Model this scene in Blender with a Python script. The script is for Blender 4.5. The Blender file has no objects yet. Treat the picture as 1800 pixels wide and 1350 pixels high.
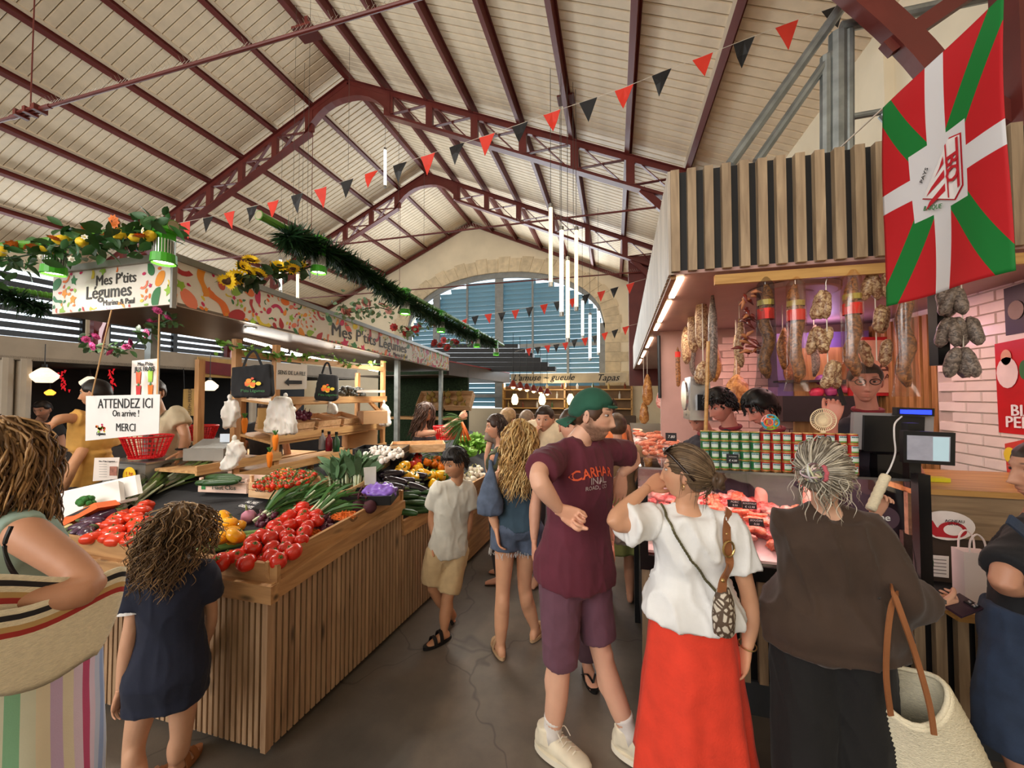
import bpy,bmesh,math,random
from mathutils import Vector,Matrix,noise
from math import sin,cos,pi,radians,sqrt,atan2,exp
V=Vector
rnd=random.Random(7)
scene=bpy.context.scene
COL=scene.collection
# ------------------------------------------------------------------ camera
FPX=676.0
YAW=math.atan(180/FPX)
PIT=math.atan(20/FPX*math.cos(YAW))
CAM=V((0,0,1.75))
FWD=V((-sin(YAW)*cos(PIT),cos(YAW)*cos(PIT),sin(PIT)))
RGT=V((cos(YAW),sin(YAW),0))
UPV=RGT.cross(FWD)
cd=bpy.data.cameras.new('camera')
cd.sensor_width=36.0
cd.lens=36.0*FPX/1800
cd.clip_start=0.05
cam=bpy.data.objects.new('camera',cd)
COL.objects.link(cam)
cam.matrix_world=Matrix(((RGT.x,UPV.x,-FWD.x,CAM.x),(RGT.y,UPV.y,-FWD.y,CAM.y),(RGT.z,UPV.z,-FWD.z,CAM.z),(0,0,0,1)))
scene.camera=cam
def ray(x,y):
 return FWD+RGT*((x-900)/FPX)+UPV*((675-y)/FPX)
def U(x,y,d):
 """surveyed point: photograph pixel and its distance along the viewing axis"""
 return CAM+ray(x,y)*d
def onY(x,y,Y):
 r=ray(x,y)
 return CAM+r*(Y/r.y)
def onX(x,y,X):
 r=ray(x,y)
 return CAM+r*(X/r.x)
def onZ(x,y,z):
 r=ray(x,y)
 return CAM+r*((z-CAM.z)/r.z)
 # ------------------------------------------------------------------ light and exposure
world=bpy.data.worlds.new('sky')
scene.world=world
world.use_nodes=True
bg=world.node_tree.nodes['Background']
bg.inputs[0].default_value=(0.80,0.91,1.0,1)
bg.inputs[1].default_value=1.9
vs=scene.view_settings
vs.view_transform='Standard'
vs.look='None'
vs.gamma=1.0
vs.use_curve_mapping=False
vs.exposure=0.6
def area_light(name,loc,target,sx,sy,power,col=(1,1,1),spread=180):
 l=bpy.data.lights.new(name,'AREA')
 l.shape='RECTANGLE'
 l.size,l.size_y,l.energy,l.color=sx,sy,power,col
 l.spread=radians(spread)
 o=bpy.data.objects.new(name,l)
 COL.objects.link(o)
 o.location=loc
 o.rotation_euler=(V(target)-V(loc)).to_track_quat('-Z','Y').to_euler()
 return o
def spot_light(name,loc,target,power,ang=70,col=(1,.93,.82),blend=.6,r=.04):
 l=bpy.data.lights.new(name,'SPOT')
 l.energy,l.color,l.spot_size,l.spot_blend,l.shadow_soft_size=power,col,radians(ang),blend,r
 o=bpy.data.objects.new(name,l)
 COL.objects.link(o)
 o.location=loc
 o.rotation_euler=(V(target)-V(loc)).to_track_quat('-Z','Y').to_euler()
 return o
def point_light(name,loc,power,col=(1,.9,.75),r=.05):
 l=bpy.data.lights.new(name,'POINT')
 l.energy,l.color,l.shadow_soft_size=power,col,r
 o=bpy.data.objects.new(name,l)
 COL.objects.link(o)
 o.location=loc
 return o
 # fill light added behind the viewer; daylight entering by the gable window in view
area_light('fill_light_behind',(-5,-6.7,5.0),(-4.5,8,6.0),10,5,640,(1.0,.97,.92))
area_light('gable_daylight',(-4.4,14.6,4.3),(-4.4,4,4.0),7.5,4.5,420,(.88,.95,1.0))
area_light('side_window_daylight',(-13.6,5,3.9),(-3,5,3.0),12,1.6,270,(.9,.96,1.0))
# ------------------------------------------------------------------ materials
MATS={}
def lin(c):
 def g(v):
  v/=255.0
  return v/12.92 if v<=.04045 else((v+.055)/1.055)**2.4
 return(g(c[0]),g(c[1]),g(c[2]),1.0)
def node(nt,t,**kw):
 n=nt.nodes.new(t)
 for k,v in kw.items():
  setattr(n,k,v)
 return n
def newmat(name):
 m=bpy.data.materials.new(name)
 m.use_nodes=True
 MATS[name]=m
 return m,m.node_tree,m.node_tree.nodes['Principled BSDF']
def M(name,col=None,rough=.6,metal=0.,var=.12,vscale=6.,stretch=(1,1,1),bump=0.,bscale=40.,coat=0.,emit=0.,trans=0.,alpha=1.,rand=0.,sub=0.,spec=.5,ior=1.45,vcol=False,ecol=None,sheen=0.,folds=0.):
 """one procedural material: base colour varied by noise, optional relief"""
 if name in MATS:
  return MATS[name]
 m,nt,b=newmat(name)
 L=nt.links.new
 tc=node(nt,'ShaderNodeTexCoord')
 mp=node(nt,'ShaderNodeMapping')
 mp.inputs['Scale'].default_value=stretch
 L(tc.outputs['Object'],mp.inputs['Vector'])
 c=lin(col if col else(200,200,200))
 nz=node(nt,'ShaderNodeTexNoise')
 nz.inputs['Scale'].default_value=vscale
 nz.inputs['Detail'].default_value=4
 L(mp.outputs[0],nz.inputs['Vector'])
 hsv=node(nt,'ShaderNodeHueSaturation')
 mr=node(nt,'ShaderNodeMapRange')
 mr.inputs['From Min'].default_value=.3
 mr.inputs['From Max'].default_value=.7
 mr.inputs['To Min'].default_value=1-var
 mr.inputs['To Max'].default_value=1+var
 L(nz.outputs['Fac'],mr.inputs['Value'])
 if rand:
  oi=node(nt,'ShaderNodeObjectInfo')
  m2=node(nt,'ShaderNodeMapRange')
  m2 .inputs['To Min'].default_value=1-rand
  m2 .inputs['To Max'].default_value=1+rand
  L(oi.outputs['Random'],m2 .inputs['Value'])
  mu=node(nt,'ShaderNodeMath',operation='MULTIPLY')
  L(mr.outputs[0],mu.inputs[0])
  L(m2 .outputs[0],mu.inputs[1])
  L(mu.outputs[0],hsv.inputs['Value'])
 else:
  L(mr.outputs[0],hsv.inputs['Value'])
 if vcol:
  at=node(nt,'ShaderNodeAttribute',attribute_name='Col')
  L(at.outputs['Color'],hsv.inputs['Color'])
 else:
  hsv.inputs['Color'].default_value=c
 L(hsv.outputs[0],b.inputs['Base Color'])
 b.inputs['Roughness'].default_value=rough
 b.inputs['Metallic'].default_value=metal
 b.inputs['IOR'].default_value=ior
 b.inputs['Specular IOR Level'].default_value=spec
 if sheen:
  b.inputs['Sheen Weight'].default_value=sheen
 if coat:
  b.inputs['Coat Weight'].default_value=coat
  b.inputs['Coat Roughness'].default_value=.08
 if trans:
  b.inputs['Transmission Weight'].default_value=trans
 if alpha<1:
  b.inputs['Alpha'].default_value=alpha
 if sub:
  b.inputs['Subsurface Weight'].default_value=sub
  b.inputs['Subsurface Radius'].default_value=(.012,.005,.003)
 if emit:
  b.inputs['Emission Color'].default_value=lin(ecol if ecol else col)
  b.inputs['Emission Strength'].default_value=emit
 if bump:
  n2=node(nt,'ShaderNodeTexNoise')
  n2 .inputs['Scale'].default_value=bscale
  n2 .inputs['Detail'].default_value=5
  L(mp.outputs[0],n2 .inputs['Vector'])
  bp=node(nt,'ShaderNodeBump')
  bp.inputs['Strength'].default_value=bump
  bp.inputs['Distance'].default_value=.01
  L(n2 .outputs['Fac'],bp.inputs['Height'])
  L(bp.outputs[0],b.inputs['Normal'])
  if folds:
  # soft creases of worn cloth
   m3=node(nt,'ShaderNodeMapping')
   m3 .inputs['Scale'].default_value=(1,1,.42)
   m3 .inputs['Rotation'].default_value=(.3,.25,0)
   L(tc.outputs['Object'],m3 .inputs[0])
   n3=node(nt,'ShaderNodeTexNoise',noise_type='RIDGED_MULTIFRACTAL')
   n3 .inputs['Scale'].default_value=7.5
   n3 .inputs['Detail'].default_value=2.5
   n3 .inputs['Distortion'].default_value=.6
   L(m3 .outputs[0],n3 .inputs['Vector'])
   b3=node(nt,'ShaderNodeBump')
   b3 .inputs['Strength'].default_value=folds
   b3 .inputs['Distance'].default_value=.02
   L(n3 .outputs['Fac'],b3 .inputs['Height'])
   L(b3 .outputs[0],bp.inputs['Normal'])
 return m
def WOOD(name,c1,c2,axis=2,rough=.5,rand=.1,knots=True):
 """timber: grain stretched along one axis, a few knots, tone differing from piece to piece"""
 if name in MATS:
  return MATS[name]
 m,nt,b=newmat(name)
 L=nt.links.new
 tc=node(nt,'ShaderNodeTexCoord')
 oi=node(nt,'ShaderNodeObjectInfo')
 ad=node(nt,'ShaderNodeVectorMath',operation='ADD')
 sc=node(nt,'ShaderNodeVectorMath',operation='SCALE')
 L(oi.outputs['Location'],sc.inputs[0])
 sc.inputs['Scale'].default_value=3.7
 L(tc.outputs['Object'],ad.inputs[0])
 L(sc.outputs[0],ad.inputs[1])
 mp=node(nt,'ShaderNodeMapping')
 s=[14.,14.,14.]
 s[axis]=1.3
 mp.inputs['Scale'].default_value=s
 L(ad.outputs[0],mp.inputs[0])
 nz=node(nt,'ShaderNodeTexNoise')
 nz.inputs['Scale'].default_value=2.2
 nz.inputs['Detail'].default_value=6
 nz.inputs['Distortion'].default_value=.6
 L(mp.outputs[0],nz.inputs['Vector'])
 rp=node(nt,'ShaderNodeValToRGB')
 rp.color_ramp.elements[0].position=.3
 rp.color_ramp.elements[0].color=lin(c2)
 rp.color_ramp.elements[1].position=.66
 rp.color_ramp.elements[1].color=lin(c1)
 L(nz.outputs['Fac'],rp.inputs[0])
 out=rp.outputs[0]
 if knots:
  mk=node(nt,'ShaderNodeMapping')
  s2=[9.,9.,9.]
  s2[axis]=2.6
  mk.inputs['Scale'].default_value=s2
  L(ad.outputs[0],mk.inputs[0])
  vo=node(nt,'ShaderNodeTexVoronoi')
  vo.inputs['Scale'].default_value=1.0
  L(mk.outputs[0],vo.inputs['Vector'])
  r2=node(nt,'ShaderNodeValToRGB')
  r2 .color_ramp.elements[0].position=.06
  r2 .color_ramp.elements[0].color=(.25,.25,.25,1)
  r2 .color_ramp.elements[1].position=.17
  r2 .color_ramp.elements[1].color=(1,1,1,1)
  L(vo.outputs['Distance'],r2 .inputs[0])
  mx=node(nt,'ShaderNodeMix',data_type='RGBA',blend_type='MULTIPLY')
  mx.inputs[0].default_value=1
  L(out,mx.inputs[6])
  L(r2 .outputs[0],mx.inputs[7])
  out=mx.outputs[2]
 hs=node(nt,'ShaderNodeHueSaturation')
 mr=node(nt,'ShaderNodeMapRange')
 mr.inputs['To Min'].default_value=1-rand
 mr.inputs['To Max'].default_value=1+rand
 L(oi.outputs['Random'],mr.inputs[0])
 L(mr.outputs[0],hs.inputs['Value'])
 L(out,hs.inputs['Color'])
 L(hs.outputs[0],b.inputs['Base Color'])
 b.inputs['Roughness'].default_value=rough
 bp=node(nt,'ShaderNodeBump')
 bp.inputs['Strength'].default_value=.15
 bp.inputs['Distance'].default_value=.004
 L(nz.outputs['Fac'],bp.inputs['Height'])
 L(bp.outputs[0],b.inputs['Normal'])
 return m
def GLASS(name,col=(255,255,255),mixf=.12,rough=.03,rim=True):
 """thin sheet: mostly clear, with a mirror-like share"""
 if name in MATS:
  return MATS[name]
 m,nt,b=newmat(name)
 nt.nodes.remove(b)
 out=nt.nodes['Material Output']
 t=node(nt,'ShaderNodeBsdfTransparent')
 t.inputs[0].default_value=lin(col)
 g=node(nt,'ShaderNodeBsdfGlossy')
 g.inputs['Roughness'].default_value=rough
 fr=node(nt,'ShaderNodeFresnel')
 fr.inputs[0].default_value=1.5
 nz=node(nt,'ShaderNodeTexNoise')
 nz.inputs['Scale'].default_value=9
 mth=node(nt,'ShaderNodeMath',operation='MULTIPLY_ADD')
 nt.links.new(nz.outputs['Fac'],mth.inputs[0])
 mth.inputs[1].default_value=mixf
 mth.inputs[2].default_value=.02
 if rim:
  nt.links.new(fr.outputs[0],mth.inputs[2])
 mx=node(nt,'ShaderNodeMixShader')
 nt.links.new(mth.outputs[0],mx.inputs[0])
 nt.links.new(t.outputs[0],mx.inputs[1])
 nt.links.new(g.outputs[0],mx.inputs[2])
 nt.links.new(mx.outputs[0],out.inputs[0])
 return m
 # ------------------------------------------------------------------ mesh building
WLOC={}
def basis(d,hint=V((0,0,1))):
 d=V(d).normalized()
 if abs(d.dot(hint))>.97:
  hint=V((0,1,0))if abs(d.y)<.9 else V((1,0,0))
 a=hint.cross(d).normalized()
 return a,d.cross(a).normalized(),d
class MB:
 def __init__(s):
  s.v,s.f,s.mi,s.c=[],[],[],[]
  s.mats=[]
  s.cur=0
  s.col=None
 def mat(s,m):
  if m not in s.mats:
   s.mats.append(m)
  s.cur=s.mats.index(m)
  return s
 def add(s,vs,fs):
  b=len(s.v)
  s.v.extend([V(p)for p in vs])
  s.c.extend([s.col]*len(vs))
  for f in fs:
   s.f.append(tuple(i+b for i in f))
   s.mi.append(s.cur)
  return b
 def box(s,c,size,ax=None,taper=1.):
  """ax: optional (x,y,z) axes"""
  x,y,z=ax if ax else(V((1,0,0)),V((0,1,0)),V((0,0,1)))
  c=V(c)
  hx,hy,hz=x*(size[0]/2),y*(size[1]/2),z*(size[2]/2)
  vs=[]
  for k,t in((-1,1.),(1,taper)):
   for(i,j)in((-1,-1),(1,-1),(1,1),(-1,1)):
    vs.append(c+hx*i*t+hy*j*t+hz*k)
  s.add(vs,[(0,3,2,1),(4,5,6,7),(0,1,5,4),(1,2,6,5),(2,3,7,6),(3,0,4,7)])
  return s
 def bar(s,a,b,w,h,up=V((0,0,1))):
  a,b=V(a),V(b)
  x,y,z=basis(b-a,V(up))
  return s.box((a+b)/2,(w,h,(b-a).length),(x,y,z))
 def quad(s,a,b,c,d):
  s.add([a,b,c,d],[(0,1,2,3)])
  return s
 def poly(s,pts):
  s.add(pts,[tuple(range(len(pts)))])
  return s
 def prism(s,pts,d):
  d=V(d)
  n=len(pts)
  pts=[V(p)for p in pts]
  s.add(pts+[p+d for p in pts],[tuple(range(n-1,-1,-1)),tuple(range(n,2*n))]+[(i,(i+1)%n,n+(i+1)%n,n+i)for i in range(n)])
  return s
 def rings(s,rings,cap=True,closed=False,cols=None):
  n=len(rings[0])
  b=len(s.v)
  for k,r in enumerate(rings):
   s.v.extend([V(p)for p in r])
   s.c.extend([cols[k]if cols else s.col]*n)
  m=len(rings)
  for k in range(m if closed else m-1):
   k2=(k+1)%m
   for i in range(n):
    j=(i+1)%n
    s.f.append((b+k*n+i,b+k*n+j,b+k2*n+j,b+k2*n+i))
    s.mi.append(s.cur)
  if cap and not closed:
   s.f.append(tuple(b+i for i in range(n-1,-1,-1)))
   s.mi.append(s.cur)
   s.f.append(tuple(b+(m-1)*n+i for i in range(n)))
   s.mi.append(s.cur)
  return s
 def tube(s,pts,r,n=8,cap=True,flat=1.,hint=None,closed=False,cols=None):
  pts=[V(p)for p in pts]
  m=len(pts)
  if not isinstance(r,(list,tuple)):
   r=[r]*m
  rs=[]
  prev=None
  for k in range(m):
   if closed:
    d=pts[(k+1)%m]-pts[k-1]
   else:
    d=pts[min(k+1,m-1)]-pts[max(k-1,0)]
   if d.length<1e-9:
    d=V((0,0,1))
   d=d.normalized()
   if prev is None:
    h=hint if hint else(V((0,0,1))if abs(d.z)<.9 else V((1,0,0)))
    x=(h-d*h.dot(d)).normalized()
   else:
    x=prev-d*prev.dot(d)
    x=x.normalized()if x.length>1e-6 else basis(d)[0]
   prev=x
   y=d.cross(x)
   rs.append([pts[k]+x*(r[k]*cos(2*pi*i/n))+y*(r[k]*flat*sin(2*pi*i/n))for i in range(n)])
  return s.rings(rs,cap,closed,cols)
 def lathe(s,prof,c=(0,0,0),n=16,ax=None,lobes=0,la=0.,cap=True):
  x,y,z=ax if ax else(V((1,0,0)),V((0,1,0)),V((0,0,1)))
  c=V(c)
  rs=[]
  for(r,h)in prof:
   rg=[]
   for i in range(n):
    t=2*pi*i/n
    rr=r*(1+la*abs(sin(lobes*t/2))if lobes else 1)
    rg.append(c+x*(rr*cos(t))+y*(rr*sin(t))+z*h)
   rs.append(rg)
  return s.rings(rs,cap)
 def ball(s,c,r,n=12,m=8,ax=None):
  r=r if isinstance(r,(tuple,list))else(r,r,r)
  x,y,z=ax if ax else(V((1,0,0)),V((0,1,0)),V((0,0,1)))
  c=V(c)
  rs=[]
  for k in range(m+1):
   a=pi*(k/m)*.985+.0075*pi
   rs.append([c+x*(r[0]*sin(a)*cos(2*pi*i/n))+y*(r[1]*sin(a)*sin(2*pi*i/n))-z*(r[2]*cos(a))for i in range(n)])
  return s.rings(rs,True)
 def xf(s,mtx,start=0):
  for i in range(start,len(s.v)):
   s.v[i]=mtx@s.v[i]
  return s
 def mesh(s,name,m=None,off=V((0,0,0)),smooth=False):
  me=bpy.data.meshes.new(name)
  me.from_pydata([(p-off)[:]for p in s.v],[],s.f)
  mats=s.mats if s.mats else[]
  if m is not None:
   me.materials.append(m)
  else:
   for q in mats:
    me.materials.append(q)
   me.polygons.foreach_set('material_index',s.mi)
  if smooth:
   me.polygons.foreach_set('use_smooth',[True]*len(me.polygons))
  if any(q is not None for q in s.c):
   a=me.color_attributes.new('Col','FLOAT_COLOR','POINT')
   flat=[]
   for q in s.c:
    flat.extend(q if q else(.5,.5,.5,1))
   a.data.foreach_set('color',flat)
  me.update()
  return me
 def build(s,name,m=None,parent=None,smooth=False,loc=None,**props):
  """world-space vertices; the object's origin is its parent's, or loc, or its own base centre"""
  if parent is not None:
   o0=WLOC.get(parent.name,V((0,0,0)))
   off=o0
  elif loc is not None:
   off=V(loc)
  else:
   xs=[p.x for p in s.v]
   ys=[p.y for p in s.v]
   off=V(((min(xs)+max(xs))/2,(min(ys)+max(ys))/2,min(p.z for p in s.v)))
  o=bpy.data.objects.new(name,s.mesh(name,m,off,smooth))
  COL.objects.link(o)
  WLOC[o.name]=off
  if parent is not None:
   o.parent=parent
  else:
   o.location=off
  for k,v in props.items():
   o[k]=v
  return o
def smooth_by_angle(o,ang=35):
 me=o.data
 me.polygons.foreach_set('use_smooth',[True]*len(me.polygons))
 try:
  me.set_sharp_from_angle(angle=radians(ang))
 except Exception:
  pass
 return o
def thing(name,label,cat,loc=(0,0,0),group=None,kind=None):
 o=bpy.data.objects.new(name,None)
 COL.objects.link(o)
 o.location=loc
 o.empty_display_size=.1
 WLOC[o.name]=V(loc)
 return tag(o,label,cat,group,kind)
def tag(o,label,cat=None,group=None,kind=None):
 if label:
  o['label']=label
 if cat:
  o['category']=cat
 if group:
  o['group']=group
 if kind:
  o['kind']=kind
 return o
def dup(o,mtx,label=None,group=None):
 """copy a thing with its parts and sub-parts"""
 c=o.copy()
 COL.objects.link(c)
 c.matrix_world=mtx
 if label:
  c['label']=label
 if group:
  c['group']=group
 for ch in o.children:
  k=ch.copy()
  COL.objects.link(k)
  k.parent=c
  for g in ch.children:
   q=g.copy()
   COL.objects.link(q)
   q.parent=k
 return c
def inst(me,name,mtx,parent=None):
 """another object that shares a mesh"""
 o=bpy.data.objects.new(name,me)
 COL.objects.link(o)
 if parent is not None:
  o.parent=parent
  o.matrix_basis=Matrix.Translation(-WLOC.get(parent.name,V((0,0,0))))@mtx
 else:
  o.matrix_basis=mtx
 return o
def TRS(loc,rot=(0,0,0),s=1.):
 from mathutils import Euler
 sc=s if isinstance(s,(tuple,list))else(s,s,s)
 return Matrix.Translation(V(loc))@Euler(rot).to_matrix().to_4x4()@Matrix.Diagonal((sc[0],sc[1],sc[2],1))
def frame_m(loc,x,y):
 x=V(x).normalized()
 y=V(y)
 y=(y-x*y.dot(x)).normalized()
 z=x.cross(y)
 return Matrix(((x.x,y.x,z.x,loc[0]),(x.y,y.y,z.y,loc[1]),(x.z,y.z,z.z,loc[2]),(0,0,0,1)))
def text(body,loc,right,up,size,m,parent=None,name='lettering',align='CENTER',bold=0.,shear=0.,width=None,sx=1.,spacing=1.,ext=.0006):
 cu=bpy.data.curves.new(name,'FONT')
 cu.body=body
 cu.size=size
 cu.align_x=align
 cu.align_y='CENTER'
 cu.extrude=ext
 cu.shear=shear
 cu.resolution_u=2
 cu.space_line=.95
 cu.space_character=spacing
 cu.materials.append(m)
 o=bpy.data.objects.new(name,cu)
 COL.objects.link(o)
 mt=frame_m(V(loc),right,up)@Matrix.Diagonal((sx,1,1,1))
 off=-WLOC.get(parent.name,V((0,0,0)))if parent is not None else V((0,0,0))
 o.parent=parent
 o.matrix_basis=Matrix.Translation(off)@mt
 if bold:
 # heavier weight: a second and third strike beside the first
  for k,(dx,dy)in enumerate(((bold,bold*.5),(-bold,-bold*.5))):
   q=o.copy()
   COL.objects.link(q)
   q.matrix_basis=Matrix.Translation(off)@mt@Matrix.Translation((dx*size*1.2,dy*size*1.2,.0002*(k+1)))
 return o
def catmull(pts,n=6):
 pts=[V(p)for p in pts]
 out=[]
 for i in range(len(pts)-1):
  p0=pts[max(i-1,0)]
  p1,p2=pts[i],pts[i+1]
  p3=pts[min(i+2,len(pts)-1)]
  for k in range(n):
   t=k/n
   out.append(.5*((2*p1)+(p2-p0)*t+(2*p0-5*p1+4*p2-p3)*t*t+(3*p1-p0-3*p2+p3)*t**3))
 out.append(pts[-1])
 return out
def lerp(a,b,t):
 return a+(b-a)*t
X1,Y1,Z1=V((1,0,0)),V((0,1,0)),V((0,0,1))
# ================================================================== the hall
XR,ZR,SL=-5.75,9.0,.45
XL,XW=-14.0,2.5
YE=14.9
YT=(2.86,7.25,11.0)
def roofz(x):
 return ZR-SL*abs(x-XR)
RED=M('oxblood_steel_paint',(98,38,32),.45,var=.18,vscale=3,bump=.05)
CREAM=M('cream_board_paint',(228,209,180),.55,var=.08,vscale=5,rand=.035,bump=.06,bscale=60)
CREAM2=M('cream_board_shadow_gap',(205,190,165),.7)
PLASTER=M('warm_plaster',(234,220,192),.85,var=.07,vscale=1.3,bump=.12,bscale=18)
STONE=M('pale_limestone',(214,196,164),.85,var=.14,vscale=5,bump=.3,bscale=25,rand=.1)
GALV=M('galvanised_steel',(138,143,142),.42,.7,var=.25,vscale=9)
STRING=M('white_cord',(225,215,200),.8)
WIRE=M('dark_wire',(90,85,80),.5,.4)
BLACK=M('black_paint',(22,22,24),.5,var=.2)
GREYFR=M('grey_window_frame',(138,140,138),.5,.2)
def concrete_floor():
 m,nt,b=newmat('worn_concrete_floor')
 L=nt.links.new
 tc=node(nt,'ShaderNodeTexCoord')
 n1=node(nt,'ShaderNodeTexNoise')
 n1 .inputs['Scale'].default_value=.9
 n1 .inputs['Detail'].default_value=8
 n1 .inputs['Roughness'].default_value=.62
 L(tc.outputs['Object'],n1 .inputs['Vector'])
 r1=node(nt,'ShaderNodeValToRGB')
 r1 .color_ramp.elements[0].position=.32
 r1 .color_ramp.elements[0].color=lin((66,62,57))
 r1 .color_ramp.elements[1].position=.68
 r1 .color_ramp.elements[1].color=lin((112,101,90))
 L(n1 .outputs['Fac'],r1 .inputs[0])
 # paler lane down the aisle with a ragged edge
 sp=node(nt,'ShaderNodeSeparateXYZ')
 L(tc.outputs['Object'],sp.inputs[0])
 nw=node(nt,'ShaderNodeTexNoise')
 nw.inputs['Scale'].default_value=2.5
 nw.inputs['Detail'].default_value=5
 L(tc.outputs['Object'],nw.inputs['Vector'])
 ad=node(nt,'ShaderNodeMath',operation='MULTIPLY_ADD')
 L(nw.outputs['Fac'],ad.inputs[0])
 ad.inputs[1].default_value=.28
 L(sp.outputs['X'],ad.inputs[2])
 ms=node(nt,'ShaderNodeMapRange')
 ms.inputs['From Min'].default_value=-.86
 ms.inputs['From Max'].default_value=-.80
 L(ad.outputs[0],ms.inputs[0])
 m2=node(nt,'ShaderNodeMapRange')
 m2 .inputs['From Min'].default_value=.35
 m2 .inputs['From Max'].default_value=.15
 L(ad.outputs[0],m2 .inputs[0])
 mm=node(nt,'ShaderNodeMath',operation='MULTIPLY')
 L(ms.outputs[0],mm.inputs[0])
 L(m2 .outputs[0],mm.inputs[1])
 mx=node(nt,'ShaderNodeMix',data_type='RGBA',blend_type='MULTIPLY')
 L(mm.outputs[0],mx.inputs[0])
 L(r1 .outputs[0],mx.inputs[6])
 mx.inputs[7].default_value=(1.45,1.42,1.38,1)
 # hairline cracks
 wd=node(nt,'ShaderNodeTexNoise')
 wd.inputs['Scale'].default_value=3
 L(tc.outputs['Object'],wd.inputs['Vector'])
 va=node(nt,'ShaderNodeVectorMath',operation='MULTIPLY_ADD')
 L(wd.outputs['Color'],va.inputs[0])
 va.inputs[1].default_value=(.5,.5,0)
 L(tc.outputs['Object'],va.inputs[2])
 vo=node(nt,'ShaderNodeTexVoronoi',feature='DISTANCE_TO_EDGE')
 vo.inputs['Scale'].default_value=.55
 L(va.outputs[0],vo.inputs['Vector'])
 cr=node(nt,'ShaderNodeMapRange')
 cr.inputs['From Min'].default_value=.0
 cr.inputs['From Max'].default_value=.006
 cr.inputs['To Min'].default_value=.55
 L(vo.outputs['Distance'],cr.inputs[0])
 m3=node(nt,'ShaderNodeMix',data_type='RGBA',blend_type='MULTIPLY')
 m3 .inputs[0].default_value=1
 L(mx.outputs[2],m3 .inputs[6])
 L(cr.outputs[0],m3 .inputs[7])
 L(m3 .outputs[2],b.inputs['Base Color'])
 n3=node(nt,'ShaderNodeTexNoise')
 n3 .inputs['Scale'].default_value=5
 n3 .inputs['Detail'].default_value=6
 L(tc.outputs['Object'],n3 .inputs['Vector'])
 rr=node(nt,'ShaderNodeMapRange')
 rr.inputs['To Min'].default_value=.32
 rr.inputs['To Max'].default_value=.62
 L(n3 .outputs['Fac'],rr.inputs[0])
 L(rr.outputs[0],b.inputs['Roughness'])
 n4=node(nt,'ShaderNodeTexNoise')
 n4 .inputs['Scale'].default_value=160
 L(tc.outputs['Object'],n4 .inputs['Vector'])
 bp=node(nt,'ShaderNodeBump')
 bp.inputs['Strength'].default_value=.12
 bp.inputs['Distance'].default_value=.004
 L(n4 .outputs['Fac'],bp.inputs['Height'])
 L(bp.outputs[0],b.inputs['Normal'])
 return m
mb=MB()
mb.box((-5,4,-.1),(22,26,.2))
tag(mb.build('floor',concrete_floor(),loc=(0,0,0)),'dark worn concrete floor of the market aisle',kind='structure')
# --- ceiling slopes: backing, boards, purlins
for side,sgn,xe in(('left',-1,XL),('right',1,XW)):
 root=MB()
 y0,y1=-7.0,YE
 th=.05
 root.prism([V((XR,y0,ZR+.045)),V((xe,y0,roofz(xe)+.045)),V((xe,y0,roofz(xe)+.1)),V((XR,y0,ZR+.1))],(0,y1-y0,0))
 ceil=root.build('ceiling_'+side,CREAM2,loc=(0,0,0))
 tag(ceil,'cream boarded roof slope on the %s of the ridge'%side,kind='structure')
 pitch=.142
 b=MB()
 p0,p1=V((XR,0,ZR)),V((xe,0,roofz(xe)))
 nrm=(V((p1 .z-p0 .z,0,-(p1 .x-p0 .x))).normalized())*(-1 if sgn<0 else 1)
 if nrm.z<0:
  nrm=-nrm
 w=pitch/2
 prof=[(-w+.004,.03),(-w+.004,.012),(-w+.016,0),(w-.016,0),(w-.004,.012),(w-.004,.03)]
 b.rings([[p+V((0,yy,0))+nrm*zz for yy,zz in prof]for p in(p0,p1)])
 me=b.mesh('plank',CREAM)
 k=0
 yy=YE-.08
 while yy>-1.6:
  inst(me,'plank',Matrix.Translation((0,yy,0)),ceil)
  yy-=pitch
  k+=1
 pm=MB()
 # purlin section: channel with a pale packing strip along its top
 ax=((p1-p0).normalized(),Y1,nrm)
 pm.box((0,4,-.055),(.075,y1-1-(-7),.012),(X1,Y1,Z1))
 pm=MB()
 pm.mat(RED).box((0,0,-.075),(.03,1,.13))
 pm.box((0,0,-.145),(.085,1,.018))
 pm.box((0,0,-.012),(.085,1,.016))
 pm.mat(CREAM).box((-.07*sgn,0,-.014),(.06,1,.028))
 me=pm.mesh('purlin')
 for j in range(1,9):
  x=XR+sgn*1.01*j
  if x>XW-.2 or x<XL+.2:
   continue
  rot=Matrix.Rotation(math.atan(SL)*sgn,4,'Y')
  inst(me,'purlin',Matrix.Translation((x,(y0+y1)/2,roofz(x)))@rot@Matrix.Diagonal((1,y1-y0,1,1)),ceil)
rb=MB()
rb.box((XR,(YE-7)/2,ZR-.09),(.12,YE+7,.14))
tag(rb.build('trim_1',RED),'oxblood steel ridge beam along the roof apex',kind='structure')
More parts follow.
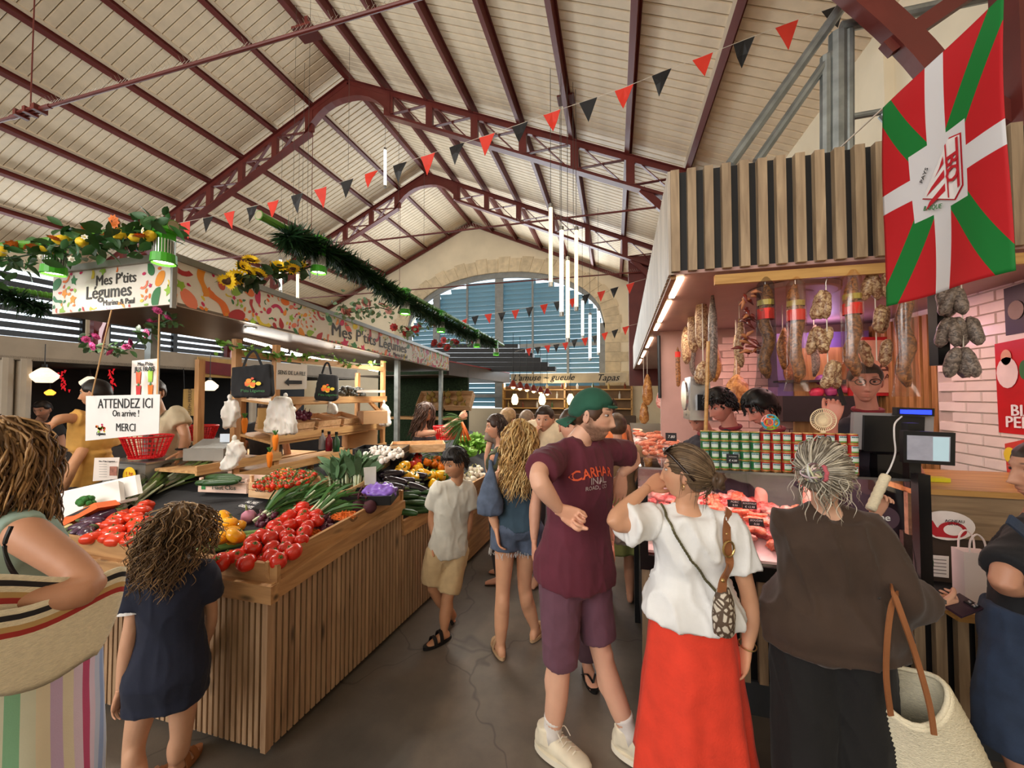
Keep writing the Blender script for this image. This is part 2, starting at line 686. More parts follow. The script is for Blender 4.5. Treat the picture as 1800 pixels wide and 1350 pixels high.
# --- lattice trusses
def truss(Y,label,rodx0,rodx1):
 t=thing('roof_truss',label,'truss',(XR,Y,5),kind='structure')
 t['group']='lattice roof trusses'
 xr=XW-.1
 xl=XL+.1
 def top(x):
  return roofz(x)-.21
 def bot(x):
  return roofz(x)-.70
 for sgn,xe in((-1,xl),(1,xr)):
  m=MB()
  a,b=V((XR,Y,top(XR))),V((xe,Y,top(xe)))
  m.bar(a,b,.07,.10)
  m.bar(a+V((0,0,.055)),b+V((0,0,.055)),.16,.014)
  m.build('top_chord',RED,t)
  m=MB()
  x0=XR+sgn*1.0
  a,b=V((x0,Y,bot(x0))),V((xe,Y,bot(xe)))
  m.bar(a,b,.07,.07)
  m.bar(a-V((0,0,.04)),b-V((0,0,.04)),.17,.014)
  m.build('bottom_chord',RED,t)
  for j in range(1,9):
   x=XR+sgn*1.01*j
   if x>xr or x<xl:
    continue
   MB().box((x,Y,(top(x)+bot(x))/2),(.15,.08,top(x)-bot(x))).build('post',RED,t)
   x2=x+sgn*1.01
   if x2>xr or x2<xl:
    continue
   e=.07
   for(za,zb)in((top,bot),(bot,top)):
    m=MB()
    m.bar(V((x+sgn*e,Y+(.012 if za is top else-.012),za(x))),V((x2-sgn*e,Y+(.012 if za is top else-.012),zb(x2))),.014,.065,up=Y1)
    m.build('brace',RED,t)
    # ridge plate with arched underside
 n=12
 up=[V((XR+1.15*(i/n*2-1),Y-.03,top(XR+1.15*(i/n*2-1))+.03))for i in range(n+1)]
 lo=[]
 for i in range(n+1):
  u=i/n*2-1
  x=XR+1.15*u
  zz=lerp(roofz(XR)-.57,roofz(x)-.72,abs(u)**1.8)
  lo.append(V((x,Y-.03,zz)))
 m=MB()
 for i in range(n):
  m.prism([up[i],up[i+1],lo[i+1],lo[i]],(0,.06,0))
  m.prism([lo[i]+V((0,-.05,0)),lo[i+1]+V((0,-.05,0)),lo[i+1]+V((0,-.05,-.015)),lo[i]+V((0,-.05,-.015))],(0,.16,0))
 m.build('ridge_plate',RED,t)
 # tie rod with turnbuckle, hanger and bird wire
 zr=5.12
 r=MB()
 r.tube([(rodx0,Y,zr),(rodx1,Y,zr)],.019,8)
 rod=r.build('tie_rod',RED,t)
 tb=MB()
 cx=XR-.95
 for dy in(-.035,.035):
  tb.tube([(cx-.17,Y+dy,zr),(cx+.17,Y+dy,zr)],.017,6)
 for dx in(-.17,0,.17):
  tb.box((cx+dx,Y,zr),(.05,.12,.07))
 for dx in(-.26,.26):
  tb.tube([(cx+dx-.1,Y,zr),(cx+dx+.1,Y,zr)],.027,8)
 tb.build('turnbuckle',RED,rod)
 hg=MB()
 hg.tube([(cx,Y,zr),(cx,Y,bot(cx))],.007,6)
 hg.build('hanger_rod',RED,rod)
 sp=MB()
 x=rodx0+.3
 k=0
 while x<rodx1-.2:
  for a in(-1,1):
   sp.tube([(x,Y,zr+.015),(x+.03*a,Y+.03*a,zr+.10)],.0014,3,cap=False)
  x+=.055
  k+=1
 o=sp.build('bird_spikes',M('spike_wire',(190,180,165),.4,.5),rod)
 # curved knee and column against the wall
 for sgn,xe in((1,XW),(-1,XL)):
  pts=[V((xe-sgn*.45,Y,3.1)),V((xe-sgn*.48,Y,3.4)),V((xe-sgn*.75,Y,3.95)),V((xe-sgn*1.35,Y,4.75)),V((xe-sgn*2.0,Y,roofz(xe-sgn*2.0)-.72))]
  pp=catmull(pts,6)
  m=MB()
  rg=[]
  for i,q in enumerate(pp):
   dd=(pp[min(i+1,len(pp)-1)]-pp[max(i-1,0)]).normalized()
   nn=V((dd.z,0,-dd.x))
   rg.append([q+nn*.065+Y1*.045,q-nn*.065+Y1*.045,q-nn*.065-Y1*.045,q+nn*.065-Y1*.045])
  m.rings(rg)
  m.build('knee_brace',RED,t)
  m=MB()
  m.box((xe-sgn*.2,Y,3.9),(.16,.18,2.4))
  m.build('column',RED,t)
  for(za,zb)in((3.3,3.75),(4.3,3.9)):
   m=MB()
   m.bar((xe-sgn*.2,Y,za),(xe-sgn*(.62 if za<4 else.85),Y,zb),.09,.05,up=Y1)
   m.build('knee_strut',RED,t)
 return t
truss(YT[0],'oxblood lattice truss nearest overhead, its spiked tie rod crossing the picture top',XL+.2,XW-1.2)
truss(YT[1],'oxblood lattice truss across mid hall, behind the long bunting',XL+.2,XW-1.35)
truss(YT[2],'oxblood lattice truss closest to the gable wall',XL+.2,XW-1.35)
# bracket plates hanging under purlins for the lamp cables
for(x,y,Y,lab)in((995,175,6.3,'oxblood cable plate under a purlin beside the bunting'),(198,322,6.3,'oxblood cable plate under a purlin above the lemon garland'),(540,58,3.9,'oxblood cable plate near the spiked tie rod')):
 p=onY(x,y,Y)
 m=MB()
 m.box(p,(.28,.22,.03))
 m.box(p+V((0,0,.10)),(.05,.05,.2))
 tag(m.build('cable_plate',RED),lab,'bracket')
 # --- gable wall with the arched window
WX0,WX1=-8.75,-.33
WSPR,WTOP=4.45,6.75
cxw=(WX0+WX1)/2
hw=(WX1-WX0)/2
def archz(x,grow=0.):
 u=min(1.,abs(x-cxw)/(hw+grow))
 return WSPR+(WTOP+grow-WSPR)*sqrt(max(0,1-u**2.2))
m=MB()
NX=48
th=.5
for i in range(NX):
 xa,xb=lerp(WX0,WX1,i/NX),lerp(WX0,WX1,(i+1)/NX)
 m.prism([V((xa,YE,archz(xa))),V((xb,YE,archz(xb))),V((xb,YE,roofz(xb)+.08)),V((xa,YE,roofz(xa)+.08))]if not(xa<XR<xb)else[V((xa,YE,archz(xa))),V((xb,YE,archz(xb))),V((xb,YE,roofz(xb)+.08)),V((XR,YE,ZR+.08)),V((xa,YE,roofz(xa)+.08))],(0,th,0))
m.prism([V((XL,YE,0)),V((WX0,YE,0)),V((WX0,YE,roofz(WX0)+.08)),V((XL,YE,roofz(XL)+.08))],(0,th,0))
m.prism([V((WX1,YE,0)),V((XW+.3,YE,0)),V((XW+.3,YE,roofz(XW)+.08)),V((WX1,YE,roofz(WX1)+.08))],(0,th,0))
m.prism([V((WX0,YE,0)),V((WX1,YE,0)),V((WX1,YE,1.2)),V((WX0,YE,1.2))],(0,th,0))
gable=tag(m.build('wall_back',PLASTER,loc=(0,0,0)),'warm plaster gable wall around the arched window',kind='structure')
# voussoirs and quoins
NV=30
for i in range(NV):
 a0,a1=pi-pi*i/NV,pi-pi*(i+1)/NV
 def ap(a,g):
  x=cxw+(hw+g)*cos(a)
  u=abs(cos(a))
  return V((x,YE-.03,WSPR+(WTOP+g-WSPR)*(max(0,1-u**2.2))**.5))
 e=.004
 h=.62 if i%2 else.55
 MB().prism([ap(a0-e,0.),ap(a0-e,h),ap(a1+e,h),ap(a1+e,0.)],(0,.08,0)).build('stone',STONE,gable)
for sx,sg in((WX1,1),(WX0,-1)):
 z=1.2
 k=0
 while z<WSPR-.1:
  hq=.36
  wq=.85 if k%2 else.55
  MB().box((sx+sg*wq/2,YE+.01,z+hq/2),(wq-.012,.09,hq-.012)).build('stone',STONE,gable)
  z+=hq
  k+=1
  # window: frame, mullions, louvre slats
win=thing('window_1','tall arched gable window filled with pale blue louvre slats','window',(cxw,YE,1.2),kind='structure')
m=MB()
for i in range(NX):
 xa,xb=lerp(WX0,WX1,i/NX),lerp(WX0,WX1,(i+1)/NX)
 m.prism([V((xa,YE+.05,archz(xa)-.22)),V((xb,YE+.05,archz(xb)-.22)),V((xb,YE+.05,archz(xb)+.02)),V((xa,YE+.05,archz(xa)+.02))],(0,.12,0))
for sx in(WX0+.1,WX1-.1):
 m.box((sx,YE+.11,2.85),(.24,.12,3.3))
m.build('frame',GREYFR,win)
for x,w in((cxw,.34),(cxw-1.4,.07),(cxw-2.8,.30),(cxw+1.4,.07),(cxw+2.8,.09)):
 MB().box((x,YE+.12,(1.2+archz(x))/2),(w,.1,archz(x)-1.25)).build('mullion',GREYFR,win)
MB().box((cxw,YE+.1,3.72),(WX1-WX0,.13,.14)).build('transom',GREYFR,win)
MB().box((cxw,YE+.1,1.72),(WX1-WX0,.13,.14)).build('transom',GREYFR,win)
mm_,nt_,b_=newmat('louvre_frosted_slat')
b_.inputs['Base Color'].default_value=lin((150,172,178))
b_.inputs['Roughness'].default_value=.45
nzz=node(nt_,'ShaderNodeTexNoise')
nzz.inputs['Scale'].default_value=2.
rpp=node(nt_,'ShaderNodeValToRGB')
rpp.color_ramp.elements[0].color=lin((120,148,158))
rpp.color_ramp.elements[1].color=lin((165,184,186))
nt_.links.new(nzz.outputs[0],rpp.inputs[0])
nt_.links.new(rpp.outputs[0],b_.inputs['Base Color'])
tr_=node(nt_,'ShaderNodeBsdfTranslucent')
tr_.inputs[0].default_value=lin((140,178,190))
mx_=node(nt_,'ShaderNodeMixShader')
mx_.inputs[0].default_value=.42
nt_.links.new(b_.outputs[0],mx_.inputs[1])
nt_.links.new(tr_.outputs[0],mx_.inputs[2])
nt_.links.new(mx_.outputs[0],nt_.nodes['Material Output'].inputs[0])
SLATM=mm_
z=1.3
pane=.193
while z<WTOP-.28:
 if z<WSPR-.1:
  xa,xb=WX0+.15,WX1-.15
 else:
  u=(z+.2-WSPR)/(WTOP-.1-WSPR)
  k=max(0,1-u*u)**(1/2.2)
  xa,xb=cxw-hw*k+.1,cxw+hw*k-.1
 if xb-xa>.3:
  MB().box(((xa+xb)/2,YE+.34,z+.07),(xb-xa,.012,pane*.97),(X1,V((0,cos(.42),sin(.42))),V((0,-sin(.42),cos(.42))))).build('slat',SLATM,win)
 z+=pane
for sgx,nm in((XL,'trim_3'),(XW,'trim_4')):
 MB().bar((XR,YE-.06,ZR-.13),(sgx,YE-.06,roofz(sgx)-.13),.09,.12).build(nm,RED,kind='structure',label='oxblood rafter along the gable wall, %s slope'%('left' if sgx<0 else 'right'))
 # --- side walls
wb=thing('window_6','added window frame on the wall behind the viewer','window',(-5,-7,2.5),kind='structure')  # frame and pane added on the solid wall to back the fill light
for k in range(6):
 MB().box((-10+2*k,-7.0,5.0),(.12,.1,5.0)).build('mullion',GREYFR,wb)
for z in(2.5,5.0,7.5):
 MB().box((-5,-7.0,z),(10.1,.1,.12)).build('transom',GREYFR,wb)
MB().box((-5,-7.03,5.0),(10,.02,5.0)).build('pane',M('pale_pane',(225,235,245),.3),wb)
MB().box((-5.8,-7.2,4.2),(17,.3,9.4)).build('wall_front',PLASTER,loc=(0,0,0),kind='structure',label='plaster gable wall behind the viewer')
MB().box((1.55,11.15,3.8),(2.3,.12,3.6)).build('trim_2',RED,kind='structure',label='oxblood panel at the column beyond the meat stall')
m=MB()
m.box((XW+.15,4,2.7),(.3,24,5.4))
wr=tag(m.build('wall_right',PLASTER,loc=(0,0,0)),'warm plaster side wall above the meat stall',kind='structure')
# pilaster and shallow blind arches on that wall
for yy in(4.4,6.1):
 MB().box((XW-.04,yy,4.0),(.08,.35,2.0)).build('pilaster',PLASTER,wr)
m=MB()
m.box((XL-.15,4,1.4),(.3,24,2.8))
m.box((XL-.15,4,5.1),(.3,24,.5))
for yy in(-7.5,-.6,3.4,7.4,11.4,15):
 m.box((XL-.15,yy,3.9),(.3,.5,2.4))
wl=tag(m.build('wall_left',PLASTER,loc=(0,0,0)),'far side wall with louvred windows behind the fruit stall',kind='structure')
lab={1:'first',2:'second',3:'third',4:'fourth',5:'fifth'}
for wi,yy in enumerate((1.4,5.4,9.4,13.2)):
 wn=thing('window_%d'%(wi+2),'louvred side window on the far wall, %s from the picture edge'%lab[wi+1],'window',(XL,yy,2.8),kind='structure')
 for dx in(-1.75,0,1.75):
  MB().box((XL-.1,yy+dx,3.83),(.12,.12,2.1)).build('mullion',BLACK,wn)
 z=2.85
 while z<4.85:
  MB().box((XL-.12,yy,z),(.015,3.5,.15),(V((cos(.3),0,sin(.3))),Y1,V((-sin(.3),0,cos(.3))))).build('slat',M('dark_louvre',(74,78,82),.5),wn)
  z+=.2
  # ================================================================== the fruit and vegetable stall
SLATW=WOOD('pine_slat_wood',(178,146,114),(142,110,82),2,.55,.12)
RAILW=WOOD('pine_rail_wood_x',(190,146,98),(152,110,70),0,.5,.08)
RAILY=WOOD('pine_rail_wood_y',(190,146,98),(152,110,70),1,.5,.08)
SHELFW=WOOD('shelf_pine',(212,168,112),(176,128,78),1,.55,.1)
POSTW=WOOD('post_pine',(200,152,100),(166,116,70),2,.55,.1)
DARKB=M('dark_backing',(30,24,20),.8)
SLATE=M('black_slate_mat',(40,40,43),.75,bump=.2,bscale=30)
CA,CB,CC,CD=V((-1.64,1.54,0)),V((-1.565,2.62,0)),V((-1.48,3.75,0)),V((-1.38,6.0,0))
def slat_mesh(h,w=.0235,d=.016):
 m=MB()
 m.box((0,0,h/2),(w,d,h))
 return m.mesh('slat',SLATW)
def bedz1(y):
 return.82+.2*(y-1.58)
def bed1(x,y,lift=0.):
 r=ray(x,y)
 t=(.82-.2*1.58+lift-CAM.z)/(r.z-.2*r.y)
 return CAM+r*t
def bedz2(x):
 return.76+.5*(-1.5-x)
def bed2(x,y,lift=0.):
 r=ray(x,y)
 t=(.76-.75+lift-CAM.z)/(r.z+.5*r.x)
 return CAM+r*t
 # --- first counter
ct=thing('display_counter','sloped vegetable counter clad in vertical pine slats at the aisle corner','counter',(CA.x,CA.y,0),'slatted vegetable counters')
sd=(CB-CA).normalized()
so=V((sd.y,-sd.x,0))
XLc=-4.5
m=MB()
m.prism([V((CA.x-.02,CA.y+.02,.06)),V((CB.x-.02,CB.y,.06)),V((XLc,CB.y,.06)),V((XLc,CA.y+.02,.06))],(0,0,.70))
m.build('carcass',DARKB,ct)
m=MB()
m.prism([V((CA.x-.03,CA.y,bedz1(CA.y))),V((CB.x-.03,CB.y,bedz1(CB.y))),V((-3.05,CB.y,bedz1(CB.y))),V((-4.5,CB.y,bedz1(CB.y))),V((-4.5,CA.y,bedz1(CA.y)))],(0,0,-.04))
m.build('bed',SLATE,ct)
me=slat_mesh(.72)
x=CA.x-.02
while x>XLc:
 inst(me,'slat',Matrix.Translation((x,CA.y,.035)),ct)
 x-=.0365
n=30
for i in range(n):
 p=lerp(CA,CB,(i+.5)/n)
 h=lerp(.735,.86,(i+.5)/n)
 inst(me,'slat',Matrix.Translation(p+V((0,0,.035)))@Matrix.Rotation(atan2(sd.y,sd.x),4,'Z')@Matrix.Diagonal((1.08,1,h/.72,1)),ct)
MB().box((CA.x-.004,CA.y-.002,.40),(.03,.03,.74)).build('corner_post',SLATW,ct)
# front boards
m=MB()
m.box(((XLc+CA.x)/2+.02,CA.y-.012,.79),(CA.x-XLc+.06,.05,.085))
m.build('front_board',RAILW,ct)
m=MB()
m.box(((XLc+CA.x)/2+.02,CA.y+.012,.872),(CA.x-XLc+.05,.022,.095))
m.build('front_rail',RAILW,ct)
m=MB()
a,b=CA+so*.012+V((0,-.03,.79)),CB+so*.012+V((0,0,.915))
m.bar(a,b,.05,.085)
m.build('side_board',RAILY,ct)
m=MB()
a,b=CA-so*.012+V((0,0,.852)),CB-so*.012+V((0,0,.955))
m.bar(a,b,.022,.16)
m.build('side_rail',RAILY,ct)
m=MB()
m.prism([CB+V((.012,-.01,.78)),CB+V((.012,-.01,1.03)),CB+V((-.5,-.01,1.06)),CB+V((-.5,-.01,.78))],(0,.02,0))
m.build('end_board',RAILW,ct)
# --- second and third counters
c2=thing('display_counter','lower slatted vegetable counter behind the boy in the grey tee','counter',CB,'slatted vegetable counters')
m=MB()
m.prism([CB+V((-.02,.015,.06)),CC+V((-.02,0,.06)),V((-2.0,CC.y,.06)),V((-2.0,CB.y+.015,.06))],(0,0,.65))
m.build('carcass',DARKB,c2)
m=MB()
pts=[V((CB.x,CB.y,bedz2(CB.x))),V((CC.x,CC.y,bedz2(CC.x))),V((-2.3,CC.y,bedz2(-2.3))),V((-2.3,CB.y,bedz2(-2.3)))]
m.prism(pts,(0,0,-.04))
m.build('bed',SLATE,c2)
me2=slat_mesh(.66)
n=31
s2=(CC-CB).normalized()
for i in range(n):
 p=lerp(CB,CC,(i+.5)/n)
 inst(me2,'slat',Matrix.Translation(p+V((0,0,.035)))@Matrix.Rotation(atan2(s2 .y,s2 .x),4,'Z')@Matrix.Diagonal((1.08,1,1,1)),c2)
MB().bar(CB+V((.012,0,.745)),CC+V((.012,0,.745)),.03,.11).build('side_rail',RAILY,c2)
c3=thing('display_counter','plank-sided vegetable counter beside the blonde woman in denim shorts','counter',CC,'slatted vegetable counters')
m=MB()
m.prism([CC+V((-.02,.01,.05)),CD+V((-.02,0,.05)),V((-2.0,CD.y,.05)),V((-2.0,CC.y+.01,.05))],(0,0,.65))
m.build('carcass',DARKB,c3)
m=MB()
m.prism([V((CC.x,CC.y,bedz2(CC.x))),V((CD.x,CD.y,bedz2(CD.x))),V((-2.3,CD.y,bedz2(-2.3))),V((-2.3,CC.y,bedz2(-2.3)))],(0,0,-.04))
m.build('bed',SLATE,c3)
for z in(.12,.265,.41,.555,.70):
 MB().bar(CC+V((.005,0,z)),CD+V((.005,0,z)),.022,.142).build('plank',RAILY,c3)
MB().bar(CC+V((.014,0,.80)),CD+V((.014,0,.80)),.03,.05).build('side_rail',RAILY,c3)
# ------------------------------------------------------------------ awning with printed fascia
A0,A1,A2=V((-4.43,2.05,0)),V((-3.10,2.05,0)),V((-3.65,8.1,0))
ZB0,ZT0,ZB1,ZT1=2.41,2.735,2.30,2.61
PRINTW=M('white_print_panel',(236,228,216),.5,var=.03)
ALU=M('brushed_aluminium',(150,148,142),.4,.6,var=.1)
SOFF=M('bronze_soffit',(112,96,84),.35,.35,var=.08)
aw=thing('stall_awning','flat stall canopy with white fascia printed in colourful vegetable shapes','canopy',(A1 .x,A1 .y,ZB0))
fd=(A2-A1).normalized()
fo=V((fd.y,-fd.x,0))
m=MB()
m.prism([V((A0 .x,A0 .y,ZB0)),V((A1 .x,A1 .y,ZB0)),V((A1 .x,A1 .y,ZT0)),V((A0 .x,A0 .y,ZT0))],(0,.03,0))
fF=m.build('front_fascia',PRINTW,aw)
m=MB()
m.prism([V((A1 .x,A1 .y,ZB0)),V((A2 .x,A2 .y,ZB1)),V((A2 .x,A2 .y,ZT1)),V((A1 .x,A1 .y,ZT0))],-fo*.03)
fS=m.build('side_fascia',PRINTW,aw)
m=MB()
m.bar(V((A0 .x,A0 .y,ZT0+.025)),V((A1 .x+.02,A1 .y,ZT0+.025)),.05,.05)
m.bar(V((A1 .x,A1 .y-.02,ZT0+.025)),V((A2 .x,A2 .y,ZT1+.025)),.05,.05)
m.box((A1 .x+.008,A1 .y-.002,(ZB0+ZT0)/2),(.022,.03,ZT0-ZB0+.06))
m.build('edge_trim',ALU,aw)
m=MB()
m.prism([V((A0 .x,A0 .y+.02,ZB0)),V((A1 .x,A1 .y+.02,ZB0)),V((A2 .x,A2 .y,ZB1)),V((A2 .x-1.5,A2 .y,ZB1)),V((A0 .x-.1,A2 .y-2,ZB1+.03))],(0,0,.02))
m.build('soffit',SOFF,aw)
m=MB()
m.prism([V((A0 .x,A0 .y,ZT0)),V((A1 .x,A1 .y,ZT0)),V((A2 .x,A2 .y,ZT1)),V((A2 .x-1.5,A2 .y,ZT1)),V((A0 .x-.1,A2 .y-2,ZT1+.03))],(0,0,.02))
m.build('roof_sheet',ALU,aw)
pp_=onY(268,620,2.5)
for(x,y)in((pp_.x,pp_.y),(-3.62,5.9),(-3.75,7.9)):
 zz=lerp(ZB0,ZB1,(y-2.05)/6)
 MB().box((x,y,zz/2),(.075,.075,zz)).build('post',GALV,aw)
PCOL=[M('print_%d'%i,c,.5,var=.02)for i,c in enumerate(((226,88,52),(240,150,40),(206,38,92),(150,190,60),(52,122,66),(238,132,100),(232,206,60),(186,46,50),(242,120,36)))]
PINK=M('print_charcoal',(62,56,52),.5,var=.02)
def blob(kind,s,r):
 pts=[]
 if kind==0:
  for i in range(14):
   t=2*pi*i/14
   q=s*(.5+.08*sin(2*t+r.random()*.1))
   pts.append((q*1.25*cos(t),q*.85*sin(t)))
 elif kind==1:
  for i in range(9):
   t=-1.2+2.4*i/8
   pts.append((s*.9*cos(t)-.4*s,s*.9*sin(t)))
  for i in range(9):
   t=1.2-2.4*i/8
   pts.append((s*.48*cos(t)-.3*s,s*.52*sin(t)))
 elif kind==2:
  for i in range(25):
   t=2*pi*i/25
   q=s*(.42+.38*max(0,cos(5*t))*(1 if cos(t)>-.6 else.3))
   pts.append((q*cos(t),q*sin(t)))
 elif kind==3:
  for i in range(14):
   t=2*pi*i/14
   q=s*.5
   pts.append((q*cos(t)*(1+.5*max(0,cos(t))**3),q*.72*sin(t)*(1-.3*max(0,cos(t)))))
 elif kind==4:
  n=12
  for i in range(n):
   v=i/(n-1)
   pts.append((s*(-.28+.12*sin(v*7))+s*.1*(v<.1),s*(v*2-1)))
  for i in range(n):
   v=1-i/(n-1)
   pts.append((s*(.2+.14*sin(v*7+.8)),s*(v*2-1)))
 else:
  for i in range(10):
   t=pi*i/9
   pts.append((s*.75*cos(t),s*.6*sin(t)))
  pts.append((-s*.4,-.1*s))
  pts.append((s*.4,-.1*s))
 return pts
def print_shapes(org,ux,w0,h0,h1,parent,seed,keep):
 """flat printed shapes on a fascia: org lower corner, ux along it"""
 r=random.Random(seed)
 out=V((ux.y,-ux.x,0))
 placed=[]
 tries=0
 while tries<w0*1500:
  tries+=1
  u=r.uniform(.02,w0-.02)
  s=r.choice((.03,.06,.09,.10,.115,.13))
  hh=lerp(h0,h1,u/w0)
  v=r.uniform(s*.2,hh-s*.2)
  if keep(u,v,s):
   continue
  k=r.randrange(6)
  rad=s*(.85 if k==4 else.66)
  if any((u-a)**2+(v-b)**2<(rad*.86+c*.86)**2 for a,b,c in placed):
   continue
  placed.append((u,v,rad))
  a=r.uniform(0,6.28)
  ca,sa=cos(a),sin(a)
  zo=lerp(ZB0,ZB1,u/6.075)if h0!=h1 else org.z
  pts=[]
  for(px,py)in blob(k,s,r):
   uu=u+px*ca-py*sa
   vv=min(max(v+px*sa+py*ca,.004),hh-.004)
   uu=min(max(uu,.004),w0-.004)
   pts.append(V((org.x,org.y,0))+ux*uu+V((0,0,zo+vv))+out*(.0022+.0001*(len(placed)%7)))
  c=r.randrange(len(PCOL))
  if k==2:
   c=r.choice((4,3,1,2))
  MB().poly(pts).build('printed_shape',PCOL[c],parent)
def fpx(x,y):
 r=ray(x,y)
 t=(A1-CAM).dot(fo)/r.dot(fo)
 p=CAM+r*t
 u=(p-A1).dot(fd)
 return u,p.z
def fpf(x,y):
 p=onY(x,y,A1 .y)
 return p.x-A0 .x,p.z
ua,_=fpx(560,590)
ub,_=fpx(724,625)
ta,_=fpf(140,520)
tb_,_=fpf(243,520)
print_shapes(V((A0 .x,A0 .y,ZB0)),X1,A1 .x-A0 .x,ZT0-ZB0,ZT0-ZB0,fF,3,lambda u,v,s:ta-s<u<tb_+s and.02<v<.31)
print_shapes(V((A1 .x,A1 .y,ZB0)),fd,(A2-A1).length,ZT0-ZB0,ZT1-ZB1,fS,5,lambda u,v,s:ua-s<u<ub+s and.03<v<.25)
f0=V((A0 .x,A0 .y-.003,0))
def ft(body,x,y,size,**k):
 u,z=fpf(x,y)
 text(body,f0+V((u,0,z)),X1,Z1,size,PINK,fF,**k)
ft("Mes P'tits",204,491,.115,bold=.012)
ft('Légumes',191,513,.145,bold=.014)
ft('Marina & Paul',209,531,.062,bold=.02)
um=(ua+ub)/2
text("Mes P'tits Légumes",A1+fd*um+fo*.004+V((0,0,lerp(ZB0,ZB1,um/6)+.175)),fd,Z1,.22,PINK,fS,bold=.012,width=None,sx=(ub-ua)/2.05)
text('Marina & Paul',A1+fd*(um+(ub-ua)*.32)+fo*.004+V((0,0,lerp(ZB0,ZB1,um/6)+.045)),fd,Z1,.085,PINK,fS,bold=.02,sx=1.1)
# lights in the soffit
LEDM=M('led_white',(255,250,240),.4,emit=14.,var=0)
DOWNM=M('downlight_lens',(255,244,225),.4,emit=18.,var=0)
for(xa,ya,xb,yb)in((430,597,505,617),(512,620,582,637),(588,637,664,652)):
 a,b=onZ(xa,ya,2.33),onZ(xb,yb,2.28)
 a.x,b.x=-3.85,-3.95
 r_=ray(xa,ya)
 a=onX(xa,ya,-3.75)
 b=onX(xb,yb,-3.85)
 m=MB()
 m.tube([a,b],.014,8)
 lt=tag(m.build('light_tube',LEDM,loc=a),'glowing white tube lamp under the stall canopy, from %s stretch'%{430:'the nearest',512:'the middle',588:'the farthest'}[xa],'lamp','tube lamps under the canopy')
 m=MB()
 m.bar(a+V((0,0,.02)),b+V((0,0,.02)),.03,.012)
 m.build('housing',ALU,lt)
area_light('canopy_tube_glow',(-3.4,4.5,2.26),(-3.3,4.5,0),.25,4.4,70,(1,.93,.82))
for(x,y)in((441,577),(594,612),(689,634),(750,648)):
 p=onZ(x,y,lerp(ZB0,ZB1,.4)-.012)
 m=MB()
 m.lathe([(.05,.01),(.05,0),(.034,0)],p,12)
 m.mat(DOWNM).lathe([(.032,.002),(.001,.001)],p,12,cap=False)
 d=MB()
 d.lathe([(.05,.014),(.05,0),(.034,0),(.034,.006)],p,12,cap=False)
 rg=d.build('downlight',ALU,aw)
 d=MB()
 d.lathe([(.034,.003),(.001,.003)],p,12,cap=False)
 d.build('lens',DOWNM,rg)
 # ------------------------------------------------------------------ bamboo poles, lamps and garlands
BAMB=M('green_bamboo',(88,148,50),.4,var=.2,vscale=3,stretch=(1,4,1))
BAMB_END=M('bamboo_cut',(170,160,130),.7)
GREEN=M('bright_green_paint',(70,170,40),.35,var=.05)
FIN=M('silver_fin',(205,205,200),.3,.8)
def bamboo(a,b,label):
 m=MB()
 d=(b-a)
 n=14
 pts,rs=[],[]
 for i in range(n):
  for t,r in((i/n,.040),(i/n+.004,.034),((i+1)/n-.004,.034)):
   pts.append(a+d*t)
   rs.append(r)
 m.tube(pts,rs,10)
 o=tag(m.build('bamboo_pole',BAMB,loc=a),label,'pole')
 m=MB()
 m.tube([a-d.normalized()*.002,a+d.normalized()*.001],.034,10)
 m.build('cut_end',BAMB_END,o)
 return o
PA,PB=onX(455,378,-2.7),onX(885,607,-2.7)
bamboo(PA,PB,'long green bamboo pole wrapped in dark pine tinsel, running away over the counter')
QA,QB=onY(305,397,1.85),onY(-120,452,1.85)
bamboo(QA,QB,'green bamboo pole carrying the lemon garland over the stall corner')
PC,PD=onY(120,540,4.6)+V((0,0,0)),onY(-60,500,4.6)
bamboo(onX(90,520,-6.3),onX(-60,497,-6.3),'green bamboo pole with dark tinsel behind the stall at the picture edge')
def clip_lamp(p,top,label):
 """green bracket, finned heat sink, green collar and bright lens"""
 t=thing('spot_lamp',label,'lamp',p,'green spot lamps on the bamboo poles')
 m=MB()
 m.box(top+V((0,0,-.09)),(.085,.085,.16))
 m.box(top+V((0,0,-.005)),(.11,.11,.02))
 m.build('bracket',GREEN,t)
 m=MB()
 m.tube([top+V((.0,0,-.16)),p+V((0,0,.12))],.012,6)
 m.build('stem',GREEN,t)
 m=MB()
 for k in range(12):
  a=pi*k/12
  m.box(p+V((0,0,.075)),(.12,.005,.095),(V((cos(a),sin(a),0)),V((-sin(a),cos(a),0)),Z1))
 m.build('heat_sink',FIN,t)
 m=MB()
 m.lathe([(.05,.03),(.068,.028),(.072,-.03),(.064,-.034),(.058,-.02)],p,16,cap=False)
 m.build('collar',GREEN,t)
 m=MB()
 m.lathe([(.058,-.018),(.001,-.016)],p,16,cap=False)
 m.build('lens',DOWNM,t)
 return t
LAMPS=[(560,474,-2.66,(545,412)),(712,548,-2.66,(700,520)),(775,580,-2.66,(768,555)),(838,607,-2.66,(832,585)),(872,622,-2.66,(868,600))]
LAMPS=[LAMPS[0],LAMPS[1],LAMPS[2],LAMPS[3],LAMPS[4]]
lamp_words=('beneath the sunflower garland','above the pink peony garland','second after the peony garland','third after the peony garland','at the far end of the pole')
for(x,y,X,tp),wd in zip(LAMPS,lamp_words):
 p=onX(x,y,X)
 top=V((p.x,p.y,lerp(PA.z,PB.z,(p.y-PA.y)/(PB.y-PA.y))-.03))
 if top.z-p.z<.3:
  top.z=p.z+.3
 clip_lamp(p,top,'green finned spot lamp %s'%wd)
 if X and x<800:
  spot_light('stall_spot',p+V((0,0,-.06)),V((-2.05,p.y+.3,.9)),34,85)
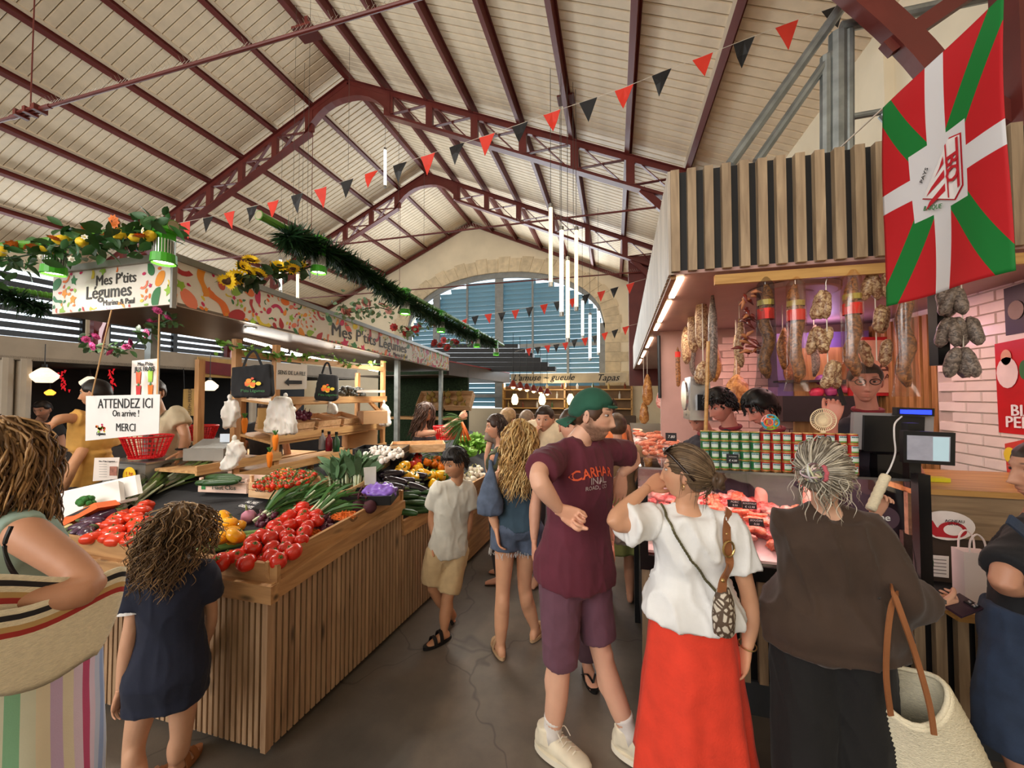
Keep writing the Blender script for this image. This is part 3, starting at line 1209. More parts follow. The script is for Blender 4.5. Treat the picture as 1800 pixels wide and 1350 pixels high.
for(x,y,wd)in((288,455,'hanging off the lemon garland pole end'),(95,475,'under the lemon garland at the picture edge')):
 p=onY(x,y,1.85)
 top=V((p.x+(.0),p.y,lerp(QA.z,QB.z,(p.x-QA.x)/(QB.x-QA.x))-.03))
 clip_lamp(p,top,'green finned spot lamp %s'%wd)
 spot_light('corner_spot',p+V((0,0,-.06)),V((p.x+.75,1.95,.9)),34,95)
def leafmesh(name,m,L=.09,W=.04,fold=.25,seg=4):
 b=MB()
 vs,fs=[],[]
 for i in range(seg+1):
  t=i/seg
  w=W*(sin(pi*min(1,t*.96+.04))**.8)*.5
  z=-.25*L*t*t
  vs+=[(t*L,-w,z+fold*w),(t*L,0,z),(t*L,w,z+fold*w)]
 for i in range(seg):
  a=i*3
  fs+=[(a,a+3,a+4,a+1),(a+1,a+4,a+5,a+2)]
 b.add(vs,fs)
 return b.mesh(name,m,smooth=True)
LEAFD=M('dark_lemon_leaf',(48,92,44),.45,var=.25,rand=.35)
PINE=M('pine_tinsel',(34,66,36),.5,var=.3)
YEL=M('lemon_peel',(236,200,40),.45,bump=.2,bscale=90,var=.08)
def rand_rot(r):
 return Matrix.Rotation(r.uniform(0,6.28),4,'Z')@Matrix.Rotation(r.uniform(-1.2,1.2),4,'Y')@Matrix.Rotation(r.uniform(-1.5,1.5),4,'X')
def garland(name,label,path,nleaf,lme,spread,seed,extras=(),stem=None,cat='garland'):
 r=random.Random(seed)
 path=catmull(path,8)
 t=thing(name,label,cat,path[0])
 m=MB()
 m.tube(path,.006,5)
 m.build('stem',stem or PINE,t)
 n=len(path)
 for i in range(nleaf):
  f=r.uniform(0,n-1.001)
  p=lerp(path[int(f)],path[int(f)+1],f%1)
  p=p+V((r.gauss(0,spread),r.gauss(0,spread),r.gauss(0,spread)))
  inst(lme,'leaf',Matrix.Translation(p)@rand_rot(r)@Matrix.Scale(r.uniform(.7,1.25),4),t)
 for(me,nm,cnt,sp,sc)in extras:
  for i in range(cnt):
   f=(i+.2+.6*r.random())/cnt*(n-1.01)
   p=lerp(path[int(f)],path[int(f)+1],f%1)
   p=p+V((r.gauss(0,sp)+.0,-abs(r.gauss(0,sp))-.02,r.gauss(0,sp)))
   inst(me,nm,Matrix.Translation(p)@rand_rot(r)@Matrix.Scale(r.uniform(.85,1.15)*sc,4),t)
 return t
lem=MB()
lem.lathe([(.002,-.048),(.01,-.042),(.026,-.028),(.033,0),(.026,.028),(.011,.041),(.004,.05)],n=12)
LEMON=lem.mesh('lemon',YEL,smooth=True)
def flower_mesh(name,mp,mc,np_=13,L=.045,W=.02,cr=.022,layers=1):
 b=MB()
 for ly in range(layers):
  for k in range(np_):
   a=2*pi*(k+.5*ly)/np_
   el=.25+.45*ly
   d=V((cos(a)*cos(el),sin(a)*cos(el),sin(el)))
   s=V((-sin(a),cos(a),0))
   LL=L*(1-.2*ly)
   b.mat(mp).add([d*cr*.6-s*W*.3,d*(LL*.6)-s*W*.5+Z1*.004,d*LL,d*(LL*.6)+s*W*.5+Z1*.004,d*cr*.6+s*W*.3],[(0,1,2,3,4)])
 b.mat(mc).ball((0,0,.006),(cr,cr,cr*.5),8,5)
 return b.mesh(name)
SUNF=flower_mesh('sunflower',M('sunflower_petal',(250,208,30),.6),M('sunflower_heart',(70,42,16),.8),16,.062,.022,.026,2)
ORNG=flower_mesh('orange_blossom',M('orange_petal',(216,110,30),.6),M('orange_heart',(120,60,20),.8),9,.05,.03,.012,2)
WHTF=flower_mesh('white_blossom',M('white_petal',(236,232,214),.6),M('white_heart',(214,190,90),.8),6,.025,.016,.006)
PEON=flower_mesh('peony',M('peony_petal',(214,150,140),.6,rand=.1),M('peony_heart',(170,90,90),.7),10,.06,.05,.02,3)
ROSE=flower_mesh('rose',M('rose_petal',(196,70,130),.6,rand=.2),M('rose_heart',(150,30,90),.7),8,.05,.045,.02,3)
REDF=flower_mesh('red_blossom',M('red_petal',(180,60,60),.6,rand=.2),M('red_heart',(120,30,40),.7),8,.05,.045,.02,2)
LL=leafmesh('leaf',LEAFD,.10,.05)
garland('lemon_garland','leafy garland with lemons and orange blossom over the stall corner',[onY(285,402,1.82),onY(235,412,1.82),onY(160,428,1.82),onY(80,442,1.82),onY(0,458,1.82),onY(-60,470,1.82)],260,LL,.05,11,((LEMON,'lemon',9,.03,1.),(ORNG,'orange_blossom',9,.05,.9),(WHTF,'white_blossom',16,.05,1.)))
def tinsel(label,path,seed,n=2600,L=.10,rad=.02):
 r=random.Random(seed)
 path=catmull(path,10)
 m=MB()
 N=len(path)
 for i in range(n):
  f=r.uniform(0,N-1.001)
  p=lerp(path[int(f)],path[int(f)+1],f%1)
  k=.55+.45*(.5+.5*sin(f*1.9))
  d=V((r.gauss(0,1),r.gauss(0,1),r.gauss(0,.9)-.2)).normalized()
  a=p+d*rad
  q=a+d*L*k*r.uniform(.6,1.2)+V((0,0,-.02))
  s=d.cross(V((r.random(),r.random(),1))).normalized()*.006
  m.add([a-s,(a+q)/2-s*1.3+V((0,0,.006)),q,(a+q)/2+s*1.3+V((0,0,.006)),a+s],[(0,1,2,3,4)])
 t=thing('pine_garland',label,'garland',path[0])
 m.build('needles',PINE,t,kind='stuff')
 m=MB()
 m.tube(path,.012,5)
 m.build('stem',PINE,t)
 return t
gp=[]
for(x,y)in((505,415),(545,430),(600,455),(640,480),(690,515),(740,545),(790,572),(830,590),(868,604)):
 q=onX(x,y,-2.66)
 gp.append(q)
tinsel('dark green pine tinsel garland wound along the long bamboo pole',gp,21,7500,.165,.03)
tinsel('dark pine tinsel drooping beside the canopy at the picture edge',[onX(-40,500,-6.2),onX(30,525,-6.2),onX(80,545,-6.2)],22,900,.16)
SG=leafmesh('leaf',M('sunflower_leaf',(40,66,30),.5,var=.25,rand=.3),.085,.05)
garland('sunflower_garland','sunflower garland sagging below the bamboo pole end',[onX(545,470,-2.7),onX(510,477,-2.72),onX(470,478,-2.76),onX(435,483,-2.8),onX(412,495,-2.82)],90,SG,.035,12,((SUNF,'sunflower',13,.03,1.15),))
EG=leafmesh('leaf',M('eucalyptus_leaf',(112,142,106),.55,var=.2,rand=.2),.06,.045)
garland('peony_garland','pink peony and eucalyptus garland on the canopy edge',[onX(592,552,-2.9),onX(625,548,-2.9),onX(660,540,-2.85),onX(692,548,-2.8)],120,EG,.07,13,((PEON,'peony',8,.05,1.1),))
garland('red_rose_garland','thin red rose garland farther along the canopy',[onX(702,585,-2.95),onX(730,580,-2.9),onX(765,575,-2.85)],60,EG,.05,14,((REDF,'red_blossom',10,.05,1.2),))
garland('red_rose_garland','dark red flower swag beyond the canopy end',[onX(768,607,-3.0),onX(800,603,-2.9),onX(835,600,-2.85)],60,EG,.06,15,((REDF,'red_blossom',10,.05,1.4),))
RV=leafmesh('leaf',M('rose_leaf',(62,92,50),.5,var=.25,rand=.3),.055,.035)
garland('rose_vine','trailing rose vine with magenta blooms under the canopy corner',[onY(310,558,2.1),onY(280,572,2.12),onY(255,592,2.15),onY(215,618,2.15),onY(180,612,2.15),onY(145,600,2.15)],85,RV,.035,16,((ROSE,'rose',10,.04,.75),))
IV=leafmesh('leaf',M('ivy_leaf',(112,158,62),.5,var=.2,rand=.25),.05,.045)
garland('ivy_strand','pale green leaf strand strung along the shelf tops',[onX(380,605,-3.15),onX(420,610,-3.15),onX(470,622,-3.15),onX(520,628,-3.15),onX(575,625,-3.15),onX(620,640,-3.15),onX(672,640,-3.15)],110,IV,.025,17)
# ------------------------------------------------------------------ hanging signs
PAPER=M('laminated_white',(240,238,236),.35,var=.02)
INK=M('black_ink',(35,35,38),.6,var=0)
sg=thing('wait_sign','white hanging sign reading ATTENDEZ ICI On arrive MERCI','sign',onY(215,735,1.9))
c4=[onY(151,696,1.93),onY(281,693,1.88),onY(279,762,1.88),onY(150,775,1.93)]
m=MB()
m.prism(c4,(0,.004,0))
m.build('board',PAPER,sg)
rx=(c4[1]-c4[0]).normalized()
ux=(c4[0]-c4[3]).normalized()
nn=V((0,-.004,0))
def sgt(b,x,y,s,**k):
 p=onY(x,y,1.9)
 text(b,V((p.x,lerp(1.93,1.88,(x-150)/130)-.004,p.z)),rx,ux,s,INK,sg,**k)
sgt('ATTENDEZ ICI',219,710,.098,sx=.95)
sgt('On arrive !',221,727,.066)
sgt('MERCI',221,752,.078)
sgt('Légumes',172,763,.030,bold=.03)
r=random.Random(5)
m=MB()
for i in range(16):
 p=onY(172+r.gauss(0,6),753+r.gauss(0,2.5),1.9)
 p.y=1.915
 q=.009*r.uniform(.7,1.3)
 m.mat(PCOL[r.randrange(9)]).poly([p+V((q*1.3*cos(t),0,q*sin(t)))for t in[2*pi*k/9 for k in range(9)]])
m.build('vegetable_logo',None,sg)
for(xa,ya,xb,yb)in((196,545,161,696),(280,548,276,696)):
 MB().tube([onY(xa,ya,2.02),onY(xb,yb,1.91)],.0045,5).build('cord',M('jute_cord',(190,150,104),.9),sg)
js=thing('juice_poster','tall paper sheet of juices reading JUS FRAIS behind the waiting sign','poster',onY(253,690,2.3))
c4=[onY(232,634,2.3),onY(279,630,2.3),onY(278,694,2.3),onY(230,696,2.3)]
m=MB()
m.prism(c4,(0,.003,0))
m.build('sheet',M('cream_paper',(226,214,206),.6,var=.03),js)
text("Mes P'tits",onY(255,640,2.294),X1,Z1,.045,INK,js,bold=.02)
text('JUS FRAIS',onY(254,649,2.294),X1,Z1,.055,INK,js,bold=.02)
for(x,y,c)in((243,664,0),(264,661,3),(243,688,7),(264,687,8)):
 p=onY(x,y,2.294)
 MB().mat(PCOL[c]).poly([p+V((dx,0,dz))for dx,dz in((-.03,.05),(.03,.05),(.022,-.05),(-.022,-.05))]).mat(PCOL[4]).poly([p+V((dx,-.001,dz))for dx,dz in((-.012,.045),(0,.08),(.012,.045))]).build('printed_drink',None,js)
sf=thing('queue_sign','white sign reading SENS DE LA FILE above a black arrow','sign',onX(514,660,-3.16))
c4=[onX(487,637,-3.12),onX(540,641,-3.12),onX(539,684,-3.12),onX(486,685,-3.12)]
m=MB()
m.prism(c4,(-.005,0,0))
m.build('board',M('off_white_card',(222,214,204),.6,var=.02),sf)
rx,ux=(c4[1]-c4[0]).normalized(),Z1
text('SENS DE LA FILE',onX(514,656,-3.113),Y1,Z1,.056,INK,sf,sx=.85,bold=.008)
m=MB()
ar=[onX(x,y,-3.113)for x,y in((500,672),(508,664),(508,668.5),(531,669),(531,675),(508,675),(508,679))]
m.poly(ar)
m.build('arrow',INK,sf)
ps=thing('champagne_sign','ochre vertical sign reading JOSEPH PERRIER at the stall behind','sign',onX(337,710,-7.0))
c4=[onX(324,684,-7.0),onX(349,683,-7.0),onX(349,731,-7.0),onX(322,731,-7.0)]
m=MB()
m.prism(c4,(-.02,0,0))
m.build('panel',M('ochre_panel',(196,158,92),.5),ps)
text('JOSEPH PERRIER',onX(334,707,-6.985),Z1,-Y1,.075,INK,ps,sx=.9)
for k in(0,1):
 MB().tube([c4[k],V((c4[k].x-.03,c4[k].y,2.2))],.006,5).build('cord',BLACK,ps)
 # ------------------------------------------------------------------ middle shelving
SX=-3.2
SY=(2.63,3.04,4.84)
sh=thing('produce_shelf','open pine shelving hung with bags in the middle of the fruit stall','shelf',(SX,3.0,0))
for y in(SY[0],SY[1],SY[2]):
 for dx in(0,-.42):
  MB().box((SX+dx,y,1.12),(.05,.055,2.24 if dx==0 else 1.9)).build('post',POSTW,sh)
for(ya,yb,z,tilt)in((SY[1],SY[2],1.68,.10),(SY[1],SY[2],1.315,.18),(SY[0],SY[2],1.02,0.),(SY[0]-.3,SY[1],1.14,.0)):
 ax=(V((cos(tilt),0,-sin(tilt))),Y1,V((sin(tilt),0,cos(tilt))))
 m=MB()
 m.box((SX-.2,(ya+yb)/2,z),(.46,yb-ya+.06,.022),ax)
 m.build('shelf_board',SHELFW,sh)
 m=MB()
 m.box((SX+.03,(ya+yb)/2,z+.015),(.02,yb-ya+.08,.075))
 m.build('shelf_lip',SHELFW,sh)
for y in(SY[1],SY[2]):
 m=MB()
 m.bar((SX,y+.02,1.45),(SX,y-.3 if y>4 else y+.3,1.66),.03,.05)
 m.build('diagonal_brace',POSTW,sh)
MB().box((SX,(SY[0]+SY[2])/2,2.12),(.045,SY[2]-SY[0],.06)).build('top_rail',SHELFW,sh)
# ================================================================== the meat stall
GREYW=WOOD('weathered_slat_wood',(176,152,122),(134,112,88),2,.6,.12,knots=False)
GREYW2=WOOD('bleached_side_wood',(208,196,180),(170,156,140),2,.6,.1,knots=False)
OAKZ=WOOD('oak_panel_wood',(178,130,78),(142,98,54),2,.5,.06,knots=False)
OAKX=WOOD('oak_shelf_wood',(206,160,92),(170,122,64),0,.4,.06,knots=False)
GREYX=WOOD('grey_oak_panel',(158,134,104),(124,102,78),0,.5,.06,knots=False)
PINKW=M('pink_lit_white_paint',(178,140,132),.5,var=.05)  # white paint with the pink of the stall light put into its colour
STEEL=M('stainless_steel',(190,190,192),.25,.9,var=.05)
BLKPL=M('black_plastic',(18,18,20),.35,var=.1)
PLINTH=M('slate_blue_plinth',(62,66,72),.5)
YF=2.4
XC=.14
def edge_x(y):
 return XC+(y-YF)*.022
 # --- slatted header
hd=thing('stall_header','meat stall header of grey wooden slats over black backing','header',(1.4,YF,2.47))
m=MB()
m.box((1.42,YF+.06,2.77),(2.16,.06,.60))
m.build('backing_board',BLACK,hd)
b=MB()
b.box((0,0,0),(.046,.04,.60))
bme=b.mesh('slat',GREYW)
x=.352
while x<2.48:
 inst(bme,'slat',Matrix.Translation((x,YF+.01,2.77)),hd)
 x+=.0905
 # aisle side of the header: bleached boards seen edge-on
y=YF+.05
b=MB()
b.box((0,0,0),(.03,.062,.62))
bme2=b.mesh('slat',GREYW2)
sidew=thing('stall_header','bleached board side of the meat stall header along the aisle','header',(.33,6,2.47))
while y<13.2:
 inst(bme2,'slat',Matrix.Translation((.33+(y-YF)*.022,y,2.77)),sidew)
 y+=.0905 if y>3 else.08
m=MB()
m.bar((.35,YF,2.77),(.35+10.8*.022,13.2,2.77),.02,.6)
m.build('backing_board',GREYW2,sidew)
# soffit
m=MB()
m.prism([V((.33,YF+.02,2.46)),V((2.5,YF+.02,2.46)),V((2.5,13.2,2.46)),V((.33+10.8*.022,13.2,2.46))],(0,0,.02))
sof=tag(m.build('stall_soffit',PINKW),'white soffit over the meat stall, pink light put into its colour','ceiling panel')
m=MB()
m.lathe([(.26,0),(.26,-.03),(.24,-.035),(.001,-.035)],(1.15,2.95,2.455),24,cap=False)
m.mat(BLACK).lathe([(.12,-.037),(.001,-.037)],(1.15,2.95,2.455),24,cap=False)
m.build('fan_housing',PINKW,sof)
# LED strips along the edge
LEDW=M('warm_led',(255,232,196),.4,emit=10.,var=0)
for k,(ya,yb)in enumerate(((2.48,2.95),(3.1,3.9),(4.05,4.4),(5.0,6.0),(6.5,7.5),(8,9.2))):
 m=MB()
 m.bar((.39+(ya-YF)*.022,ya,2.452),(.39+(yb-YF)*.022,yb,2.452),.035,.012)
 tag(m.build('led_strip',LEDW),'warm LED strip under the meat stall edge, %s from the corner'%('first','second','third','fourth','fifth','sixth')[k],'lamp','LED strips along the stall edge')
 m=MB()
m=MB()
m.bar((.345,2.45,2.455),(.345+8*.022,10.5,2.455),.03,.03)
tag(m.build('edge_batten',OAKZ),'thin wooden batten along the aisle edge of the soffit','batten')
# --- counter base, plinth, slats
ctr=thing('meat_counter','meat counter base with grey upright slats on a dark plinth','counter',(1.3,YF,0))
m=MB()
m.prism([V((XC+.05,YF+.02,0)),V((2.44,YF+.02,0)),V((2.44,YF+.4,0)),V((XC+.06,YF+.4,0))],(0,0,.18))
m.build('plinth',PLINTH,ctr)
m=MB()
m.prism([V((XC+.02,YF+.04,.18)),V((2.44,YF+.04,.18)),V((2.44,YF+.75,.18)),V((XC+.03,YF+.75,.18))],(0,0,.58))
m.build('backing_board',BLACK,ctr)
b=MB()
b.box((0,0,.29),(.043,.03,.58))
sme=b.mesh('slat',GREYW)
x=XC+.03
while x<2.41:
 inst(sme,'slat',Matrix.Translation((x,YF+.02,.18)),ctr)
 x+=.086
m=MB()
m.bar((XC+.02,YF+.75,.45),(edge_x(7.5)+.02,7.5,.45),.04,.9)
m.build('aisle_panel',BLACK,ctr)
# --- glass display case on it
cs=thing('display_case','glass meat display case with black frame and pink lit meat','display case',(.8,YF,.74))
m=MB()
m.prism([V((XC,YF-.02,.74)),V((1.50,YF-.02,.74)),V((1.50,YF+.75,.74)),V((XC+.02,YF+.75,.74))],(0,0,.08))
m.build('base_tray',BLKPL,cs)
for x in(1.475,):
 MB().box((x,YF-.005,1.045),(.05,.05,.62)).build('corner_post',BLKPL,cs)
MB().box((XC+.02,YF,.97),(.045,.045,.46)).build('corner_post',BLKPL,cs)
m=MB()
m.prism([V((XC,YF-.01,.82)),V((1.45,YF-.01,.82)),V((1.45,YF+.06,1.31)),V((XC,YF+.06,1.31))],(0,.006,0))
m.build('front_glass',GLASS('clear_glass'),cs)
m=MB()
m.prism([V((XC,YF+.05,1.312)),V((1.5,YF+.05,1.312)),V((1.5,YF+.42,1.312)),V((XC,YF+.42,1.312))],(0,0,.008))
m.build('top_glass',GLASS('clear_glass'),cs)
MB().bar((XC,YF+.05,1.312),(1.5,YF+.05,1.312),.012,.012).build('glass_edge',STEEL,cs)
MB().bar((1.06,YF,.84),(1.06,YF+.055,1.3),.006,.008).build('glass_joint',STEEL,cs)
m=MB()
m.prism([V((XC+.03,YF+.02,.84)),V((1.44,YF+.02,.84)),V((1.44,YF+.72,1.05)),V((XC+.03,YF+.72,1.05))],(0,0,-.015))
m.build('deck',M('white_deck',(232,214,210),.4),cs)
m=MB()
m.prism([V((XC+.03,YF+.72,.82)),V((1.44,YF+.72,.82)),V((1.44,YF+.72,1.2)),V((XC+.03,YF+.72,1.2))],(0,.02,0))
m.build('back_panel',STEEL,cs)
m=MB()
m.box((.8,YF+.58,1.245),(1.28,.26,.012))
m.build('inner_shelf',STEEL,cs)
area_light('case_pink_light',(.8,YF+.33,1.295),(.8,YF+.3,.8),1.25,.12,6,(1,.58,.56))
# aisle-side display case
cs2=thing('display_case','glass sausage display case running along the aisle side','display case',(.5,5,.8))
m=MB()
xa,xb=edge_x(3.2),edge_x(7.5)
m.prism([V((xa,3.2,.82)),V((xa+.7,3.2,.82)),V((xb+.7,7.5,.82)),V((xb,7.5,.82))],(0,0,.08))
m.build('base_tray',BLKPL,cs2)
m=MB()
m.prism([V((xa+.02,3.2,.9)),V((xa+.7,3.2,1.05)),V((xb+.7,7.5,1.05)),V((xb+.02,7.5,.9))],(0,0,-.01))
m.build('deck',M('white_deck',(232,214,210),.4),cs2)
m=MB()
m.prism([V((xa,3.2,.9)),V((xb,7.5,.9)),V((xb+.03,7.5,1.22)),V((xa+.03,3.2,1.22))],(.006,0,0))
m.build('front_glass',GLASS('clear_glass'),cs2)
m=MB()
m.prism([V((xa+.02,3.15,1.22)),V((xa+.55,3.15,1.22)),V((xb+.55,7.5,1.22)),V((xb+.02,7.5,1.22))],(0,0,.012))
m.build('top_shelf',STEEL,cs2)
area_light('aisle_case_light',(xa+.4,5.2,1.21),(xa+.25,5.2,.9),.15,3.6,9,(1,.66,.55))
# --- walls of the stall: tiles, boards, panels
TILE=M('white_glazed_brick',(236,222,212),.25,var=.05,rand=.05,bump=.05)
GROUT=M('tile_grout',(190,176,164),.8)
tw=tag(MB().box((XW-.03,2.72,1.55),(.04,2.1,2.0)).build('wall_side',GROUT,loc=(0,0,0)),'white glazed brick wall at the end of the meat stall',kind='structure')
b=MB()
b.box((0,0,0),(.016,.236,.068),(X1,Y1,Z1))
b.v=[p if p.x>0 else V((p.x,p.y*.965,p.z*.93))for p in b.v]
tme=b.mesh('brick',TILE)
for r_ in range(26):
 z=.62+r_*.0745
 for c_ in range(7):
  y=2.16+c_*.245+(.1225 if r_%2 else 0)
  if y<3.72:
   inst(tme,'brick',Matrix.Translation((XW-.056,y,z)),tw)
   # fluted oak panel closing the corner, behind it the back wall
fl=thing('fluted_panel','fluted oak wall panel beside the white brick','panel',(2.3,3.9,0))
b=MB()
b.box((0,0,1.2),(.03,.05,2.4))
fme=b.mesh('flute',OAKZ)
for k in range(10):
 inst(fme,'flute',Matrix.Translation((XW-.04-k*.012,3.80+k*.062,0)),fl)
m=MB()
m.bar((XW-.02,3.78,1.2),(XW-.14,4.4,1.2),.02,2.4)
m.build('backing_board',OAKZ,fl)
bw=tag(MB().box((1.5,4.6,1.23),(2.0,.06,2.46)).build('wall_stall',PINKW,loc=(0,0,0)),'pink lit back wall of the meat stall',kind='structure')
b=MB()
b.box((0,0,0),(.236,.016,.068))
t2=b.mesh('brick',M('blush_brick',(226,180,172),.3,rand=.05))
for r_ in range(24):
 for c_ in range(4):
  inst(t2,'brick',Matrix.Translation((1.12+c_*.245+(.1225 if r_%2 else 0),4.565,.62+r_*.0745)),bw)
  # slatted lit boards on the back wall towards the aisle
bd=thing('board_wall','yellowish upright boards on the back wall behind the two servers','panel',(.75,4.7,0))
b=MB()
b.box((0,0,1.2),(.10,.02,2.4))
bme3=b.mesh('board',WOOD('honey_boards',(214,176,116),(180,138,82),2,.5,.1,knots=False))
for k in range(5):
 inst(bme3,'board',Matrix.Translation((.62+k*.105,4.72,0)),bd)
 # dark brown panel behind the terminal and name board
pn=tag(MB().box((2.05,4.30,1.1),(.75,.04,2.2)).build('oak_wall_board',OAKZ),'brown oak panel behind the till terminal','panel')
nb=thing('name_board','beige board with red frame lettered in dark type behind the man with glasses','sign',onY(1590,690,4.2))
c4=[onY(1500,598,4.2),onY(1650,598,4.2),onY(1650,690,4.2),onY(1500,690,4.2)]
m=MB()
m.prism([c4[0]+V((-.03,0,.03)),c4[1]+V((.03,0,.03)),c4[2]+V((.03,0,-.03)),c4[3]+V((-.03,0,-.03))],(0,.03,0))
m.build('frame',M('red_frame',(170,30,36),.4),nb)
m=MB()
m.prism([p+V((0,-.004,0))for p in c4],(0,.004,0))
m.build('board',M('beige_board',(206,156,130),.5),nb)
text('MAR  EZ',onY(1590,648,4.19),X1,Z1,.16,M('brown_ink',(90,50,44),.6),nb,sx=1.25)
text('MAISON EST.',onY(1590,662,4.19),X1,Z1,.07,M('brown_ink',(90,50,44),.6),nb)
# cold display with hanging cuts behind the servers (violet light)
fr=thing('meat_cabinet','violet lit cold cabinet of meat behind the hanging sausages','cabinet',(1.62,4.3,1.35))
p=onY(1450,640,4.25)
m=MB()
m.box((p.x,4.42,p.z),(.75,.24,.62))
m.build('back',M('violet_steel',(120,96,150),.3,.5),fr)
m=MB()
m.box((p.x,4.3,p.z-.16),(.75,.22,.02))
m.box((p.x,4.3,p.z-.42),(.75,.22,.24))
m.build('shelf',M('dark_cabinet',(52,44,48),.4,.3),fr)
point_light('violet_cabinet_light',(p.x,4.2,p.z+.25),2.2,(.75,.5,1.))
area_light('stall_pink_light',(1.7,3.6,2.43),(1.9,3.7,0),1.0,.9,9,(1,.58,.52))
area_light('aisle_edge_glow',(.42,4.0,2.44),(.5,4.0,0),.05,3.,10,(1,.82,.62))
# --- right-hand wooden counter with oval badge
wc=thing('side_counter','grey oak side counter with a red and white oval badge','counter',(1.85,YF,0))
pa,pb=onY(1622,900,2.55),onY(1745,900,2.55)
m=MB()
m.box((1.97,2.85,1.245),(.92,.66,.03))
m.build('worktop',OAKX,wc)
m=MB()
m.box((1.97,2.56,1.12),(.92,.03,.23))
m.build('front_panel',GREYX,wc)
m=MB()
m.box((1.97,2.60,.88),(.92,.03,.26))
m.build('recess_panel',M('dark_brown_panel',(60,48,42),.5),wc)
m=MB()
m.box((1.97,2.40,.735),(.92,.30,.04))
m.build('ledge',OAKX,wc)
bc=onY(1665,924,2.53)
BADGE=M('badge_white',(236,230,228),.4)
BRED=M('badge_red',(178,26,44),.4)
def ell(c,rx,rz,n=28,y=0.,a0=0.,a1=2*pi):
 return[c+V((rx*cos(a0+(a1-a0)*i/n),y,rz*sin(a0+(a1-a0)*i/n)))for i in range(n)]
bg_=thing('oval_badge','oval red and white quality badge on the oak counter front','sticker',bc)
MB().prism(ell(bc,.115,.075),(0,.006,0)).build('plate',BADGE,bg_)
m=MB()
m.poly(ell(bc+V((.02,0,-.02)),.06,.042,y=-.002))
m.build('red_disc',BRED,bg_)
m=MB()
m.poly(ell(bc+V((.022,0,-.02)),.04,.028,y=-.003))
m.build('white_disc',BADGE,bg_)
m=MB()
m.poly([bc+V((q[0],-.0015,q[1]))for q in((-.105,.02),(-.09,.045),(-.06,.02),(-.045,-.01),(-.01,-.03),(.02,-.062),(-.05,-.06),(-.09,-.03))])
m.build('red_swoosh',BRED,bg_)
text('AGNEAU',bc+V((.03,-.003,.025)),X1,Z1,.02,INK,bg_)
text('DE LAIT',bc+V((.03,-.003,.008)),X1,Z1,.015,INK,bg_)
pt=thing('info_sheet','white printed sheet on the dark panel below the oval badge','paper',onY(1649,1010,2.58))
c4=[onY(1630,975,2.57),onY(1668,978,2.57),onY(1668,1016,2.57),onY(1630,1012,2.57)]
MB().prism(c4,(0,.002,0)).build('sheet',PAPER,pt)
for k in range(5):
 q=onY(1652,984+k*6,2.566)
 MB().box(q,(.055,.001,.004)).build('printed_line',M('grey_ink',(130,126,124),.7),pt)
MB().box(onY(1637,990,2.566),(.02,.001,.03)).build('printed_picture',PCOL[4],pt)
# round sticker in the case
st=thing('glass_sticker','dark round sticker reading he on the case glass','sticker',onY(1558,910,2.40))
MB().prism(ell(onY(1557,911,2.395),.058,.058),(0,.002,0)).build('disc',M('plum_sticker',(86,66,78),.4),st)
text('he',onY(1555,910,2.391),X1,Z1,.05,PAPER,st,bold=.02)
# --- scale with screens
sc=thing('scale_screen','black till scale with customer touch screen on a post','scale',onY(1605,860,2.45))
m=MB()
m.box(onY(1602,800,2.52)+V((0,0,0)),(.05,.05,.34))
m.build('post',BLKPL,sc)
c4=[onY(1588,757,2.44),onY(1680,761,2.40),onY(1679,819,2.40),onY(1588,813,2.44)]
MB().prism(c4,(0,.03,0)).build('housing',BLKPL,sc)
c4=[onY(1595,765,2.434),onY(1671,768,2.395),onY(1670,812,2.395),onY(1595,808,2.434)]
m=MB()
m.prism(c4,(0,.004,0))
SCRN=M('screen_glow',(120,118,124),.2,emit=.55,var=.3,vscale=14)
m.build('screen',SCRN,sc)
c4=[onY(1640,768,2.41),onY(1669,769,2.393),onY(1668,811,2.393),onY(1640,810,2.41)]
MB().poly(c4).build('screen_panel',M('screen_pane',(150,172,178),.2,emit=.5,var=.1),sc)
tm=thing('till_terminal','grey till terminal seen from behind with a blue lit display bar','till',onY(1570,790,2.7))
c4=[onY(1501,725,2.72),onY(1642,728,2.72),onY(1640,792,2.72),onY(1498,790,2.72)]
MB().prism(c4,(0,.03,0)).build('back_shell',M('grey_plastic',(150,146,146),.4),tm)
c4=[onY(1520,730,2.70),onY(1626,733,2.70),onY(1624,796,2.70),onY(1518,793,2.70)]
MB().prism(c4,(0,.02,0)).build('dark_cover',BLKPL,tm)
m=MB()
m.box(onY(1560,830,2.78),(.16,.12,.22))
m.build('stand',BLKPL,tm)
c4=[onY(1577,716,2.66),onY(1643,718,2.66),onY(1643,732,2.66),onY(1577,730,2.66)]
MB().prism(c4,(0,.04,0)).build('display_bar',BLKPL,tm)
c4=[onY(1583,720,2.655),onY(1638,721,2.655),onY(1638,729,2.655),onY(1583,727,2.655)]
MB().prism(c4,(0,.004,0)).build('blue_display',M('blue_display',(30,50,235),.3,emit=2.2,var=0),tm)
cb=[onY(1585,732,2.64),onY(1573,745,2.6),onY(1572,768,2.56),onY(1574,795,2.55),onY(1566,820,2.55),onY(1557,836,2.55)]
MB().tube(catmull(cb,6),.004,6).build('cable',PAPER,tm)
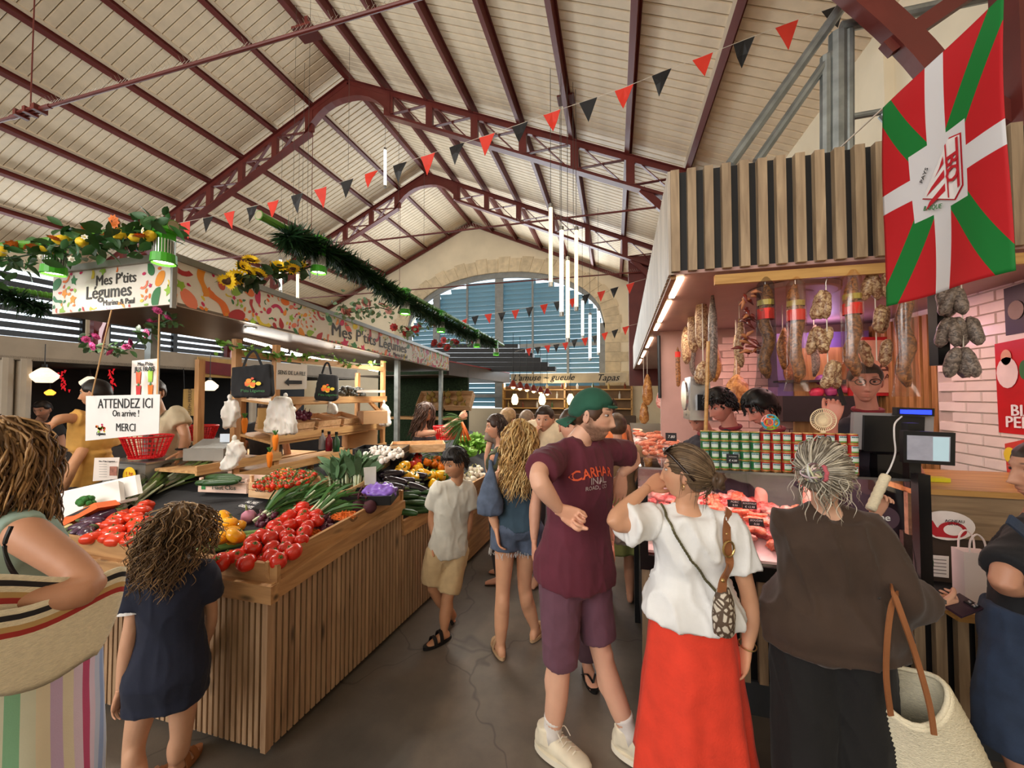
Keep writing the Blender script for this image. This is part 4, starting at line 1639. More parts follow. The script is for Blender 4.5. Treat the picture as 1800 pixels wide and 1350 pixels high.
# --- cans stacked on the case
def can(green):
 t=bpy.data.objects.new('pate_can',None)
 COL.objects.link(t)
 WLOC[t.name]=V((0,0,0))
 R,Hh=.0255,.0545
 m=MB()
 m.lathe([(R*.94,0),(R,.002),(R,.004)],n=16)
 m.build('base_rim',M('gold_tin',(214,180,110),.3,.7),t)
 m=MB()
 m.lathe([(R,Hh-.004),(R,Hh-.001),(R*.9,Hh),(R*.86,Hh-.002),(.001,Hh-.002)],n=16,cap=False)
 m.build('lid',M('gold_tin',(214,180,110),.3,.7),t,smooth=False)
 m=MB()
 m.lathe([(R-.0005,.003),(R-.0005,Hh-.003)],n=16,cap=False)
 m.build('label_wrap',M('can_green',(38,104,62),.35,var=.1)if green else M('can_red',(176,44,40),.35,var=.1),t,smooth=True)
 m=MB()
 a0=-pi/2
 pts=[]
 for(z0,z1,mt)in((.016,.034,M('can_label_pale',(206,216,206),.4)),(.034,.044,M('can_label_sky',(168,196,206),.4)),(.008,.016,M('can_meadow',(92,146,64),.4))):
  for i in range(8):
   ta,tb2=a0-.75+1.5*i/8,a0-.75+1.5*(i+1)/8
   q=R+.0004
   m.mat(mt).quad((q*cos(ta),q*sin(ta),z0),(q*cos(tb2),q*sin(tb2),z0),(q*cos(tb2),q*sin(tb2),z1),(q*cos(ta),q*sin(ta),z1))
 m.build('printed_label',None,t)
 m=MB()
 for i in range(4):
  m.box((-.012+.008*i,-R-.0006,.0385),(.006,.0004,.005))
 m.build('printed_word',M('can_word',(40,70,60),.5),t)
 return t
cg,cr_=can(True),can(False)
used={}
for c_ in range(15):
 for r_ in range(4):
  src=cg if c_<6 else cr_
  mt=Matrix.Translation((.515+c_*.0522,2.50,1.321+r_*.0545))@Matrix.Rotation(rnd.uniform(-.25,.25),4,'Z')
  o=src if id(src)not in used else dup(src,mt)
  used[id(src)]=1
  o.matrix_world=mt
  if src is cg:
   tag(o,'small green pâté can in the stack on the meat case','can','green pâté cans on the case')
  else:
   tag(o,'small red rimmed pâté can in the stack on the meat case','can','red rimmed pâté cans on the case')
def price_tag(p,w,h,body,label,tilt=.3,rz=0.):
 t=thing('price_tag',label,'price tag',p)
 rx=V((cos(rz),sin(rz),0))
 uz=V((sin(rz)*sin(tilt)*-1,cos(rz)*sin(tilt),cos(tilt)))
 nrm=rx.cross(uz)
 c4=[p-rx*w/2,p+rx*w/2,p+rx*w/2+uz*h,p-rx*w/2+uz*h]
 MB().prism(c4,-nrm*.003).build('card',SLATE,t)
 lines=body.split('\n')
 for i,ln in enumerate(lines):
  text(ln,p+uz*(h*(1-(i+.6)/(len(lines)+.2)))+nrm*.002,rx,uz,min(h/(len(lines)+.6),w*1.5/max(4,len(ln))),PAPER,t,shear=.2)
 return t
price_tag(onY(1288,814,2.455),.062,.05,'Pâté Pays Basque\n€ 4.50','black price tag reading 4.50 before the green cans',0.05)
# ================================================================== people: builder
TMP=bpy.data.scenes.new('tmp_remesh')
def remesh(mb_,voxel,it=6,fac=.5):
 """fuse overlapping closed shapes into one continuous skin; returns (verts, faces, normals)"""
 me=mb_.mesh('tmp')
 me.materials.clear()
 o=bpy.data.objects.new('tmp',me)
 TMP.collection.objects.link(o)
 r=o.modifiers.new('r','REMESH')
 r.mode='VOXEL'
 r.voxel_size=voxel
 if it:
  s=o.modifiers.new('s','SMOOTH')
  s.factor=fac
  s.iterations=it
 with bpy.context.temp_override(scene=TMP,view_layer=TMP.view_layers[0]):
  dg_=bpy.context.evaluated_depsgraph_get()
 dg_.update()
 ev=o.evaluated_get(dg_)
 m2=ev.to_mesh()
 vs=[v.co.copy()for v in m2 .vertices]
 ns=[v.normal.copy()for v in m2 .vertices]
 fs=[tuple(p.vertices)for p in m2 .polygons]
 ev.to_mesh_clear()
 bpy.data.objects.remove(o)
 bpy.data.meshes.remove(me)
 return vs,fs,ns
def nz3(p):
 return noise.noise(p)
def wrinkle(vs,ns,amp,fr,st=(1,1,.45),seed=0.):
 out=[]
 o=V((seed*3.1,seed*1.7,seed))
 for v,n in zip(vs,ns):
  q=V((v.x*fr*st[0],v.y*fr*st[1],v.z*fr*st[2]))+o
  a=1-abs(nz3(q*.75+V((2,7,3))))
  b=1-abs(nz3(V((q.x*1.7+q.z*.9,q.y*1.7-q.z*.7,q.z*1.1))+V((5,1,2))))
  w=.35*nz3(q)+.8*(a**5-.35)+.7*(b**6-.3)
  out.append(v+n*(amp*w))
 return out
SKIN=M('skin',None,.5,var=.05,vscale=9,vcol=True,sub=.06,bump=.04,bscale=220)
HAIRM=M('hair',None,.42,var=.25,vscale=30,vcol=True,spec=.35)
def cloth(name,col,**k):
 k.setdefault('rough',.85)
 k.setdefault('var',.10)
 k.setdefault('vscale',14)
 k.setdefault('bump',.12)
 k.setdefault('bscale',380)
 k.setdefault('sheen',.05)
 k.setdefault('folds',.55)
 return M(name,col,**k)
def superring(c,ax,ay,w,d,n=20,e=2.5):
 r=[]
 for i in range(n):
  t=2*pi*i/n
  cx,sy=cos(t),sin(t)
  k=(abs(cx)**e+abs(sy)**e)**(-1/e)
  r.append(c+ax*(w*k*cx)+ay*(d*k*sy))
 return r
def stand(x,y,head,h,z0=0.,sh=1.,lean=0.,look=None):
 """neutral standing joints: ground point, heading angle (0 = facing +X), stature"""
 s=h/1.75
 f=V((cos(head),sin(head),0))
 r=V((f.y,-f.x,0))
 g=V((x,y,z0))
 def P(a,b,z):
  return g+r*(a*s)+f*((b+lean*max(0,z-.9))*s)+Z1*(z*s)
 J=dict(s=s,f=f,r=r,hip=P(0,0,.93),neck=P(0,-.01,1.475),head=P(0,.025,1.632),shR=P(.168*sh,0,1.405),shL=P(-.168*sh,0,1.405),elR=P(.235*sh,-.03,1.14),elL=P(-.235*sh,-.03,1.14),wrR=P(.25*sh,.04,.89),wrL=P(-.25*sh,.04,.89),hpR=P(.092,0,.915),hpL=P(-.092,0,.915),knR=P(.10,.015,.495),knL=P(-.10,.015,.495),anR=P(.10,-.03,.085),anL=P(-.10,-.03,.085),toR=P(.125,.16,.025),toL=P(-.125,.16,.025))
 J['look']=f.copy()if look is None else look
 return J
 # (fraction hip->shoulder line, half width, half depth, forward shift)
TORSO_M=((-.16,.105,.085,0),(-.09,.155,.110,0),(.02,.168,.120,-.005),(.2,.160,.112,0),(.42,.150,.105,.005),(.66,.165,.118,.005),(.86,.176,.112,0),(.97,.166,.085,-.005),(1.04,.118,.070,-.008),(1.09,.076,.060,-.006),(1.15,.056,.055,0))
TORSO_W=((-.16,.105,.085,0),(-.09,.162,.115,-.008),(.02,.172,.125,-.012),(.2,.152,.108,0),(.42,.128,.095,.005),(.66,.142,.115,.012),(.86,.154,.105,0),(.97,.146,.08,-.005),(1.04,.100,.064,-.008),(1.09,.064,.054,-.006),(1.15,.048,.048,0))
def torso_frame(J,t):
 hipc=(J['hpR']+J['hpL'])/2
 shc=(J['shR']+J['shL'])/2
 shc=shc+(shc-hipc).normalized()*(.018*J['s'])
 up=shc-hipc
 lat=((J['hpR']-J['hpL']).normalized()*(1-min(max(t,0),1))+(J['shR']-J['shL']).normalized()*min(max(t,0),1)).normalized()
 c=hipc+up*t
 # a slight curve through a given chest point
 if 'belly' in J:
  c=c+J['belly']*(4*max(0,t)*max(0,1-t))
 fw=up.normalized().cross(lat)
 if t>1.0:
  c=shc+(J['neck']-shc)*min(1.2,(t-1.0)/.11)
 return c,lat,fw
def torso_rings(J,prof,off=0.,t0=-9,t1=9,flare=0.,wm=1.,dm=1.,n=24):
 s=J['s']*J.get('bw',1.)
 out=[]
 for(t,w,d,sh)in prof:
  if t<t0 or t>t1:
   continue
  c,lat,fw=torso_frame(J,t)
  fl=flare*max(0,.4-t)
  out.append(superring(c+fw*(sh*s),lat,fw,(w*wm+fl)*s+off,(d*dm+fl)*s+off,n))
 return out
def limb(mb_,pts,rads,s=1.,n=14):
 pp,rr=[],[]
 P=catmull(pts,5)
 m=len(P)
 k=len(rads)
 for i in range(m):
  u=i/(m-1)*(k-1)
  a=int(min(u,k-2))
  pp.append(P[i])
  rr.append(lerp(rads[a],rads[a+1],u-a)*s)
 mb_.tube(pp,rr,n)
 mb_.ball(pts[0],rads[0]*s*.98,12,8)
 mb_.ball(pts[-1],rads[-1]*s*.98,12,8)
ARM=(.054,.052,.047,.041,.040,.044,.040,.031,.027)
LEG=(.092,.088,.078,.066,.055,.052,.057,.054,.043,.036)
HANDS={}
def hand_geo(pose):
 """right hand, wrist at origin, fingers along +X, back of hand +Z, thumb towards +Y"""
 if pose in HANDS:
  return HANDS[pose]
 curl={'relaxed':(.35,.45,.35),'fist':(1.35,1.6,1.0),'grip':(.75,1.0,.7),'point':(.05,.1,.1),'flat':(.1,.12,.1),'hang':(.2,.35,.25),'pinch':(.7,.8,.4)}[pose]
 m=MB()
 rs=[]
 for(x,w,h)in((-.02,.026,.019),(.0,.027,.018),(.03,.036,.016),(.065,.041,.0145),(.09,.040,.012),(.097,.036,.009)):
  rs.append(superring(V((x,0,-.002)),Y1,Z1,w,h,16,2.6))
 m.rings(rs)
 for k,(y,L,r)in enumerate(((.029,.070,.0088),(.0095,.078,.0092),(-.010,.072,.0088),(-.0285,.056,.0078))):
  c=curl
  if pose=='point' and k>0:
   c=(1.3,1.5,.9)
  p=V((.090,y,0))
  a=0.
  pts,rr=[p-V((.02,0,0)),p],[r,r]
  spread=(k-1.5)*-.05
  for seg,(f,ca)in enumerate(zip((.45,.30,.25),c)):
   a+=ca
   p=p+V((cos(a)*cos(spread),sin(spread),-sin(a)))*(L*f)
   pts.append(p)
   rr.append(r*(1-.1*(seg+1)))
  m.tube(catmull(pts,3),[lerp(rr[min(int(i/3),len(rr)-1)],rr[min(int(i/3)+1,len(rr)-1)],(i%3)/3)for i in range(3*(len(pts)-1)+1)],8)
  m.ball(p,r*.72,8,6)
 tc={'fist':(.2,.9,.9),'grip':(.5,.5,.4),'pinch':(.6,.5,.3)}.get(pose,(.75,.25,.2))
 base=V((.018,.024,-.006))
 a=tc[0]
 p1=base+V((cos(a)*.045,sin(a)*.045,-.008))
 p2=p1+V((cos(a-tc[1]*.6)*.033,sin(a-tc[1]*.6)*.033,-.012))
 p3=p2+V((cos(a-tc[1])*.027,sin(a-tc[1])*.027,-.012*(1+tc[2])))
 m.tube(catmull([base,p1,p2,p3],3),[.0135,.013,.0125,.012,.0115,.011,.0105,.0102,.0095,.008],8)
 m.ball(p3,.0078,8,6)
 v,f,n=remesh(m,.0042,3,.4)
 HANDS[pose]=(v,f)
 return HANDS[pose]
def add_hand(bv,bf,bc,wrist,direc,dorsal,side,pose,s,col):
 v,f=hand_geo(pose)
 d=V(direc).normalized()
 z=V(dorsal)
 z=(z-d*z.dot(d)).normalized()
 y=z.cross(d)
 flip=1 if side=='R' else-1
 b=len(bv)
 for p in v:
  bv.append(wrist+(d*(p.x+.012)+y*(p.y*flip)+z*p.z)*s)
  bc.append(col)
 for q in f:
  bf.append(tuple(b+i for i in(q if flip>0 else q[::-1])))
def gs(v,c,w):
 return exp(-((v-c)/w)**2)
def sstep(a,b,x):
 t=min(1,max(0,(x-a)/(b-a)))
 return t*t*(3-2*t)
def head_surface(th,ph,jaw=1.,nose=1.):
 """point of the head for longitude th (0 = face) and latitude ph, in metres, plus face mask values"""
 dx,dy,dz=cos(ph)*sin(th),cos(ph)*cos(th),sin(ph)
 a,b,c=.0765,(.096 if dy>0 else.104),.120
 k=1.0
 x,y,z=a*dx*k,b*dy*k,c*dz*k
 lo=sstep(.0,.115,-z)
 x*=1-.30*lo*jaw
 if y<0:
  y*=1-.62*sstep(.015,.105,-z)
 else:
  y*=1-.06*lo
  y+=.006*lo
 if z>.02:
  x*=1+.05*sstep(.02,.07,z)
 fr=max(0.,dy)
 if fr>.15:
  ax=abs(x)
  face=sstep(.15,.5,fr)
  y+=face*(-.006*gs(ax,.05,.02)*gs(z,0,.05))
  shp=sstep(.026,-.036,z)if z>-.036 else sstep(-.052,-.038,z)
  y+=face*nose*(.023*gs(x,0,.0105)*shp+.010*gs(x,0,.019)*gs(z,-.041,.010))
  y+=face*(-.0115*gs(ax,.031,.016)*gs(z,.011,.0115))
  y+=face*(.0055*gs(ax,.028,.025)*gs(z,.033,.009))
  y+=face*(.004*gs(ax,.047,.018)*gs(z,-.022,.018))
  y+=face*(.0075*gs(x,0,.023)*(gs(z,-.0635,.0048)+1.05*gs(z,-.0765,.0058))+.004*gs(x,0,.03)*gs(z,-.07,.02))
  y-=face*.004*gs(x,0,.03)*gs(z,-.070,.0025)
  y+=face*(.010*gs(x,0,.024)*gs(z,-.104,.014))
 return V((x,y,z))
NLAT,NLON=58,72
def grid_dirs():
 out=[]
 for i in range(NLAT+1):
  ph=-pi/2*.985+pi*.985*i/NLAT
  row=[]
  for j in range(NLON):
   t=-pi+2*pi*j/NLON
   row.append((t-.58*sin(t),ph))
  out.append(row)
 return out
GD=grid_dirs()
def add_head(bv,bf,bc,M4,skin,hair,o):
 """sculpted head with face, ears and eyes, placed by M4 (x = person's right, y = forward, z = up)"""
 jaw,nose=o.get('jaw',1.),o.get('nose',1.)
 b=len(bv)
 lips=o.get('lips',tuple(skin[i]*(.86,.60,.58)[i]for i in range(3)))
 beard=o.get('beard',0)
 for row in GD:
  for th,ph in row:
   p=head_surface(th,ph,jaw,nose)
   c=list(skin[:3])
   if p.y>.03:
    ax=abs(p.x)
    lm=gs(p.x,0,.021)**1.0*max(gs(p.z,-.064,.005),gs(p.z,-.0765,.0062))
    lm=min(1,max(0,(lm-.35)*2.2))
    c=[lerp(c[i],lips[i],lm*.9)for i in range(3)]
    bm=gs(ax,.031,.017)*gs(p.z,.0345+.004*gs(ax,.035,.012),.0048)
    bm=min(1,max(0,(bm-.3)*2.))
    c=[lerp(c[i],hair[i]*.7,bm*.9)for i in range(3)]
    ch=gs(ax,.045,.02)*gs(p.z,-.03,.02)
    c=[c[0]*(1+.04*ch),c[1]*(1-.06*ch),c[2]*(1-.06*ch)]
    sk=gs(ax,.031,.02)*gs(p.z,.008,.014)
    c=[q*(1-.12*sk)for q in c]
   if beard:
    mk=sstep(-.035,-.055,p.z-.35*max(0,abs(p.x)-.045))*sstep(-.035,-.005,p.y)
    mk=max(mk,sstep(.03,.0,p.z)*gs(p.y,.012,.014)*sstep(.05,.06,abs(p.x)))
    lipz=gs(p.x,0,.022)*gs(p.z,-.070,.0095)
    mk*=1-min(1,1.6*lipz)if p.y>.04 else 1
    mk*=beard
    c=[lerp(c[i],hair[i],mk*(.75+.25*nz3(p*300)))for i in range(3)]
    if mk>.3:
     p=p+p.normalized()*(.006*mk*(1+.5*nz3(p*160)))
   bv.append(M4@p)
   bc.append((c[0],c[1],c[2],1))
 for i in range(NLAT):
  for j in range(NLON):
   k=(j+1)%NLON
   bf.append((b+i*NLON+j,b+i*NLON+k,b+(i+1)*NLON+k,b+(i+1)*NLON+j))
 bf.append(tuple(b+j for j in range(NLON-1,-1,-1)))
 bf.append(tuple(b+NLAT*NLON+j for j in range(NLON)))
 # ears
 for sg in(-1,1):
  m=MB()
  m.ball((sg*.0775,-.010,-.004),(.0085,.019,.032),12,10,(V((cos(.35),sg*-sin(.35),0)),V((sg*sin(.35),cos(.35),.0)),Z1))
  b=len(bv)
  for p in m.v:
   q=V(p)
   d=(q-V((sg*.0775,-.010,-.004)))
   inner=gs(d.y,.004,.008)*gs(d.z,.004,.016)
   if sg*d.x>0:
    q.x-=sg*.006*inner
   bv.append(M4@q)
   k=1-.35*inner
   bc.append((skin[0]*k,skin[1]*k*.93,skin[2]*k*.93,1))
  bf.extend([tuple(b+i for i in f)for f in m.f])
  # eyes
 for sg in(-1,1):
  for(r,c,dy,dz,dx)in(((.0128,.0086,.0054),(.58,.55,.53,1),0,0,0),((.0068,.0040,.0056),(.03,.02,.017,1),.0062,0,o.get('gaze',0)),((.0145,.0085,.0022),tuple(list(q*.6 for q in skin[:3])+[1]),.0022,.0064,0)):
   m=MB()
   y0=head_surface(.33,.09,jaw,nose).y
   m.ball((sg*.031+dx,y0-.004+dy,.0105+dz),r,10,8)
   b=len(bv)
   bv.extend([M4@p for p in m.v])
   bc.extend([c]*len(m.v))
   bf.extend([tuple(b+i for i in f)for f in m.f])
def head_matrix(J):
 s=J['s']*J.get('hs',1.)
 f=V(J['look']).normalized()
 u=V(J.get('hup',(0,0,1)))
 r=f.cross(u).normalized()
 u=r.cross(f)
 h=J['head']
 return Matrix(((r.x*s,f.x*s,u.x*s,h.x),(r.y*s,f.y*s,u.y*s,h.y),(r.z*s,f.z*s,u.z*s,h.z),(0,0,0,1)))
def obj_from(vs,fs,cols,name,mat_,parent,smooth=True,**props):
 off=WLOC[parent.name]if parent is not None else V((0,0,0))
 me=bpy.data.meshes.new(name)
 me.from_pydata([(v-off)[:]for v in vs],[],fs)
 me.materials.append(mat_)
 if cols:
  a=me.color_attributes.new('Col','FLOAT_COLOR','POINT')
  flat=[]
  for c in cols:
   flat.extend((c[0],c[1],c[2],1))
  a.data.foreach_set('color',flat)
 if smooth:
  me.polygons.foreach_set('use_smooth',[True]*len(me.polygons))
 me.update()
 o=bpy.data.objects.new(name,me)
 COL.objects.link(o)
 o.parent=parent
 WLOC[o.name]=off
 for k,v in props.items():
  o[k]=v
 return o
def tanned(c):
 return lin(c)[:3]
def person(label,J,skin=(205,158,130),hair=(60,44,34),sex='m',voxel=.011,hands=('relaxed','relaxed'),face={},feet=True,handf={},legs=True,group=None):
 """one continuous body; clothing, hair and shoes become its children"""
 sk,hr=tanned(skin),tanned(hair)
 s=J['s']
 for a,lim in(('hp',.19),('sh',.36 if sex=='m' else.33)):
  c,v=(J[a+'R']+J[a+'L'])/2,J[a+'R']-J[a+'L']
  if a=='hp':
   v.z*=.4
  if v.length>lim*s:
   v*=lim*s/v.length
  J[a+'R'],J[a+'L']=c+v/2,c-v/2
 root=thing('person',label,'person',V((J['hip'].x,J['hip'].y,0)),group)
 J['root'],J['sk'],J['hr'],J['voxel']=root,sk,hr,voxel
 J['prof']=TORSO_W if sex=='w' else TORSO_M
 m=MB()
 m.rings(torso_rings(J,J['prof'],-.006))
 yoke(m,J,-.006,.86 if sex=='w' else 1.)
 bw=J.get('bw',1.)
 am=(.88 if sex=='w' else 1.)*J.get('aw',1.)
 lm=(1.0 if sex=='w' else.98)*J.get('lw',1.)
 for q in 'RL':
  limb(m,[J['sh'+q],J['el'+q],J['wr'+q]],[a*am for a in ARM],s)
  if legs:
   limb(m,[J['hp'+q],J['kn'+q],J['an'+q]],[a*lm for a in LEG],s)
   kd=(J['an'+q]-J['kn'+q]).normalized()
   tf=(J['to'+q]-J['an'+q])
   cf=V((tf.x,tf.y,0)).normalized()
   m.ball(lerp(J['kn'+q],J['an'+q],.28)-cf*(.018*s),(.050*s*lm,.050*s*lm,.10*s),12,10)
   m.ball(J['kn'+q]+cf*(.012*s),(.048*s*lm,.048*s*lm,.058*s),12,8)
   if feet:
    a,t=J['an'+q],J['to'+q]
    fl=V((t.x-a.x,t.y-a.y,0)).normalized()
    lat=V((fl.y,-fl.x,0))
    rs=[]
    zb=t.z-.022*s
    for(u,w,h)in((-.055,.022,.022),(-.04,.030,.035),(.0,.033,.045),(.05,.038,.036),(.10,.044,.024),(.145,.042,.016),(.175,.030,.011)):
     c=V((a.x,a.y,zb))+fl*(u*s)+Z1*(h*s)
     rs.append(superring(c,lat,Z1,w*s,h*s,12,2.3))
    m.rings(rs)
    # neck
 hm=head_matrix(J)
 nb=J['neck']
 nt=hm@V((0,-.018,-.06))
 m.tube([nb-(nt-nb)*.35,nb,lerp(nb,nt,.5),nt],[.064*s*(.84 if sex=='w' else 1),.056*s*(.84 if sex=='w' else 1),.053*s*(.84 if sex=='w' else 1),.054*s*(.84 if sex=='w' else 1)],14)
 vs,fs,ns=remesh(m,voxel,5)
 cols=[]
 for v in vs:
  k=1+.05*nz3(v*14)
  cols.append((sk[0]*k,sk[1]*k,sk[2]*k,1))
 vs=list(vs)
 fs=list(fs)
 o=dict(face)
 add_head(vs,fs,cols,hm,sk,hr,o)
 for q,ps in zip('RL',hands):
  if ps is None:
   continue
  d,z=handf.get(q,(J['wr'+q]-J['el'+q],None))
  if z is None:
   z=(J['r']if q=='R' else-J['r'])
  hc=(sk[0]*1.02,sk[1]*.95,sk[2]*.92,1)
  add_hand(vs,fs,cols,J['wr'+q],d,z,q,ps,s*(.92 if sex=='w' else 1.),hc)
 obj_from(vs,fs,cols,'body',SKIN,root)
 return root
def garment(J,name,mat_,shapes,voxel=None,amp=.005,fr=9.,seed=1.,it=5,st=(1,1,.45),label=None):
 """cloth shell fused from torso rings and sleeve or leg tubes, then creased"""
 m=MB()
 for fn in shapes:
  fn(m)
 vs,fs,ns=remesh(m,voxel or J['voxel'],it)
 vs=wrinkle(vs,ns,amp,fr,st,seed)
 o=obj_from(vs,fs,None,name,mat_,J['root'])
 if label:
  o['label']=label
 return o
def yoke(m,J,off=0.,k=1.):
 s=J['s']
 nk=J['neck']-Z1*(.035*s)
 for q in 'RL':
  a=J['sh'+q]
  m.tube([lerp(nk,a,.12),lerp(nk,a,.55),lerp(nk,a,.9)],[.047*s*k+off,.050*s*k+off,.047*s*k+off],14)
def g_torso(J,off=.014,t0=-.1,t1=1.03,flare=0.,wm=1.,dm=1.):
 def fn(m):
 # resample the profile so that hem heights are exact
  prof=[]
  P=J['prof']
  def at(t):
   for a,b in zip(P,P[1:]):
    if a[0]<=t<=b[0]:
     u=(t-a[0])/(b[0]-a[0])
     return(t,lerp(a[1],b[1],u),lerp(a[2],b[2],u),lerp(a[3],b[3],u))
   return(t,)+tuple(P[0][1:]if t<P[0][0]else P[-1][1:])
  n=14
  for i in range(n+1):
   prof.append(at(lerp(t0,t1,i/n)))
  prof=[(t,max(w,.15 if t<-.05 else w),max(d,.105 if t<-.05 else d),sh)for(t,w,d,sh)in prof]
  m.rings(torso_rings(J,prof,off,flare=flare,wm=wm,dm=dm))
  if t1>=.99:
   yoke(m,J,off*.7,.86 if J['prof']is TORSO_W else 1.)
 return fn
def g_sleeve(J,q,frac=.62,off=.018,flare=.012,r0=1.):
 def fn(m):
  s=J['s']
  a,b,c=J['sh'+q],J['el'+q],J['wr'+q]
  pts,rr=[],[]
  n=8
  L1,L2=(b-a).length,(c-b).length
  tot=L1+L2
  P=catmull([a,b,c],12)
  end=frac*12 if frac<=1 else 12+(frac-1)*12
  ins=(J['shR']+J['shL'])/2
  pts.append(lerp(a,ins,.15))
  rr.append(.046*s*r0+off*.7)
  k=max(2,int(round(end)))
  for i in range(k+1):
   u=i/24
   rad=lerp(.056,.040,min(1,u*2))if u<.5 else lerp(.042,.03,u*2-1)
   pts.append(P[min(i,len(P)-1)])
   rr.append(rad*s*J.get('aw',1.)+off+flare*(i/k))
  m.tube(pts,rr,16)
 return fn
def g_leg(J,q,frac=.5,off=.018,flare=.01):
 def fn(m):
  s=J['s']
  P=catmull([J['hp'+q],J['kn'+q],J['an'+q]],12)
  k=max(2,int(round(frac*24)))
  pts,rr=[J['hp'+q]+(J['hp'+q]-J['kn'+q]).normalized()*(.04*s)],[.066*s+off]
  for i in range(k+1):
   u=i/24
   rad=lerp(.095,.058,min(1,u*2))if u<.5 else lerp(.058,.042,u*2-1)
   pts.append(P[i])
   rr.append(rad*s*J.get('lw',1.)+off+flare*i/k)
  m.tube(pts,rr,18)
 return fn
def g_ball(c,r):
 def fn(m):
  m.ball(c,r,14,10)
 return fn
def skirt(J,name,mat_,ztop,zbot,rt,rb,folds=9,fa=.02,ctop=None,cbot=None,n=72,m_=26,seed=1,asym=None,parent=None,mats=None,matfn=None):
 """open cloth tube with folds, from waist to hem"""
 r=random.Random(seed)
 hip=(J['hpR']+J['hpL'])/2
 ct=ctop if ctop is not None else V((hip.x,hip.y,ztop))
 cb=cbot if cbot is not None else V((hip.x,hip.y,zbot))
 lat=(J['hpR']-J['hpL'])
 lat.z=0
 lat.normalize()
 fw=V((-lat.y,lat.x,0))
 ph=[r.uniform(0,6.28)for _ in range(4)]
 vs,fs=[],[]
 mi=[]
 for i in range(m_+1):
  u=i/m_
  for j in range(n):
   t=2*pi*j/n
   k=fa*(u**1.3)*(sin(folds*t+ph[0]+.8*sin(2*t+ph[1]))+.5*sin((folds*1.7//1)*t+ph[2]))
   k+=.006*nz3(V((t*2,u*6,seed)))
   a=lerp(rt[0],rb[0],u**.85)+k
   b=lerp(rt[1],rb[1],u**.85)+k
   zb=zbot+(asym(t)if asym else 0)
   c=lerp(ct,cb,u)
   vs.append(V((c.x,c.y,0))+lat*(a*cos(t))+fw*(b*sin(t))+Z1*lerp(ct.z,zb,u))
 for i in range(m_):
  for j in range(n):
   k=(j+1)%n
   fs.append((i*n+j,i*n+k,(i+1)*n+k,(i+1)*n+j))
   mi.append(matfn(2*pi*(j+.5)/n,(i+.5)/m_)if matfn else 0)
 fs.append(tuple(range(n)))
 mi.append(0)
 o=obj_from(vs,fs,None,name,mat_,parent or J['root'])
 if mats:
  for q in mats:
   o.data.materials.append(q)
  o.data.polygons.foreach_set('material_index',mi)
 so=o.modifiers.new('thick','SOLIDIFY')
 so.thickness=.004
 return o
 # ------------------------------------------------------------------ hair
def scalp_mask(p,style):
 """how far inside the hairline a head point is (metres, positive inside)"""
 front=style.get('front',.062)
 side=style.get('side',.012)
 nape=style.get('nape',-.072)
 if p.y>.0:
  u=sstep(.0,.075,p.y)
  line=lerp(side,front,u)
  if abs(p.x)>.055:
   line=min(line,lerp(side,front,sstep(.03,.085,p.y)))
 else:
  u=sstep(.0,-.05,p.y)
  line=lerp(side,nape,u)
 return p.z-line
def hair_cap(J,thick=.016,style={},rough=.004,fr=60.,part=None,name='hair',col=None,lay=None):
 hm=head_matrix(J)
 hr=tanned(col)if col else J['hr']
 vs,cs=[],[]
 idx={}
 fs=[]
 mk={}
 for i,row in enumerate(GD):
  for j,(th,ph)in enumerate(row):
   p=head_surface(th,ph)
   d=scalp_mask(p,style)
   mk[(i,j)]=d
   t=thick*sstep(-.002,.022,d)-.003*(d<0)
   n=V((p.x/.0765**2,p.y/.1**2,p.z/.12**2)).normalized()
   w=nz3(V((p.x*fr,p.y*fr*.3,p.z*fr*.3))+V((3,1,7)))
   w2=nz3(p*22+V((1,8,2)))
   t+=(rough*w+rough*w2)*sstep(0,.02,d)
   if lay:
    t+=lay(p)*sstep(0,.03,d)
   q=p+n*max(t,-.002)
   idx[(i,j)]=len(vs)
   vs.append(hm@q)
   k=.8+.5*abs(nz3(V((p.x*90,p.y*30,p.z*30))))+.15*w
   cs.append((hr[0]*k,hr[1]*k,hr[2]*k))
 for i in range(NLAT):
  for j in range(NLON):
   k=(j+1)%NLON
   q=[(i,j),(i,k),(i+1,k),(i+1,j)]
   if max(mk[a]for a in q)>-.006:
    fs.append(tuple(idx[a]for a in q))
 fs.append(tuple(idx[(NLAT,j)]for j in range(NLON)))
 return obj_from(vs,fs,cs,name,HAIRM,J['root'])
